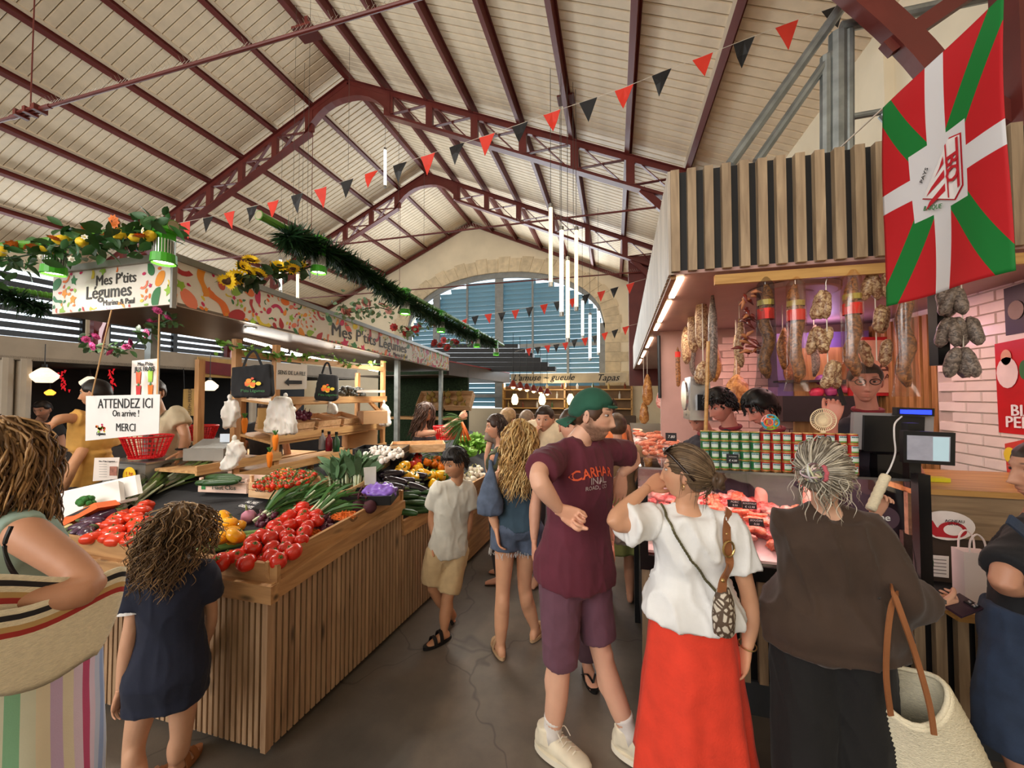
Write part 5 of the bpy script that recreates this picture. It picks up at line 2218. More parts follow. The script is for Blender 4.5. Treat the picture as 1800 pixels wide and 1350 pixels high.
def hair_locks(J,n,length,curl=.02,freq=3.,spread=.03,style={},rad=.006,seed=1,name='locks',cols=None,region=None,fall=1.,seg=14,jitter=.15,off=.012,back=0.):
 """tapering locks that leave the scalp, then hang; colour differs from lock to lock"""
 r=random.Random(seed)
 hm=head_matrix(J)
 s=J['s']
 rot=hm.to_3x3()
 mb_=MB()
 cols=cols or[J['hr']]
 k=0
 tries=0
 while k<n and tries<n*40:
  tries+=1
  th,ph=r.uniform(-pi,pi),math.asin(r.uniform(-.6,1))
  p=head_surface(th,ph)
  if scalp_mask(p,style)<.0:
   continue
  if region and not region(p):
   continue
  k+=1
  nrm=V((p.x/.0765**2,p.y/.1**2,p.z/.12**2)).normalized()
  L=length*r.uniform(1-jitter,1+jitter)
  q=V(p)+nrm*off
  pts=[]
  up=max(0,p.z)
  # path hugs the skull downwards then hangs
  out=V((nrm.x,nrm.y-back,0))
  out=out.normalized()if out.length>.05 else V((r.uniform(-1,1),-1,0)).normalized()
  ph1,ph2=r.uniform(0,6.28),r.uniform(0,6.28)
  c1=curl*r.uniform(.6,1.3)
  fq=freq*r.uniform(.8,1.2)
  pos=V(q)
  for i in range(seg+1):
   u=i/seg
   wob=V((sin(ph1+fq*u*6.28),cos(ph1+fq*u*6.28)*.8,.4*sin(ph2+fq*u*6.28)))*(c1*sstep(.05,.4,u))
   w=rot@(pos+wob)
   pts.append(hm.translation+w)
   # step
   st=L/seg
   e=V((pos.x/.083,pos.y/.108,pos.z/.128))
   if e.length<1.06+spread*6*u and pos.z>-.09:
    nn=V((e.x/.083,e.y/.108,e.z/.128)).normalized()
    tang=V((0,-back*.8,-1))-nn*V((0,-back*.8,-1)).dot(nn)
    if tang.length<.15:
     tang=out
    stp=tang.normalized()*st+nn*(.0016+spread*.12*u)
   else:
    stp=V((out.x*spread,out.y*spread,-1)).normalized()*st*fall
   pos=pos+stp/max(s,.6)
  cc=r.choice(cols)
  g=r.uniform(.75,1.25)
  cl=[tuple(v*g*(.85+.25*(i/seg))for v in cc)+(1,)for i in range(seg+1)]
  mb_.tube(pts,[rad*s*(1-.75*max(0,(i/seg-.5)*2)**1.5)*r.uniform(.85,1.1)for i in range(seg+1)],5,cols=cl,flat=.6)
 return mb_.build(name,HAIRM,J['root'],smooth=True)
def hair_pull(J,tgt,n,cols,rad=.002,off=.011,style={},seed=3,loose=.002,name='combed_hair'):
 """strands combed over the skull from the hairline to one gathering point"""
 r=random.Random(seed)
 hm=head_matrix(J)
 mb_=MB()
 T=V(tgt)
 td=V((T.x/.08,T.y/.104,T.z/.122)).normalized()
 k=0
 while k<n:
  th,ph=r.uniform(-pi,pi),math.asin(r.uniform(-.65,1))
  p=head_surface(th,ph)
  if scalp_mask(p,style)<0:
   continue
  k+=1
  a=V((p.x/.08,p.y/.104,p.z/.122)).normalized()
  lo=off+r.uniform(-.003,.005)
  b1=V((r.gauss(0,1),r.gauss(0,1),r.gauss(0,1)))*loose
  pts=[]
  for i in range(11):
   u=i/10
   d=a.lerp(td,u).normalized()
   e=V((d.x*(.079+lo),d.y*(.102+lo),d.z*(.121+lo)))+b1*sin(pi*u)
   pts.append(hm@e.lerp(T,sstep(.75,1,u)))
  g=r.uniform(.8,1.2)
  c=tuple(v*g for v in r.choice(cols))+(1,)
  mb_.tube(pts,[rad*J['s']*(1.1-.3*i/10)for i in range(11)],4,cols=[c]*11)
 return mb_.build(name,HAIRM,J['root'],smooth=True)
def strap(J,pts,w,t,mat_,name='strap',parent=None,hint=None,n=8):
 """flat band along a path"""
 P=catmull(pts,n)
 m=MB()
 rs=[]
 for i,p in enumerate(P):
  d=(P[min(i+1,len(P)-1)]-P[max(i-1,0)]).normalized()
  h=hint if hint else Z1
  x=d.cross(h)
  x=x.normalized()if x.length>.05 else V((1,0,0))
  y=x.cross(d)
  rs.append([p+x*w/2+y*t/2,p-x*w/2+y*t/2,p-x*w/2-y*t/2,p+x*w/2-y*t/2])
 m.rings(rs)
 return m.build(name,mat_,parent or(J['root']if J else None),smooth=False)
def sneaker(J,q,mat_,solem,sock=None,s=1.):
 a,t=J['an'+q],J['to'+q]
 fl=V((t.x-a.x,t.y-a.y,0)).normalized()
 lat=V((fl.y,-fl.x,0))
 zb=a.z-.085*s
 g=V((a.x,a.y,zb))
 m=MB()
 rs=[]
 for(u,w,h,zc)in((-.085,.018,.030,.055),(-.07,.036,.045,.062),(-.03,.042,.056,.068),(.02,.045,.050,.062),(.07,.049,.038,.050),(.12,.052,.029,.040),(.165,.047,.023,.034),(.195,.026,.015,.028)):
  rs.append(superring(g+fl*(u*s)+Z1*(zc*s),lat,Z1,w*s,h*s,18,2.4))
 m.rings(rs)
 m.tube([g+Z1*(.06*s)-fl*(.02*s),g+Z1*(.13*s)-fl*(.03*s)],[.052*s,.047*s],16)
 vs,fs,ns=remesh(m,.006,5)
 sh=obj_from(vs,fs,None,'shoe',mat_,J['root'])
 m=MB()
 ring=[]
 for k in range(28):
  tt=2*pi*k/28
  u,w=cos(tt),sin(tt)
  ring.append(fl*((.055+.148*u)*s)+lat*((.052-.006*u)*w*s))
 m.prism([g+p for p in ring],(0,0,.026*s))
 m.build('sole',solem,sh)
 m=MB()
 for i in range(5):
  u=.025+.022*i
  zc=(.108-.0105*i)*s+.004
  m.tube([g+fl*((u)*s)+lat*(.026*s)+Z1*(zc-.008),g+fl*((u+.01)*s)+Z1*(zc+.006),g+fl*((u+.02)*s)-lat*(.026*s)+Z1*(zc-.008)],.003,6)
 for sg in(-1,1):
  m.tube(catmull([g+fl*(.03*s)+Z1*(.115*s),g+fl*(.05*s)+lat*(.03*sg)+Z1*(.135*s),g+fl*(.08*s)+lat*(.035*sg)+Z1*(.10*s)],4),.0025,5)
 m.build('laces',solem,sh)
 if sock:
  m=MB()
  d=(J['kn'+q]-a).normalized()
  m.tube([a-Z1*.02,a+d*(.03*s),a+d*(.075*s),a+d*(.085*s),a+d*(.10*s)],[.045*s,.043*s,.043*s,.047*s,.046*s],18)
  so=m.build('sock',sock,J['root'],smooth=True)
 return sh
def sandal(J,q,mat_,s=1.,thong=False,heel=.02):
 a,t=J['an'+q],J['to'+q]
 fl=V((t.x-a.x,t.y-a.y,0)).normalized()
 lat=V((fl.y,-fl.x,0))
 zb=t.z-.024*s
 g=V((a.x,a.y,zb))
 m=MB()
 ring=[]
 for k in range(24):
  tt=2*pi*k/24
  u,w=cos(tt),sin(tt)
  ring.append(g+fl*((.062+.128*u)*s)+lat*((.044+.004*u)*w*s))
 m.prism(ring,(0,0,heel))
 sl=m.build('sandal',mat_,J['root'])
 if thong:
  for sg in(-1,1):
   strap(J,[g+fl*(.14*s)+Z1*(.035*s),g+fl*(.10*s)+lat*(.025*sg*s)+Z1*(.06*s),g+fl*(.04*s)+lat*(.046*sg*s)+Z1*(.02*s)],.012,.004,mat_,'strap',sl)
 else:
  for u,h in((.10,.060),(.045,.085)):
   pts=[]
   for k in range(9):
    tt=pi*k/8
    pts.append(g+fl*(u*s)+lat*(cos(tt)*.046*s)+Z1*(.012+sin(tt)*h*s))
   strap(J,pts,.026,.005,mat_,'strap',sl,hint=lat,n=2)
 return sl
 # ================================================================== the people in the picture
from mathutils.bvhtree import BVHTree
FH=V((FWD.x,FWD.y,0)).normalized()
def hd(a,b):
 """heading from a component to the picture's right and a component away from the viewer"""
 v=RGT*a+FH*b
 return atan2(v.y,v.x)
def gp(px,d):
 p=U(px,694,d)
 return p.x,p.y
def vdir(a,b,c=0.):
 return(RGT*a+FH*b+Z1*c).normalized()
def pose(J,**k):
 for n,v in k.items():
  J[n]=U(*v)if isinstance(v,tuple)else v
 return J
def bvh(o):
 off=WLOC[o.name]
 me=o.data
 return BVHTree.FromPolygons([v.co+off for v in me.vertices],[tuple(p.vertices)for p in me.polygons])
def surf(t,x,y,lift=.004):
 """point on a garment seen at a pixel, lifted a little off the cloth"""
 r=ray(x,y).normalized()
 h=t.ray_cast(CAM,r)
 if h[0]is None:
  return None
 n=h[1]if h[1].dot(r)<0 else-h[1]
 return h[0]+n*lift
def surfs(t,pts,lift=.004):
 pts=[(lerp(a[0],b[0],k/5),lerp(a[1],b[1],k/5))for a,b in zip(pts,pts[1:])for k in range(5)]+[pts[-1]]
 return[q for q in(surf(t,x,y,lift)for x,y in pts)if q is not None]
def print_on(body,t,x,y,size,mat_,parent,right,up,bold=0.,sx=1.,arc=0.,shear=0.,name='lettering'):
 """lettering laid onto cloth"""
 cu=bpy.data.curves.new('tmp','FONT')
 cu.body,cu.size,cu.align_x,cu.align_y,cu.offset,cu.resolution_u,cu.shear=body,size,'CENTER','CENTER',bold*size,2,shear
 o=bpy.data.objects.new('tmp',cu)
 TMP.collection.objects.link(o)
 with bpy.context.temp_override(scene=TMP,view_layer=TMP.view_layers[0]):
  dg_=bpy.context.evaluated_depsgraph_get()
 dg_.update()
 me=bpy.data.meshes.new_from_object(o.evaluated_get(dg_))
 bpy.data.objects.remove(o)
 bpy.data.curves.remove(cu)
 c=surf(t,x,y,0)
 if c is None:
  return
 nrm=V(right).cross(V(up)).normalized()
 off=WLOC[parent.name]
 for v in me.vertices:
  p=c+V(right)*(v.co.x*sx)+V(up)*(v.co.y+arc*(v.co.x/.1)**2)
  h=t.ray_cast(p+nrm*.3,-nrm)
  v.co=((h[0]+nrm*.0035)if h[0]is not None else p)-off
 me.materials.clear()
 me.materials.append(mat_)
 n=bpy.data.objects.new(name,me)
 COL.objects.link(n)
 n.parent=parent
 WLOC[n.name]=off
LEATHER=M('tan_leather',(146,92,56),.5,var=.15,bump=.1,bscale=120)
BRASS=M('brass',(196,166,110),.3,.9)
STRAW=M('woven_straw',(236,226,198),.85,var=.10,vscale=90,stretch=(1,1,3),bump=.4,bscale=160)
DENIM=cloth('washed_denim',(84,96,118),var=.25,vscale=18,bump=.3,bscale=500)
DENIMD=cloth('dark_denim',(40,54,78),var=.22,vscale=14,bump=.3,bscale=500)
# ---------------------------------------------------------------- man with the green cap
J=stand(*gp(1012,1.93),hd(.78,-.62),1.80)
pose(J,hpR=(978,1003,1.86),hpL=(1040,1000,1.99),hip=(1010,1000,1.93),knR=(984,1165,1.86),anR=(970,1296,1.87),toR=(1040,1352,1.75),knL=(1058,1150,1.93),anL=(1108,1304,1.86),toL=(1190,1365,1.74),neck=(1020,772,1.92),head=(1041,730,1.90),shR=(966,806,1.80),shL=(1072,792,2.04),elR=(946,838,1.60),wrR=(982,894,1.64),elL=(1114,803,2.16),wrL=(1093,832,2.06))
for q in 'RL':
 J['an'+q].z=.095
 J['to'+q].z=.03
J['look']=vdir(.86,-.42,-.10)
J['hs'],J['bw'],J['lw'],J['aw']=.98,.90,.98,.98
person('tall bearded man in a maroon tee and backwards green cap leaning on the meat counter',J,(222,172,146),(74,50,36),'m',.0095,('fist','hang'),dict(beard=.95,nose=.85),handf={'R':(vdir(.80,.05,-.40),vdir(.15,.95,.1)),'L':(vdir(-.12,-.05,-1),vdir(.2,-1,.1))},feet=False)
MAROON=cloth('maroon_jersey',(94,36,52))
tee=garment(J,'tee_shirt',MAROON,[g_torso(J,.024,-.08,1.055,.10),g_sleeve(J,'R',.72,.016,.016),g_sleeve(J,'L',.70,.014,.014)],amp=.009,fr=8)
garment(J,'shorts',cloth('plum_shorts',(104,68,84)),[g_torso(J,.012,-.16,.18),g_leg(J,'R',.48,.012,.016),g_leg(J,'L',.42,.012,.014)],amp=.007,fr=9,seed=3)
for q in 'RL':
 sneaker(J,q,cloth('cream_sneaker',(226,216,194),bump=.05),M('cream_sole',(232,224,206),.6),cloth('white_sock',(226,220,216)),1.02)
hair_cap(J,.006,dict(front=.05,side=-.022,nape=-.055),.001)
capm=cloth('green_cap_cotton',(34,84,66))
cap=hair_cap(J,.017,dict(front=.047,side=.022,nape=-.02),.0,name='cap')
cap.data.materials[0]=capm
hm=head_matrix(J)
m=MB()
rs=[]
for i in range(9):
 a=-1.0+2.0*i/8
 x,yb=.082*sin(a),-.104*cos(a)
 rs.append([hm@V((x,yb,-.012-.0*abs(a))),hm@V((x*1.05,yb-.078*cos(a*.9),-.048-.018*a*a)),hm@V((x*1.05,yb-.078*cos(a*.9),-.053-.018*a*a)),hm@V((x,yb,-.018))])
m.rings(rs)
m.build('brim',capm,cap,smooth=True)
m=MB()
m.tube([hm@V((.066*sin(a),.006+.106*cos(a),.052))for a in[(-.75+1.5*i/8)for i in range(9)]],.008*.9,6)
m.build('cap_strap',capm,cap)
m=MB()
m.add([hm@V((0,.104,.062))]+[hm@V((.034*cos(t),.106-.02*sin(t)**2+.004,.058+.036*sin(t)))for t in[pi*i/10 for i in range(11)]],[(0,i,i+1)for i in range(1,11)])
m.build('cap_opening',M('cap_shadow_hair',(60,44,36),.7),cap)
tb=bvh(tee)
bx=vdir(.80,-.2)
ORG=M('orange_print',(232,96,60),.7)
GRP=M('grey_print',(176,160,160),.7)
cr=vdir(.62,.78)
print_on('CARHAR',tb,1047,830,.062,ORG,tee,cr,Z1,.02,sx=.95,arc=-.012)
print_on('INAL',tb,1053,845,.045,GRP,tee,cr,Z1,.01)
print_on('ROAD, CO',tb,1048,857,.026,GRP,tee,cr,Z1,.01)
# ---------------------------------------------------------------- woman in white tee and red skirt
J=stand(*gp(1222,1.60),hd(.05,1),1.60)
pose(J,hpR=(1250,1062,1.58),hpL=(1180,1060,1.62),neck=(1206,884,1.60),head=(1206,832,1.58),shR=(1278,925,1.57),shL=(1143,915,1.62),elR=(1318,1055,1.56),wrR=(1314,1138,1.52),elL=(1078,918,1.54),wrL=(1137,858,1.66))
J['look']=vdir(-.80,.62,.04)
J['bw']=.96
person('woman in a white tee and long red skirt with her hand at her mouth',J,(208,156,124),(92,74,56),'w',.0095,('relaxed','pinch'),dict(nose=.8),handf={'L':(vdir(.8,.3,.35),vdir(-.3,-.9,.35)),'R':(vdir(-.25,.1,-1),vdir(1,.1,0))})
WHITE=cloth('white_slub_cotton',(232,232,232),var=.05)
tee=garment(J,'tee_shirt',WHITE,[g_torso(J,.018,-.09,1.05,.08),g_sleeve(J,'R',.58,.018,.022),g_sleeve(J,'L',.58,.018,.022)],amp=.017,fr=9,seed=6)
REDL=cloth('vermilion_linen',(222,62,40),bump=.25,bscale=120)
sk_=skirt(J,'skirt',REDL,J['hpR'].z+.05,.20,(.140,.112),(.222,.205),7,.018,seed=4)
for q in 'RL':
 sandal(J,q,LEATHER)
hair_cap(J,.010,dict(front=.058,side=.005,nape=-.075),.002,140,col=(104,84,64))
hm=head_matrix(J)
m=MB()
for k in range(4):
 a=k*1.3
 c=hm@V((0,-.128,-.012))
 pts=[]
 for i in range(13):
  t=2*pi*i/12
  ax=hm.to_3x3()@V((cos(t)*.026,-.012*sin(a)+.006*cos(3*t+a),sin(t)*.026))if k%2 else hm.to_3x3()@V((cos(t)*.018,sin(t)*.02+.004,.012*cos(a)))
  pts.append(c+ax)
 m.col=tuple(v*(1+.2*(k%2))for v in tanned((78,60,46)))+(1,)
 m.tube(pts,.012,7)
m.ball(hm@V((0,-.124,-.012)),.024,10,8)
m.build('hair_bun',HAIRM,J['root'],smooth=True)
hair_pull(J,V((0,-.115,-.012)),240,[tanned(c)for c in((104,84,64),(84,66,50),(128,106,82))],style=dict(front=.056,side=.002,nape=-.078))
hair_locks(J,26,.09,.004,1.,.02,dict(front=.05,side=0,nape=-.08),.0012,5,'loose_hair',region=lambda p:p.z<.02,off=.008)
SUNG=M('tortoise_frame',(38,22,16),.25)
m=MB()
pts=[hm@V((.088*sin(a),.020+.075*cos(a),.075+.025*cos(a)))for a in[(-1.75+3.5*i/14)for i in range(15)]]
pts=[hm@V((-.086,-.055,-.01))]+pts[2:-2]+[hm@V((.086,-.055,-.01))]
m.tube(catmull(pts,3),.006,6)
sg_=m.build('sunglasses',SUNG,J['root'],smooth=True)
for sx in(-.034,.034):
 MB().ball(hm@V((sx,.072,.100)),(.032,.006,.026),12,6,tuple((hm.to_3x3()@q).normalized()for q in(X1,V((0,.8,.6)),V((0,-.6,.8))))).build('lens',SUNG,sg_)
m=MB()
ec=hm@V((-.084,-.008,-.045))
m.tube([ec+Z1*(.012*cos(t))+FH*(.012*sin(t))for t in[2*pi*i/14 for i in range(14)]],.0018,5,closed=True)
m.build('earring',BRASS,J['root'])
tb=bvh(tee)
P=surfs(tb,[(1160,884),(1172,910),(1190,945),(1215,985),(1240,1020),(1258,1040)],.010)
if len(P)>2:
 P2=catmull(P,3)
 m=MB()
 for i,p in enumerate(P2):
  a=basis(P2[min(i+1,len(P2)-1)]-P2[max(i-1,0)])
  m.ball(p,(.0045,.006,.008)if i%2 else(.006,.0045,.008),6,5,a)
 m.build('chain_strap',M('olive_chain',(96,92,66),.4,.4,var=.3,vscale=60),J['root'])
bagp=U(1272,1072,1.43)
bag=thing('shoulder_bag','small patterned shoulder bag with brown strap on the woman in white','bag',bagp)
m=MB()
rs=[]
for(z,w,d)in((-.085,.03,.020),(-.075,.055,.034),(-.02,.058,.038),(.04,.050,.032),(.075,.034,.02),(.085,.02,.01)):
 rs.append(superring(bagp+Z1*z,vdir(.6,.8),vdir(.8,-.6),w*.95,d,16,2.8))
m.rings(rs)
def monogram():
 mm,nt,b=newmat('brown_cream_weave')
 tc=node(nt,'ShaderNodeTexCoord')
 v=node(nt,'ShaderNodeTexVoronoi',feature='DISTANCE_TO_EDGE')
 v.inputs['Scale'].default_value=42
 nt.links.new(tc.outputs['Object'],v.inputs[0])
 rp=node(nt,'ShaderNodeValToRGB')
 rp.color_ramp.elements[0].position=.12
 rp.color_ramp.elements[0].color=lin((84,66,52))
 rp.color_ramp.elements[1].position=.2
 rp.color_ramp.elements[1].color=lin((204,194,178))
 nt.links.new(v.outputs[0],rp.inputs[0])
 nt.links.new(rp.outputs[0],b.inputs['Base Color'])
 b.inputs['Roughness'].default_value=.7
 return mm
m.build('pouch',monogram(),bag,smooth=True)
P=surfs(tb,[(1280,902),(1281,930),(1279,960),(1275,990)],.016)[::5]+[U(1272,1020,1.42),U(1268,1042,1.41)]
strap(None,P,.030,.006,LEATHER,'strap',bag,hint=vdir(0,-1))
c=(P[2]if len(P)>4 else U(1280,965,1.45))+vdir(0,-1)*.008
m=MB()
m.tube([c+vdir(1,.2)*(.024*cos(t))+Z1*(.030*sin(t))for t in[2*pi*i/16 for i in range(16)]],.004,6,closed=True)
m.build('buckle',BRASS,bag)
for(x,y)in((1276,938),(1270,1020)):
 q=U(x,y,1.415 if y>1000 else(surf(tb,x,y,.013)-CAM).dot(FWD))
 MB().ball(q,(.008,.008,.008),8,6).build('rivet',BRASS,bag)
m=MB()
w=J['wrR']
m.tube([w+vdir(1,0)*(.031*cos(t))+FH*(.031*sin(t))+Z1*(.01+.006*sin(t))for t in[2*pi*i/18 for i in range(18)]],.0025,5,closed=True)
m.build('bracelet',BRASS,J['root'])
# ---------------------------------------------------------------- woman in brown overshirt with straw basket
J=stand(*gp(1452,1.46),hd(.30,.95),1.60)
pose(J,hpR=(1500,1085,1.42),hpL=(1415,1085,1.50),neck=(1450,892,1.45),head=(1447,832,1.43),shR=(1528,935,1.42),shL=(1392,925,1.50),elR=(1572,1042,1.36),wrR=(1648,1066,1.50),elL=(1440,1010,1.70),wrL=(1536,908,1.80))
J['look']=vdir(.60,.78,-.10)
J['bw']=.98
person('grey haired woman with a bun in a loose brown shirt and black trousers',J,(216,170,144),(150,142,130),'w',.0095,('grip','grip'),{},handf={'R':(vdir(.9,.25,-.05),vdir(.25,-.75,-.5)),'L':(vdir(.3,-.1,.9),vdir(.2,.9,0))})
BROWN=cloth('brown_crepe',(62,46,36),var=.10,sheen=.1)
sh_=garment(J,'overshirt',BROWN,[g_torso(J,.034,-.24,1.06,.10),g_sleeve(J,'R',1.35,.022,.030,1.05),g_sleeve(J,'L',1.4,.03,.03,1.05)],amp=.026,fr=5.5,seed=8,voxel=.011)
hemz=J['hpR'].z
garment(J,'trousers',cloth('black_wide_trousers',(20,19,20)),[g_torso(J,.02,-.16,.2),g_leg(J,'R',.97,.03,.045),g_leg(J,'L',.97,.03,.045)],amp=.008,fr=7,seed=2)
GREYH=[lin((190,182,168))[:3],lin((150,140,124))[:3],lin((112,102,90))[:3],lin((206,198,180))[:3]]
hair_cap(J,.015,dict(front=.058,side=.0,nape=-.08),.003,130,col=(146,136,122))
hair_pull(J,V((-.035,-.118,.005)),330,GREYH,rad=.0024,off=.020,loose=.006,style=dict(front=.055,side=0,nape=-.085))
hair_locks(J,34,.10,.008,1.2,.08,dict(front=.055,side=0,nape=-.085),.0016,6,'loose_hair',GREYH,off=.018,back=.6,region=lambda p:p.z<.03)
hm=head_matrix(J)
bn=hm@V((-.035,-.125,.005))
m=MB()
r=random.Random(4)
for k in range(46):
 n_=V((r.gauss(0,1),r.gauss(0,1),r.gauss(0,1))).normalized()
 a,b2,_=basis(n_)
 R_=r.uniform(.018,.034)
 c_=tuple(v*r.uniform(.8,1.2)for v in r.choice(GREYH))+(1,)
 m.col=c_
 t0=r.uniform(0,6.28)
 m.tube([bn+a*(R_*cos(t))+b2*(R_*sin(t))for t in[t0+3.8*i/9 for i in range(10)]],.0035,5)
m.col=GREYH[1]+(1,)
m.ball(bn,.026,10,8)
m.build('hair_bun',HAIRM,J['root'],smooth=True)
m=MB()
q=hm@V((-.012,-.108,.006))
ax=basis(bn-q)
m.tube([q+(ax[0]*cos(t)+ax[1]*sin(t))*(.030+.003*sin(9*t))for t in[2*pi*i/30 for i in range(30)]],.007,6,closed=True)
m.build('scrunchie',cloth('pink_scrunchie',(186,90,100)),J['root'],smooth=True)
ph=thing('mobile_phone','dark phone held out by the woman in brown','phone',U(1690,1066,1.47))
pc=U(1688,1064,1.50)
a1,a2=vdir(.92,.3,.05),vdir(-.3,.85,.35)
m=MB()
m.box(pc,(.145,.072,.009),(a1,a2,a1 .cross(a2)))
m.build('case',M('plum_case',(52,34,44),.35),ph)
up_=a1 .cross(a2)
MB().box(pc+a1*.045+up_*.006-a2*.012,(.034,.034,.004),(a1,a2,up_)).build('camera_block',BLKPL,ph)
for(i,j)in((-1,-1),(1,-1),(0,1)):
 MB().ball(pc+a1*(.045+.008*i)-a2*(.012-.008*j)+up_*.009,.006,8,5).build('camera_lens',STEEL,ph)
 # basket on her arm
bk=thing('straw_basket','tall straw market basket with leather handles hanging from her arm','basket',U(1625,1300,1.34))
bc0,bc1=U(1588,1205,1.34),U(1640,1372,1.34)
m=MB()
rs=[]
lat,dep=vdir(.85,-.5),vdir(.5,.85)
nb_=36
for i in range(nb_):
 u=i/(nb_-1)
 c=lerp(bc0,bc1,u)
 w=lerp(.105,.155,sin(u*1.7)/sin(1.7))+(.007 if i%2 else 0)
 d_=lerp(.075,.105,u)+(.007 if i%2 else 0)
 tl=(1-u)*.55
 ring=[]
 for k in range(28):
  t=2*pi*k/28
  ring.append(c+lat*(w*cos(t))+dep*(d_*sin(t))+Z1*((d_*sin(t))*tl*1.2+.03*(1-u)*cos(2*t)))
 rs.append(ring)
m.rings(rs,cap=False)
m.f.append(tuple(range(len(m.v)-28,len(m.v))))
m.mi.append(0)
bo=m.build('woven_body',STRAW,bk,smooth=True)
so=bo.modifiers.new('t','SOLIDIFY')
so.thickness=.006
m=MB()
m.tube(rs[0],.0085,7,closed=True)
m.build('rim',STRAW,bo,smooth=True)
for(pts)in([(1566,1258,1.24),(1558,1190,1.24),(1560,1120,1.24),(1568,1062,1.25),(1580,1040,1.30)],[(1642,1292,1.21),(1634,1240,1.23),(1612,1160,1.24),(1590,1095,1.23),(1572,1045,1.25),(1566,1030,1.30)],[(1620,1195,1.42),(1604,1130,1.40),(1590,1070,1.38)]):
 strap(None,[U(*q)for q in pts],.017,.005,LEATHER,'handle',bk,hint=vdir(0,-1))
rl=thing('woven_tube','pale woven roll held upright in front of the case glass','roll',U(1533,892,1.75))
m=MB()
pa,pb=U(1557,836,1.78),U(1530,896,1.74)
m.tube([lerp(pa,pb,i/12)for i in range(13)],[.019+.002*(i%2)for i in range(13)],10)
m.build('roll',STRAW,rl,smooth=True)
# ---------------------------------------------------------------- man at the picture edge in black tee and denim shorts
J=stand(*gp(1842,1.42),hd(-.72,.70),1.66)
pose(J,neck=(1838,905,1.44),head=(1838,830,1.42),shL=(1780,948,1.36),shR=(1902,950,1.56),elL=(1764,1020,1.30),wrL=(1812,1030,1.46),hpL=(1797,1130,1.38),hpR=(1872,1130,1.50),knL=(1792,1320,1.38),knR=(1872,1320,1.46))
J['look']=vdir(-.95,.25,-.05)
J['bw']=1.0
person('man in a black tee and denim shorts half cut off by the picture edge',J,(186,134,108),(60,46,40),'m',.011,('relaxed','relaxed'),dict(beard=.25))
garment(J,'tee_shirt',cloth('black_jersey',(20,21,26)),[g_torso(J,.022,-.2,1.05,.05),g_sleeve(J,'L',.75,.010,.014),g_sleeve(J,'R',.75,.010,.014)],amp=.008)
garment(J,'shorts',DENIMD,[g_torso(J,.03,-.16,.3,0,1.1,1.1),g_leg(J,'R',.48,.035,.02),g_leg(J,'L',.48,.035,.02)],amp=.006,seed=4)
hair_cap(J,.006,dict(front=.06,side=0.0,nape=-.06),.002)
tbm=MB()
m=MB()
pl=[U(1773,912,1.27),U(1790,925,1.265),U(1806,940,1.27)]
strap(J,pl,.035,.008,DENIMD,'shoulder_tab',hint=vdir(0,-1,.3))
# ---------------------------------------------------------------- woman at the left edge
J=stand(*gp(-6,1.06),hd(-.95,-.10),1.70)
pose(J,neck=(0,885,1.06),head=(-12,812,1.06),shL=(62,940,.98),shR=(-40,935,1.16),elL=(158,1030,.98),wrL=(22,1058,.88),hpL=(30,1180,1.0),hpR=(-30,1180,1.12),elR=(-90,1040,1.2),wrR=(-110,1120,1.1))
for q in 'RL':
 h_=U(4,1180,1.06)+J['r']*(.09 if q=='R' else-.09)
 J['hp'+q]=h_
 J['kn'+q],J['an'+q],J['to'+q]=V((h_.x,h_.y,.5)),V((h_.x,h_.y,.09)),V((h_.x-.14,h_.y,.03))
J['look']=vdir(-.97,-.1,-.05)
person('woman at the picture edge in a sleeveless top and pastel striped trousers',J,(190,138,108),(120,92,66),'w',.009,('relaxed','relaxed'),{},legs=True)
garment(J,'sleeveless_top',M('teal_tie_dye',(150,172,160),.8,var=.35,vscale=5,bump=.1),[g_torso(J,.014,-.2,1.03)],amp=.007,seed=3)
for k,(dx,w)in enumerate(((0,.05),)):
 pass
STR=[M('stripe_%d'%i,c,.85,var=.06,bump=.1,bscale=300)for i,c in enumerate(((226,206,224),(196,80,120),(196,206,228),(150,172,214),(222,226,206),(140,196,160),(232,222,196),(206,182,216)))]
seq=(0,1,0,2,3,2,4,5,4,6,7,6)
hipz=J['hpL'].z
skirt(J,'striped_trousers',STR[0],hipz+.16,.08,(.20,.165),(.225,.2),6,.016,seed=6,n=144,mats=STR[1:],matfn=lambda t,u:seq[int(t/(2*pi)*48)%12])
cols=[lin(c)[:3]for c in((132,100,66),(104,76,50),(166,130,88),(90,66,46))]
hair_cap(J,.010,dict(front=.06,side=.0,nape=-.08),.004,90)
hair_locks(J,330,.20,.010,1.6,.05,dict(front=.055,side=0,nape=-.085),.006,9,'strands',cols,off=.016,region=lambda p:p.y<.05,back=.5)
# straw bag under her arm
bk=thing('striped_straw_bag','pale woven bag with black and red rim stripes under her arm','bag',U(100,1150,.94))
m=MB()
a,b=U(-60,1080,.80),U(196,1050,1.02)
ln=(b-a)
lx=ln.normalized()
ly=vdir(.15,1)
rows=[]
NB=14
topz,depth=0.055,.27
mats_=[STRAW,M('bag_black_stripe',(38,36,40),.8),M('bag_red_stripe',(168,52,48),.8),M('bag_ochre_stripe',(196,160,104),.8)]
vs,fs,mi=[],[],[]
NU,NV_=40,16
tl=[]
for i in range(NV_+1):
 v=i/NV_
 for k in range(NU):
  t=2*pi*k/NU
  hw_=ln.length*.5*(1-.32*v**1.8)
  th=.075*sqrt(max(0,1-(v*.92)**2.4))+.004
  c=(a+b)/2-Z1*(v*.20)+Z1*.03
  sg_c=cos(t)
  e=abs(sg_c)**.8*(1 if sg_c>0 else-1)
  rise=.045*(abs(sg_c)**2)
  vs.append(c+lx*(hw_*e)+ly*(th*sin(t))+Z1*rise*(1-v*.3))
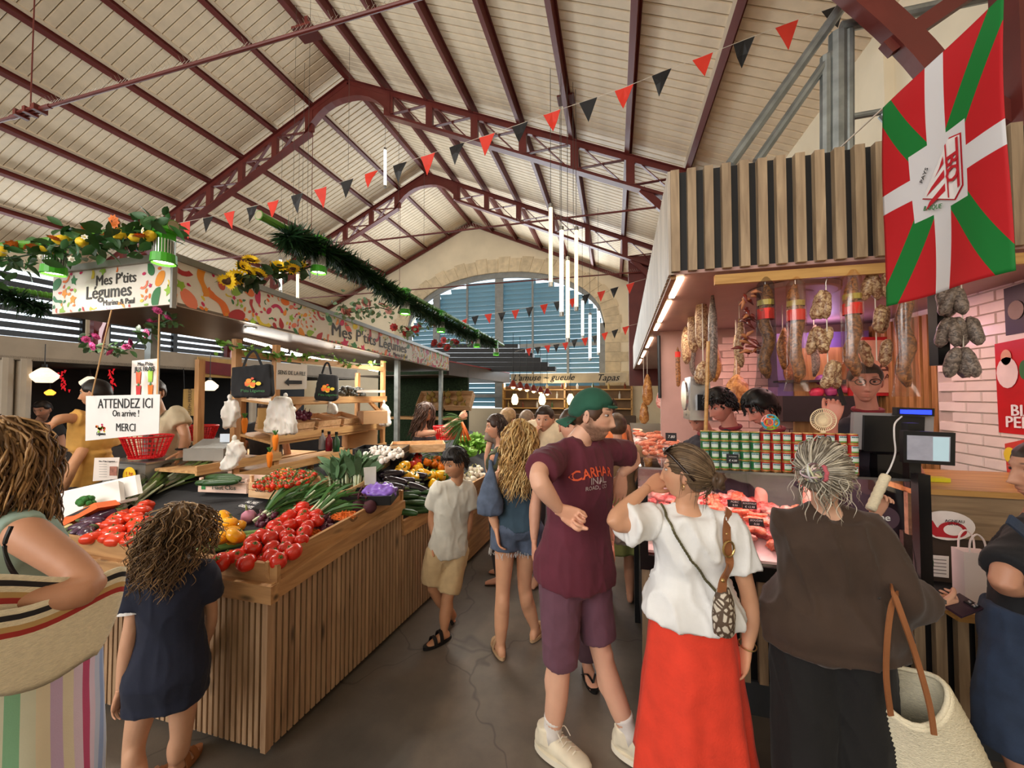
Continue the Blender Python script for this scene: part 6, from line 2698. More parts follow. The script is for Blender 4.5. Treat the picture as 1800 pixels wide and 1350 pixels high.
for i in range(NV_):
 for k in range(NU):
  k2=(k+1)%NU
  fs.append((i*NU+k,i*NU+k2,(i+1)*NU+k2,(i+1)*NU+k))
  mi.append({1:1,3:3,4:2}.get(i,0))
fs.append(tuple(NV_*NU+k for k in range(NU)))
mi.append(0)
bo=obj_from(vs,fs,None,'woven_body',STRAW,bk)
for q in mats_[1:]:
 bo.data.materials.append(q)
bo.data.polygons.foreach_set('material_index',mi)
so=bo.modifiers.new('t','SOLIDIFY')
so.thickness=.006
strap(J,[U(20,925,.87),U(8,960,.86),U(20,1000,.87),U(45,1030,.90)],.008,.005,BLKPL,'cross_strap')
# ---------------------------------------------------------------- girl in navy polo dress
J=stand(*gp(300,1.72),hd(.10,1),1.30)
pose(J,neck=(300,985,1.72),head=(314,930,1.74),shL=(247,1010,1.70),shR=(357,1003,1.76),elL=(228,1110,1.64),wrL=(212,1212,1.62),elR=(372,1080,1.86),wrR=(352,1150,1.92),hpL=(268,1180,1.70),hpR=(325,1175,1.74),knL=(235,1318,1.70),anL=(246,1420,1.66),knR=(318,1300,1.76),anR=(306,1400,1.76))
J['anL'].z=J['anR'].z=.075
for q in 'RL':
 J['to'+q]=J['an'+q]+vdir(0,1)*.13
 J['to'+q].z=.02
J['look']=vdir(.35,.9,-.15)
J['hs']=1.20
GIRL=J
J['bw']=.92
person('curly haired girl in a navy polo dress facing the tomatoes',J,(206,158,128),(112,88,64),'w',.009,('relaxed','relaxed'),{})
NAVY=cloth('navy_pique',(26,32,52))
dr=garment(J,'polo_dress',NAVY,[g_torso(J,.022,-.28,1.03,.05,1.0,1.1),g_sleeve(J,'L',.66,.014,.014),g_sleeve(J,'R',.62,.014,.014)],amp=.007,fr=8,seed=5)
m=MB()
a,b=J['shL'],J['elL']
d_=(b-a).normalized()
e_=lerp(a,b,.635)
m.tube([e_-d_*.006,e_+d_*.008],[.062,.063],20)
m.build('sleeve_cuff',cloth('white_knit',(230,228,226)),J['root'])
nk=J['neck']
m=MB()
pts=[nk+J['r']*(.072*cos(t))+J['f']*(.060*sin(t))+Z1*(.012+.008*sin(t))for t in[2*pi*i/20 for i in range(20)]]
m.tube(pts,.016,8,closed=True)
m.build('collar',cloth('white_knit',(230,228,226)),J['root'],smooth=True)
cols=[lin(c)[:3]for c in((116,90,62),(92,70,48),(146,116,80),(78,58,40))]
hair_cap(J,.010,dict(front=.055,side=-.01,nape=-.09),.004,60)
hair_locks(J,420,.175,.015,2.8,.13,dict(front=.05,side=-.01,nape=-.09),.0048,10,'curls',cols,off=.019,seg=22)
for q in 'RL':
 sandal(GIRL,q,LEATHER,.8)
 # ---------------------------------------------------------------- boy in grey tee
J=stand(*gp(788,2.80),hd(-.45,-.75),1.42)
pose(J,neck=(803,845,2.76),head=(800,813,2.70),shR=(772,858,2.72),shL=(822,858,2.82),elR=(760,905,2.84),wrR=(765,950,2.80),elL=(824,912,2.84),wrL=(814,960,2.86),hpR=(770,965,2.80),hpL=(806,965,2.86),knR=(768,1060,2.84),knL=(786,1055,2.78),anR=(800,1062,3.02),anL=(781,1120,2.74),hip=(788,960,2.83))
J['anL'].z=.085
J['toL']=J['anL']+vdir(-.75,-.65)*.12
J['toL'].z=.024
J['knR']=U(762,1032,2.82)
J['anR']=U(797,1082,2.98)
J['toR']=J['anR']+vdir(-.3,-.5,-.5)*.13
J['look']=vdir(-.62,-.70,-.28)
J['hs']=1.1
J['bw']=.84
person('boy in a pale grey tee and beige shorts leaning on the counter',J,(186,134,100),(28,24,24),'m',.0105,('relaxed','relaxed'),dict(nose=.7,jaw=.9))
hair_cap(J,.014,dict(front=.05,side=.012,nape=-.055),.004)
hair_locks(J,170,.034,.003,1.,.02,dict(front=.06,side=.016,nape=-.05),.005,4,'short_locks',off=.01,seg=5)
garment(J,'tee_shirt',cloth('oat_grey_jersey',(200,196,184)),[g_torso(J,.016,-.06,1.05,.05),g_sleeve(J,'L',.66,.014,.018),g_sleeve(J,'R',.66,.014,.018)],amp=.008,seed=12)
garment(J,'shorts',cloth('beige_twill',(190,164,124)),[g_torso(J,.014,-.16,.06),g_leg(J,'R',.42,.012,.02),g_leg(J,'L',.42,.012,.02)],amp=.008,seed=13)
for q in 'RL':
 sandal(J,q,BLKPL,.88)
 # ---------------------------------------------------------------- blonde woman in teal camisole and denim shorts
J=stand(*gp(912,2.66),hd(.05,1),1.63)
pose(J,neck=(908,815,2.66),head=(914,768,2.64),shL=(876,838,2.66),shR=(944,838,2.66),hpL=(890,925,2.66),hpR=(930,925,2.68),elL=(866,895,2.60),wrL=(872,930,2.56),elR=(962,880,2.8),wrR=(968,850,2.95),knL=(884,1035,2.62),knR=(922,1030,2.74),anL=(880,1124,2.58),anR=(940,1098,2.76),toL=(872,1140,2.70),toR=(955,1112,2.90))
for q in 'RL':
 J['an'+q].z=.09
 J['to'+q].z=.03
J['look']=vdir(.35,.92,-.02)
person('blonde woman in a teal camisole and frayed denim shorts seen from behind',J,(214,160,126),(190,152,96),'w',.0105,('relaxed','relaxed'),{})
garment(J,'camisole',cloth('teal_camisole',(58,80,96)),[g_torso(J,.012,.02,.80)],amp=.005,seed=3)
for sg in(-1,1):
 shp=J['neck']+J['r']*(.075*sg)-J['f']*.02-Z1*.01
 strap(J,[lerp(J['hip'],J['neck'],.80)+J['r']*(.085*sg)-J['f']*.10,lerp(J['hip'],J['neck'],.93)+J['r']*(.083*sg)-J['f']*.105,shp],.012,.004,cloth('teal_camisole',(58,80,96)),'camisole_strap',hint=-J['f'])
so_=garment(J,'shorts',DENIM,[g_torso(J,.012,-.16,.14,0),g_leg(J,'R',.20,.02,.012),g_leg(J,'L',.20,.02,.012)],amp=.005,seed=14)
m=MB()
r=random.Random(8)
for q in 'RL':
 P=catmull([J['hp'+q],J['kn'+q],J['an'+q]],12)
 c=P[5]
 for k in range(46):
  t=2*pi*k/46+r.uniform(-.05,.05)
  p=c+V((cos(t),sin(t),0))*.108
  p.z=c.z+r.uniform(-.004,.012)
  m.tube([p,p+V((r.gauss(0,.006),r.gauss(0,.006),-r.uniform(.015,.04)))],.0018,4)
m.build('frayed_hem',cloth('white_thread',(206,206,206)),so_)
for q in 'RL':
 sandal(J,q,M('beige_sandal',(190,156,120),.6),.95)
hair_cap(J,.010,dict(front=.06,side=-.02,nape=-.09),.004,70)
cols=[lin(c)[:3]for c in((206,168,108),(178,138,84),(226,196,140),(150,112,68))]
hair_locks(J,430,.33,.016,2.4,.13,dict(front=.055,side=-.02,nape=-.09),.0062,11,'waves',cols,off=.018,seg=22,back=.3)
bg2=thing('denim_bag','blue denim shoulder bag hanging beside the blonde woman','bag',U(860,900,2.55))
m=MB()
cb_=U(861,862,2.54)
rs=[]
for(z,w,d)in((-.165,.05,.03),(-.15,.085,.05),(-.08,.088,.055),(.0,.065,.045),(.08,.042,.028),(.13,.022,.016),(.2,.014,.010)):
 rs.append(superring(cb_+Z1*z+RGT*(.04*max(0,z)),RGT,FH,w,d,16,2.5))
m.rings(rs)
vs_,fs_,ns_=remesh(m,.010,4)
obj_from(wrinkle(vs_,ns_,.008,12),fs_,None,'pouch',DENIM,bg2)
strap(None,[cb_+Z1*.19,U(868,815,2.56),U(874,798,2.58),U(880,805,2.66)],.02,.006,DENIM,'strap',bg2,hint=-FH)
# ================================================================== produce and gear on the fruit stall
def in_poly(x,y,P):
 c=False
 j=len(P)-1
 for i in range(len(P)):
  if(P[i][1]>y)!=(P[j][1]>y)and x<(P[j][0]-P[i][0])*(y-P[i][1])/(P[j][1]-P[i][1])+P[i][0]:
   c=not c
  j=i
 return c
def proto(name,parts,cat):
 """parts: list of (name, MB, material, smooth) in local coordinates"""
 t=bpy.data.objects.new(name,None)
 COL.objects.link(t)
 WLOC[t.name]=V((0,0,0))
 for(n,b,mt,sm)in parts:
  b.build(n,mt,t,smooth=sm)
 t['category']=cat
 return[t,False]
def place(pr,mtx,label,group):
 t,used=pr
 if not used:
  pr[1]=True
  t.matrix_world=mtx
  o=t
 else:
  o=dup(t,mtx)
 o['label'],o['group']=label,group
 return o
def pile(pr,poly,n,r,bed,label,group,layers=2,seed=1,sc=(.85,1.12),upright=.38,yaw=None,flat=False,pack=1.7):
 rr=random.Random(seed)
 xs,ys=[p[0]for p in poly],[p[1]for p in poly]
 done=[[]for _ in range(layers)]
 k=tries=0
 while k<n and tries<6000:
  tries+=1
  ly=min(layers-1,int(k/n*layers*1.0))
  x,y=rr.uniform(min(xs),max(xs)),rr.uniform(min(ys),max(ys))
  if not in_poly(x,y,poly):
   continue
  p=bed(x,y,r*(1+1.35*ly))
  if any((p-q).length<pack*r for q in done[ly]):
   continue
  done[ly].append(p)
  rot=(rr.gauss(0,upright),rr.gauss(0,upright),rr.uniform(0,6.28)if yaw is None else yaw+rr.gauss(0,.15))
  s=rr.uniform(*sc)
  place(pr,TRS(p,rot,s),label,group)
  k+=1
def tomato(name,col,R=.042,lobes=5,la=.07,sq=.92):
 b=MB()
 prof=[]
 for i in range(11):
  a=-pi/2+pi*i/10
  q=cos(a)**.85
  z=sin(a)*sq
  if i==10:
   z-=.12
  prof.append((max(.002,R*q),R*z))
 b.lathe(prof,n=20,lobes=lobes,la=la)
 c=MB()
 for k in range(5):
  a=2*pi*k/5
  d,s=V((cos(a),sin(a),0)),V((-sin(a),cos(a),0))
  z=R*sq*.80
  c.add([V((0,0,z+.004)),d*.010+s*.004+V((0,0,z+.007)),d*.024+V((0,0,z)),d*.010-s*.004+V((0,0,z+.007))],[(0,1,2,3)])
 c.tube([(0,0,R*sq*.7),(.002,0,R*sq*.7+.018)],.003,5)
 return proto(name,[('flesh',b,M('skin_'+name+str(col[1]),col,.22,var=.12,vscale=9,rand=.12,coat=.3),True),('calyx',c,M('calyx_green',(70,110,44),.6),False)],name.split('_')[-1])
TR=tomato('tomato',(206,44,26))
pile(TR,[(382,992),(470,935),(525,885),(562,905),(556,930),(500,988)],52,.043,bed1,'ripe red tomato in the heap by the slate tag at the counter corner','red tomatoes at the counter corner',2,3,pack=1.55)
TO=tomato('tomato',(214,60,30),.05,6,.16,.72)
pile(TO,[(140,955),(180,908),(262,884),(262,950)],26,.046,bed1,'large ribbed red tomato in the heap between the two customers','ribbed red tomatoes by the girl',2,4,pack=1.55)
TY=tomato('tomato',(236,164,30),.05,8,.14,.7)
pile(TY,[(372,945),(385,905),(428,912),(424,948)],11,.044,bed1,'golden ribbed tomato in front of the girl','golden tomatoes',2,5,pack=1.5)
pile(TY,[(212,960),(236,926),(270,930),(268,962)],8,.042,bed1,'golden ribbed tomato beside the girl hair','golden tomatoes by the girl hair',1,6)
def long_veg(name,prof,mt,stem=None,bend=.02,n=10,cat=None):
 b=MB()
 L=prof[-1][1]-prof[0][1]
 b.tube([(z-(prof[0][1]+prof[-1][1])/2,bend*sin(pi*(z-prof[0][1])/L),0)for r,z in prof],[r for r,z in prof],n)
 parts=[('flesh',b,mt,True)]
 if stem:
  c=MB()
  e=prof[-1][1]-(prof[0][1]+prof[-1][1])/2
  c.tube([(e-.02,0,0),(e,0,0),(e+.03,.004,0)],[prof[-2][0]*.95,prof[-2][0]*.6,.006],8)
  parts.append(('stem',c,stem,True))
 return proto(name,parts,cat or name)
DKG=M('cucumber_skin',(40,72,34),.35,var=.25,vscale=20,stretch=(.3,3,3),rand=.2)
CU=long_veg('cucumber',[(.006,0),(.018,.01),(.023,.05),(.024,.12),(.023,.2),(.015,.235),(.005,.245)],DKG,bend=.012)
pile(CU,[(703,905),(706,858),(745,862),(760,880),(740,900)],22,.026,bed2,'dark green courgette in the bin at the counter step','courgettes',3,7,yaw=.35,upright=.08,pack=1.3)
CU2=long_veg('cucumber',[(.006,0),(.018,.01),(.023,.05),(.024,.14),(.022,.24),(.012,.29),(.005,.3)],M('pale_cucumber',(104,136,66),.4,var=.3,vscale=20,stretch=(.3,3,3)),bend=.015)
for i,(x,y)in enumerate(((425,942),(405,952),(392,962))):
 place(CU2,TRS(bed1(x,y,.024),(0,0,.75+.1*i)),'green cucumber lying between golden and red tomatoes','cucumbers by the tomatoes')
AUBM=M('aubergine_skin',(30,20,34),.15,var=.2,coat=.5)
AU=long_veg('aubergine',[(.012,0),(.038,.02),(.046,.07),(.042,.13),(.032,.19),(.024,.22),(.01,.225)],AUBM,M('calyx_olive',(78,92,50),.6),bend=.012,n=14)
pile(AU,[(672,862),(690,828),(745,838),(756,862),(706,872)],13,.044,bed2,'glossy dark aubergine beyond the beetroot crate','aubergines',2,8,yaw=.5,upright=.15,pack=1.3)
AU2=long_veg('aubergine',[(.01,0),(.03,.02),(.036,.06),(.03,.11),(.016,.145)],M('streaked_aubergine',(70,44,66),.25,var=.5,vscale=24,stretch=(.3,2,2),coat=.3),M('calyx_olive',(78,92,50),.6),n=12)
pile(AU2,[(135,930),(160,896),(205,898),(200,922),(150,942)],14,.033,bed1,'streaked purple aubergine behind the ribbed tomatoes','streaked aubergines',2,9,upright=.2,pack=1.4)
def pepper(col):
 b=MB()
 prof=[(.002,-.045),(.020,-.046),(.034,-.034),(.040,-.005),(.042,.022),(.036,.038),(.016,.040),(.004,.034)]
 b.lathe(prof,n=20,lobes=4,la=.16)
 c=MB()
 c.tube([(0,0,.03),(.001,0,.05),(.008,.002,.066)],[.011,.006,.005],7)
 return proto('bell_pepper',[('flesh',b,M('pepper_%d_%d'%col[:2],col,.2,coat=.5,var=.08),True),('stem',c,M('pepper_stem',(84,122,50),.6),True)],'pepper')
for(col,poly,n,wd,sd_)in(((240,180,22),[(690,838),(705,815),(740,822),(790,838),(785,856),(742,852)],18,'yellow',10),((196,44,26),[(722,818),(730,803),(745,806),(742,822)],4,'red',11),((226,120,30),[(745,820),(748,805),(785,808),(790,828)],7,'orange',12),((98,140,40),[(752,830),(762,818),(790,822),(790,838)],5,'green',13)):
 pile(pepper(col),poly,n,.042,bed2,'%s bell pepper in the heap behind the boy'%wd,'%s bell peppers'%wd,2 if n>6 else 1,sd_,upright=.7,pack=1.45)
def roundveg(name,col,R,cat,tip=None,rough=.5,var=.12,label=None):
 b=MB()
 b.lathe([(.002,-R),(R*.6,-R*.86),(R*.96,-R*.3),(R,.05*R),(R*.8,R*.62),(R*.3,R*.92),(R*.12,R*1.15),(.002,R*1.3)]if tip else[(.002,-R),(R*.7,-R*.75),(R,0),(R*.72,R*.72),(.002,R*.95)],n=14)
 ps=[('flesh',b,M('skin_%s_%d'%(name,col[0]),col,rough,var=var,rand=.1),True)]
 if tip:
  c=MB()
  c.tube([(0,0,R),(0,.003,R*1.6),(.004,0,R*2)],[R*.2,R*.12,R*.06],6)
  ps.append(('stem',c,M('stem_%s'%name,tip,.7),True))
 return proto(name,ps,cat)
MU=roundveg('mushroom',(238,230,222),.021,'mushroom')
eggs=lambda x,y,l=0.:V(onZ(x,y,1.17+l))
pile(MU,[(636,800),(660,785),(706,789),(708,804),(670,812)],90,.022,eggs,'white button mushroom heaped in the black crate','button mushrooms',3,14,pack=1.5)
pile(roundveg('shallot',(222,176,146),.018,'shallot'),[(600,820),(622,806),(660,814),(640,822)],34,.019,lambda x,y,l=0.:onZ(x,y,1.12+l),'pale pink shallot in the crate behind the kale','shallots',2,15,pack=1.5)
GA=roundveg('garlic_bulb',(232,222,214),.026,'garlic',(214,196,170))
pile(GA,[(200,904),(215,888),(245,890),(236,908)],8,.027,bed1,'white garlic bulb beside the wrapped celery','garlic bulbs',1,16,upright=.7)
ON=roundveg('white_onion',(226,216,196),.034,'onion',(190,190,120))
pile(ON,[(808,846),(815,818),(850,822),(858,836),(830,850)],20,.034,bed2,'white bunch onion at the far end of the counter','white onions',2,17,upright=.8,pack=1.5)
pile(roundveg('beetroot',(70,30,40),.045,'beetroot',(90,40,50),.8),[(612,890),(625,872),(658,872),(650,892)],7,.045,bed1,'dusty beetroot in the black crate','beetroots',1,18,upright=.6,pack=1.3)
RO=roundveg('red_onion',(84,30,52),.02,'onion',(150,120,130),.4)
pile(RO,[(452,925),(456,902),(486,900),(482,916)],16,.02,bed1,'small purple onion at the foot of the spring onions','purple onions under the spring onions',2,19,pack=1.5)
pile(RO,[(538,925),(545,905),(580,908),(585,925),(560,935)],22,.02,bed1,'small purple onion beside the grated carrot tray','purple onions by the carrot tray',2,20,pack=1.5)
place(roundveg('turnip',(196,132,156),.045,'turnip',(150,170,110)),TRS(bed1(437,908,.04),(.3,0,0)),'single pink turnip between golden tomatoes and purple onions',None or 'turnip')
SQ=roundveg('squash',(216,192,134),.05,'squash',(120,110,70))
place(SQ,TRS(bed1(122,935,.05),(.8,0,0)),'pale squash beside the straw bag','squash')
# bunches with long blades
def bunch(name,base,tip,n,L,w,mt,seed,spread=.25,droop=.5,label='',group=None,cat='greens',butt=None,buttm=None):
 r=random.Random(seed)
 base,tip=V(base),V(tip)
 d=(tip-base).normalized()
 a,b_,_=basis(d)
 m=MB()
 for i in range(n):
  u,v=r.gauss(0,spread),r.gauss(0,spread)
  dd=(d+a*u+b_*v).normalized()
  l=L*r.uniform(.7,1.15)
  s=dd.cross(V((r.gauss(0,1),r.gauss(0,1),r.gauss(0,.4)))).normalized()*w*r.uniform(.6,1.2)
  o0=base+a*(u*.06)+b_*(v*.06)
  vs_,fs_=[],[]
  for k in range(5):
   t=k/4
   p=o0+dd*(l*t)-Z1*(droop*l*t*t*.5)
   ww=s*(sin(pi*min(1,.12+t*.88))**.7)
   vs_+=[p-ww,p+ww]
   if k:
    fs_.append((2*k-2,2*k-1,2*k+1,2*k))
  m.add(vs_,fs_)
 t=thing(name,label,cat,base,group,'thing')
 o=m.build('leaf_blades',mt,t,kind='stuff')
 if butt:
  m=MB()
  for i in range(butt):
   u,v=r.gauss(0,.022),r.gauss(0,.022)
   m.tube([base-d*.09+a*u*.8+b_*v*.8,base+a*u+b_*v,base+d*.12+a*u*1.4+b_*v*1.4],[.006,.008,.007],6)
  m.build('stalks',buttm,t,kind='stuff')
 return t
LEEK=M('onion_leaf',(66,110,52),.45,var=.3)
PALE=M('pale_stalk',(204,214,180),.5,var=.1)
for i,(bx,by,tx,ty,l,wd)in enumerate(((472,902,505,838,.30,'leftmost, with bare pale stalks'),(500,892,530,836,.30,'second from the tomatoes'),(530,892,555,830,.32,'in the middle of the row'),(560,905,560,838,.30,'nearest the woven basket'))):
 b0=bed1(bx,by,.05)
 bunch('spring_onions',b0,b0+V((.08,.18,.11)),90,.34,.009,LEEK,30+i,.26,.75,'spring onion bunch with long green tops, %s'%wd,'spring onion bunches','spring onions',16,PALE)
KALE=M('kale_leaf',(88,120,84),.55,var=.3)
for i,(x,y,wd)in enumerate(((590,845,'low in the woven basket'),(610,830,'topmost in the woven basket'),(628,838,'at the basket rim near the tag'))):
 b0=U(x,y,2.95)
 bunch('kale',b0,b0+V((-.03,.05,.12)),34,.24,.032,KALE,40+i,.55,.5,'grey green kale bunch %s'%wd,'kale in the basket','kale',8,PALE)
LET=M('lettuce_leaf',(112,152,64),.5,var=.3)
for i,(x,y,wd)in enumerate(((815,800,'in front of the carrots'),(840,792,'beside the dark haired woman'),(838,776,'topmost of the lettuces'),(822,782,'right below the carrot tops'))):
 b0=bed2(x,y,.05)
 bunch('lettuce',b0,b0+V((.02,-.02,.12)),46,.17,.035,LET,50+i,.7,.5,'fresh green lettuce %s'%wd,'lettuces','lettuce')
BEAN=M('bean_green',(96,140,60),.5,var=.25)
bunch('green_beans',bed2(765,800,.06),bed2(765,800,.16),120,.12,.006,BEAN,60,1.,.8,'loose heap of green beans above the peppers',None,'beans')
for i,(x,y,tx,ty,wd)in enumerate(((200,892,250,842,'nearest the ribbed tomatoes'),(248,872,300,828,'with a dark label, behind the first'),(285,852,338,822,'farthest back by the scale'))):
 a,b=bed1(x,y,.05),bed1(tx,ty,.12)
 t=bunch('wrapped_celery',a,b,60,.34,.012,M('celery_green',(130,164,92),.45,var=.3),70+i,.12,.1,'celery in clear wrap %s'%wd,'wrapped celery','celery',12,PALE)
 d=(b-a).normalized()
 m=MB()
 m.tube([a-d*.08,a,a+d*.15,a+d*.33,a+d*.36],[.03,.055,.07,.08,.075],14,flat=.7)
 vs_,fs_,ns_=[V(p)for p in m.v],m.f,None
 m.v=[p+V((nz3(p*18),nz3(p*18+V((5,0,0))),nz3(p*18+V((0,7,0)))))*.014 for p in m.v]
 m.build('clear_wrap',GLASS('film_wrap',(250,250,250),.18,.12),t)
 # shredded carrot trays
CARR=M('grated_carrot',(226,112,30),.6,var=.2)
for i,(x,y,rx,wd)in enumerate(((546,945,.085,'round, nearest the tomatoes'),(606,912,.085,'round, up by the beetroot'),(482,991,.085,'clear lidded box at the corner'))):
 c=bed1(x,y,.03)
 r=random.Random(80+i)
 t=thing('carrot_tray','tray of grated carrot, %s'%wd,'tray',c)
 m=MB()
 if i<2:
  m.lathe([(rx*.8,-.02),(rx,.02),(rx*1.03,.02)],c,20,cap=False)
 else:
  m.box(c,(.17,.11,.04))
 m.build('tray',GLASS('clear_tub',(245,245,245),.1),t)
 m=MB()
 for k in range(260):
  a_,q=r.uniform(0,6.28),sqrt(r.random())
  p=c+(V((cos(a_)*rx*.9*q,sin(a_)*rx*.9*q,.014+.018*(1-q)+r.uniform(0,.012)))if i<2 else V((r.uniform(-.075,.075),r.uniform(-.045,.045),r.uniform(-.01,.016))))
  dd=V((r.gauss(0,1),r.gauss(0,1),r.gauss(0,.3))).normalized()*.014
  m.tube([p-dd,p+dd],.0022,3,cap=False)
 m.build('shreds',CARR,t,kind='stuff')
def crate(name,c,size,rz,mt,label,cat='crate',slats=2,tilt=(0,0),h_end=None,group=None):
 L,W,H=size
 t=thing(name,label,cat,c,group)
 R=Matrix.Rotation(rz,3,'Z')@Matrix.Rotation(tilt[0],3,'X')@Matrix.Rotation(tilt[1],3,'Y')
 ax=tuple(R@q for q in(X1,Y1,Z1))
 def bx(nm,x,y,z,sx,sy,sz):
  MB().box(V(c)+R@V((x,y,z)),(sx,sy,sz),ax).build(nm,mt,t)
 bx('bottom',0,0,.006,L,W,.008)
 hh=H/slats
 for k in range(slats):
  z=hh*(k+.5)
  for sg in(-1,1):
   bx('side_slat',0,sg*(W/2),z,L,.008,hh*.88)
   bx('end_slat',sg*(L/2),0,z,.008,W,hh*.88)
 if h_end:
  for sx in(-1,1):
   for sy in(-1,1):
    bx('corner_block',sx*(L/2-.012),sy*(W/2-.012),h_end/2,.02,.02,h_end)
 return t,R
PINE2=WOOD('crate_pine',(222,184,142),(190,148,104),0,.6,.08,knots=False)
PINK2=M('printed_pale_board',(226,196,180),.6,var=.06)
c=bed1(392,868,.015)
t,R=crate('wooden_crate',c+V((0,.12,.012)),(.42,.28,.085),.12,PINK2,'low fruit crate printed Haut Clos beside the cherry tomatoes',h_end=.11)
text('Haut Clos',c+V((.02,.12,.055))+R@V((0,-.147,0)),R@X1,Z1,.05,M('green_ink',(60,80,66),.6),t)
MB().box(c+V((0,.12,.055))+R@V((-.16,-.146,0)),(.035,.002,.04),tuple(R@q for q in(X1,Y1,Z1))).build('printed_badge',PCOL[4],t)
AUB3=None
c=bed1(484,884,.012)
t,R=crate('wooden_crate',c+V((0,.17,.02)),(.50,.34,.115),-.05,PINE2,'pine crate of cherry tomatoes marked S.B.M.',h_end=.16)
text('S.B.M.',c+V((-.10,.17,.09))+R@V((0,-.177,0)),R@X1,Z1,.06,INK,t)
text('Samate',c+V((.08,.17,.09))+R@V((0,-.177,0)),R@X1,Z1,.035,INK,t)
cz=c.z+.11
CH=tomato('cherry_tomato',(208,50,24),.018,0,0,.95)
CH2=tomato('cherry_tomato',(232,130,30),.018,0,0,.95)
cp=[(442,852),(500,824),(556,832),(545,850),(470,862)]
pile(CH,cp,120,.018,lambda x,y,l=0.:onZ(x,y,cz+l),'red cherry tomato in the S.B.M. crate','red cherry tomatoes',3,21,pack=1.5)
pile(CH2,cp,34,.019,lambda x,y,l=0.:onZ(x,y,cz+.03+l),'orange cherry tomato in the S.B.M. crate','orange cherry tomatoes',1,22,pack=1.5)
pile(CU,[(370,850),(385,838),(418,842),(412,852)],5,.022,lambda x,y,l=0.:onZ(x,y,1.08+l),'dark courgette inside the Haut Clos crate','courgettes in the Haut Clos crate',1,23,yaw=.2,upright=.05,pack=1.2)
c=bed1(640,884,.03)
crate('plastic_crate',c+V((0,.05,0)),(.36,.26,.07),.35,BLKPL,'black crate holding beetroots and a violet bag',slats=1)
m=MB()
m.ball(c+V((.06,.10,.06)),(.13,.09,.055),20,14)
vs_,fs_,ns_=remesh(m,.008,0)
o=obj_from([v+n*(.022*nz3(v*26))for v,n in zip(vs_,ns_)],fs_,None,'violet_bag',M('violet_film',(128,92,190),.2,var=.25,vscale=18,coat=.6),None)
tag(o,'crumpled violet plastic bag in the black crate','bag')
crate('plastic_crate',onZ(640,824,1.1)+V((0,.03,0)),(.34,.26,.10),.3,BLKPL,'black crate of pale shallots behind the kale',slats=2)
crate('plastic_crate',onZ(672,806,1.12),(.46,.32,.12),.3,BLKPL,'black crate heaped with white mushrooms',slats=2)
crate('wooden_crate',onZ(735,792,1.15),(.55,.35,.09),.5,PINE2,'low printed crate behind the mushrooms',slats=1)
# woven basket
c=U(606,852,2.93)
m=MB()
rs=[]
for i in range(9):
 u=i/8
 rs.append([c+V((.15*(1-.25*u)*cos(t),.20*(1-.25*u)*sin(t),0))+V((0,0,.02-.13*u+.04*sin(t)*(1-u)))+V((cos(t),sin(t),0))*(.004*(i%2))for t in[2*pi*k/32 for k in range(32)]])
m.rings(rs,cap=False)
o=m.build('kale_basket',M('wicker',(206,172,118),.7,var=.3,vscale=50,bump=.6,bscale=110),None,True)
tag(o,'oval wicker basket full of kale on the counter edge','basket')
o.modifiers.new('t','SOLIDIFY').thickness=.008
MB().tube(rs[0],.009,7,closed=True).build('rim',M('wicker',(206,172,118)),o)
# slate price tags
def slate(x,y,bed,w,h,body,label,rz=.1,tilt=1.0):
 p=bed(x,y,.05)
 price_tag(p,w,h,body,label,tilt,rz)
slate(446,975,bed1,.11,.085,'Tomate Ronde\nd\'ici','black slate tag chalked in white on the red tomatoes',.35,.55)
slate(425,895,bed1,.16,.10,'AIL MES\nGRELOTS','flat black slate chalked behind the golden tomatoes',-.15,1.2)
m=MB()
c4=[U(639,822,2.82),U(661,820,2.80),U(661,850,2.80),U(641,853,2.82)]
m.prism(c4,(0,.004,0))
tag(m.build('grey_tag',M('weathered_card',(176,170,160),.7)),'blank grey board tag beside the wicker basket','tag')
# paper notices by the scale
for(c4,col,body,lab,tcol)in(([(166,805,2.98),(210,804,2.95),(206,842,2.95),(163,846,2.98)],(226,214,206),"Mes P'tits Légumes",'white notice sheet with small type standing by the foam box',INK),):
 q=[U(*a)for a in c4]
 t=thing('notice_sheet',lab,'paper',q[3])
 MB().prism(q,(0,.003,0)).build('sheet',M('notice_paper',col,.6,var=.03),t)
 text(body,U(188,811,2.94),RGT,Z1,.016,tcol,t,bold=.03)
 for k in range(6):
  MB().box(U(181,816+4.4*k,2.945),(.06,.001,.003),(RGT,FH,Z1)).build('printed_line',M('grey_ink',(130,126,124),.7),t)
 MB().box(U(199,828,2.942),(.055,.001,.07),(RGT,FH,Z1)).build('printed_photo',M('photo_brown',(150,96,80),.6,var=.4,vscale=30),t)
p=U(227,836,2.98)
t=thing('price_disc','yellow oval price card clipped below the red basket','price tag',p)
MB().prism([p+RGT*(.05*cos(a))+Z1*(.066*sin(a))for a in[2*pi*i/20 for i in range(20)]],FH*.003).build('card',M('yellow_card',(240,196,40),.5),t)
text('1 kg\n3 €',p-FH*.002,RGT,Z1,.035,M('red_ink',(200,60,30),.6),t)
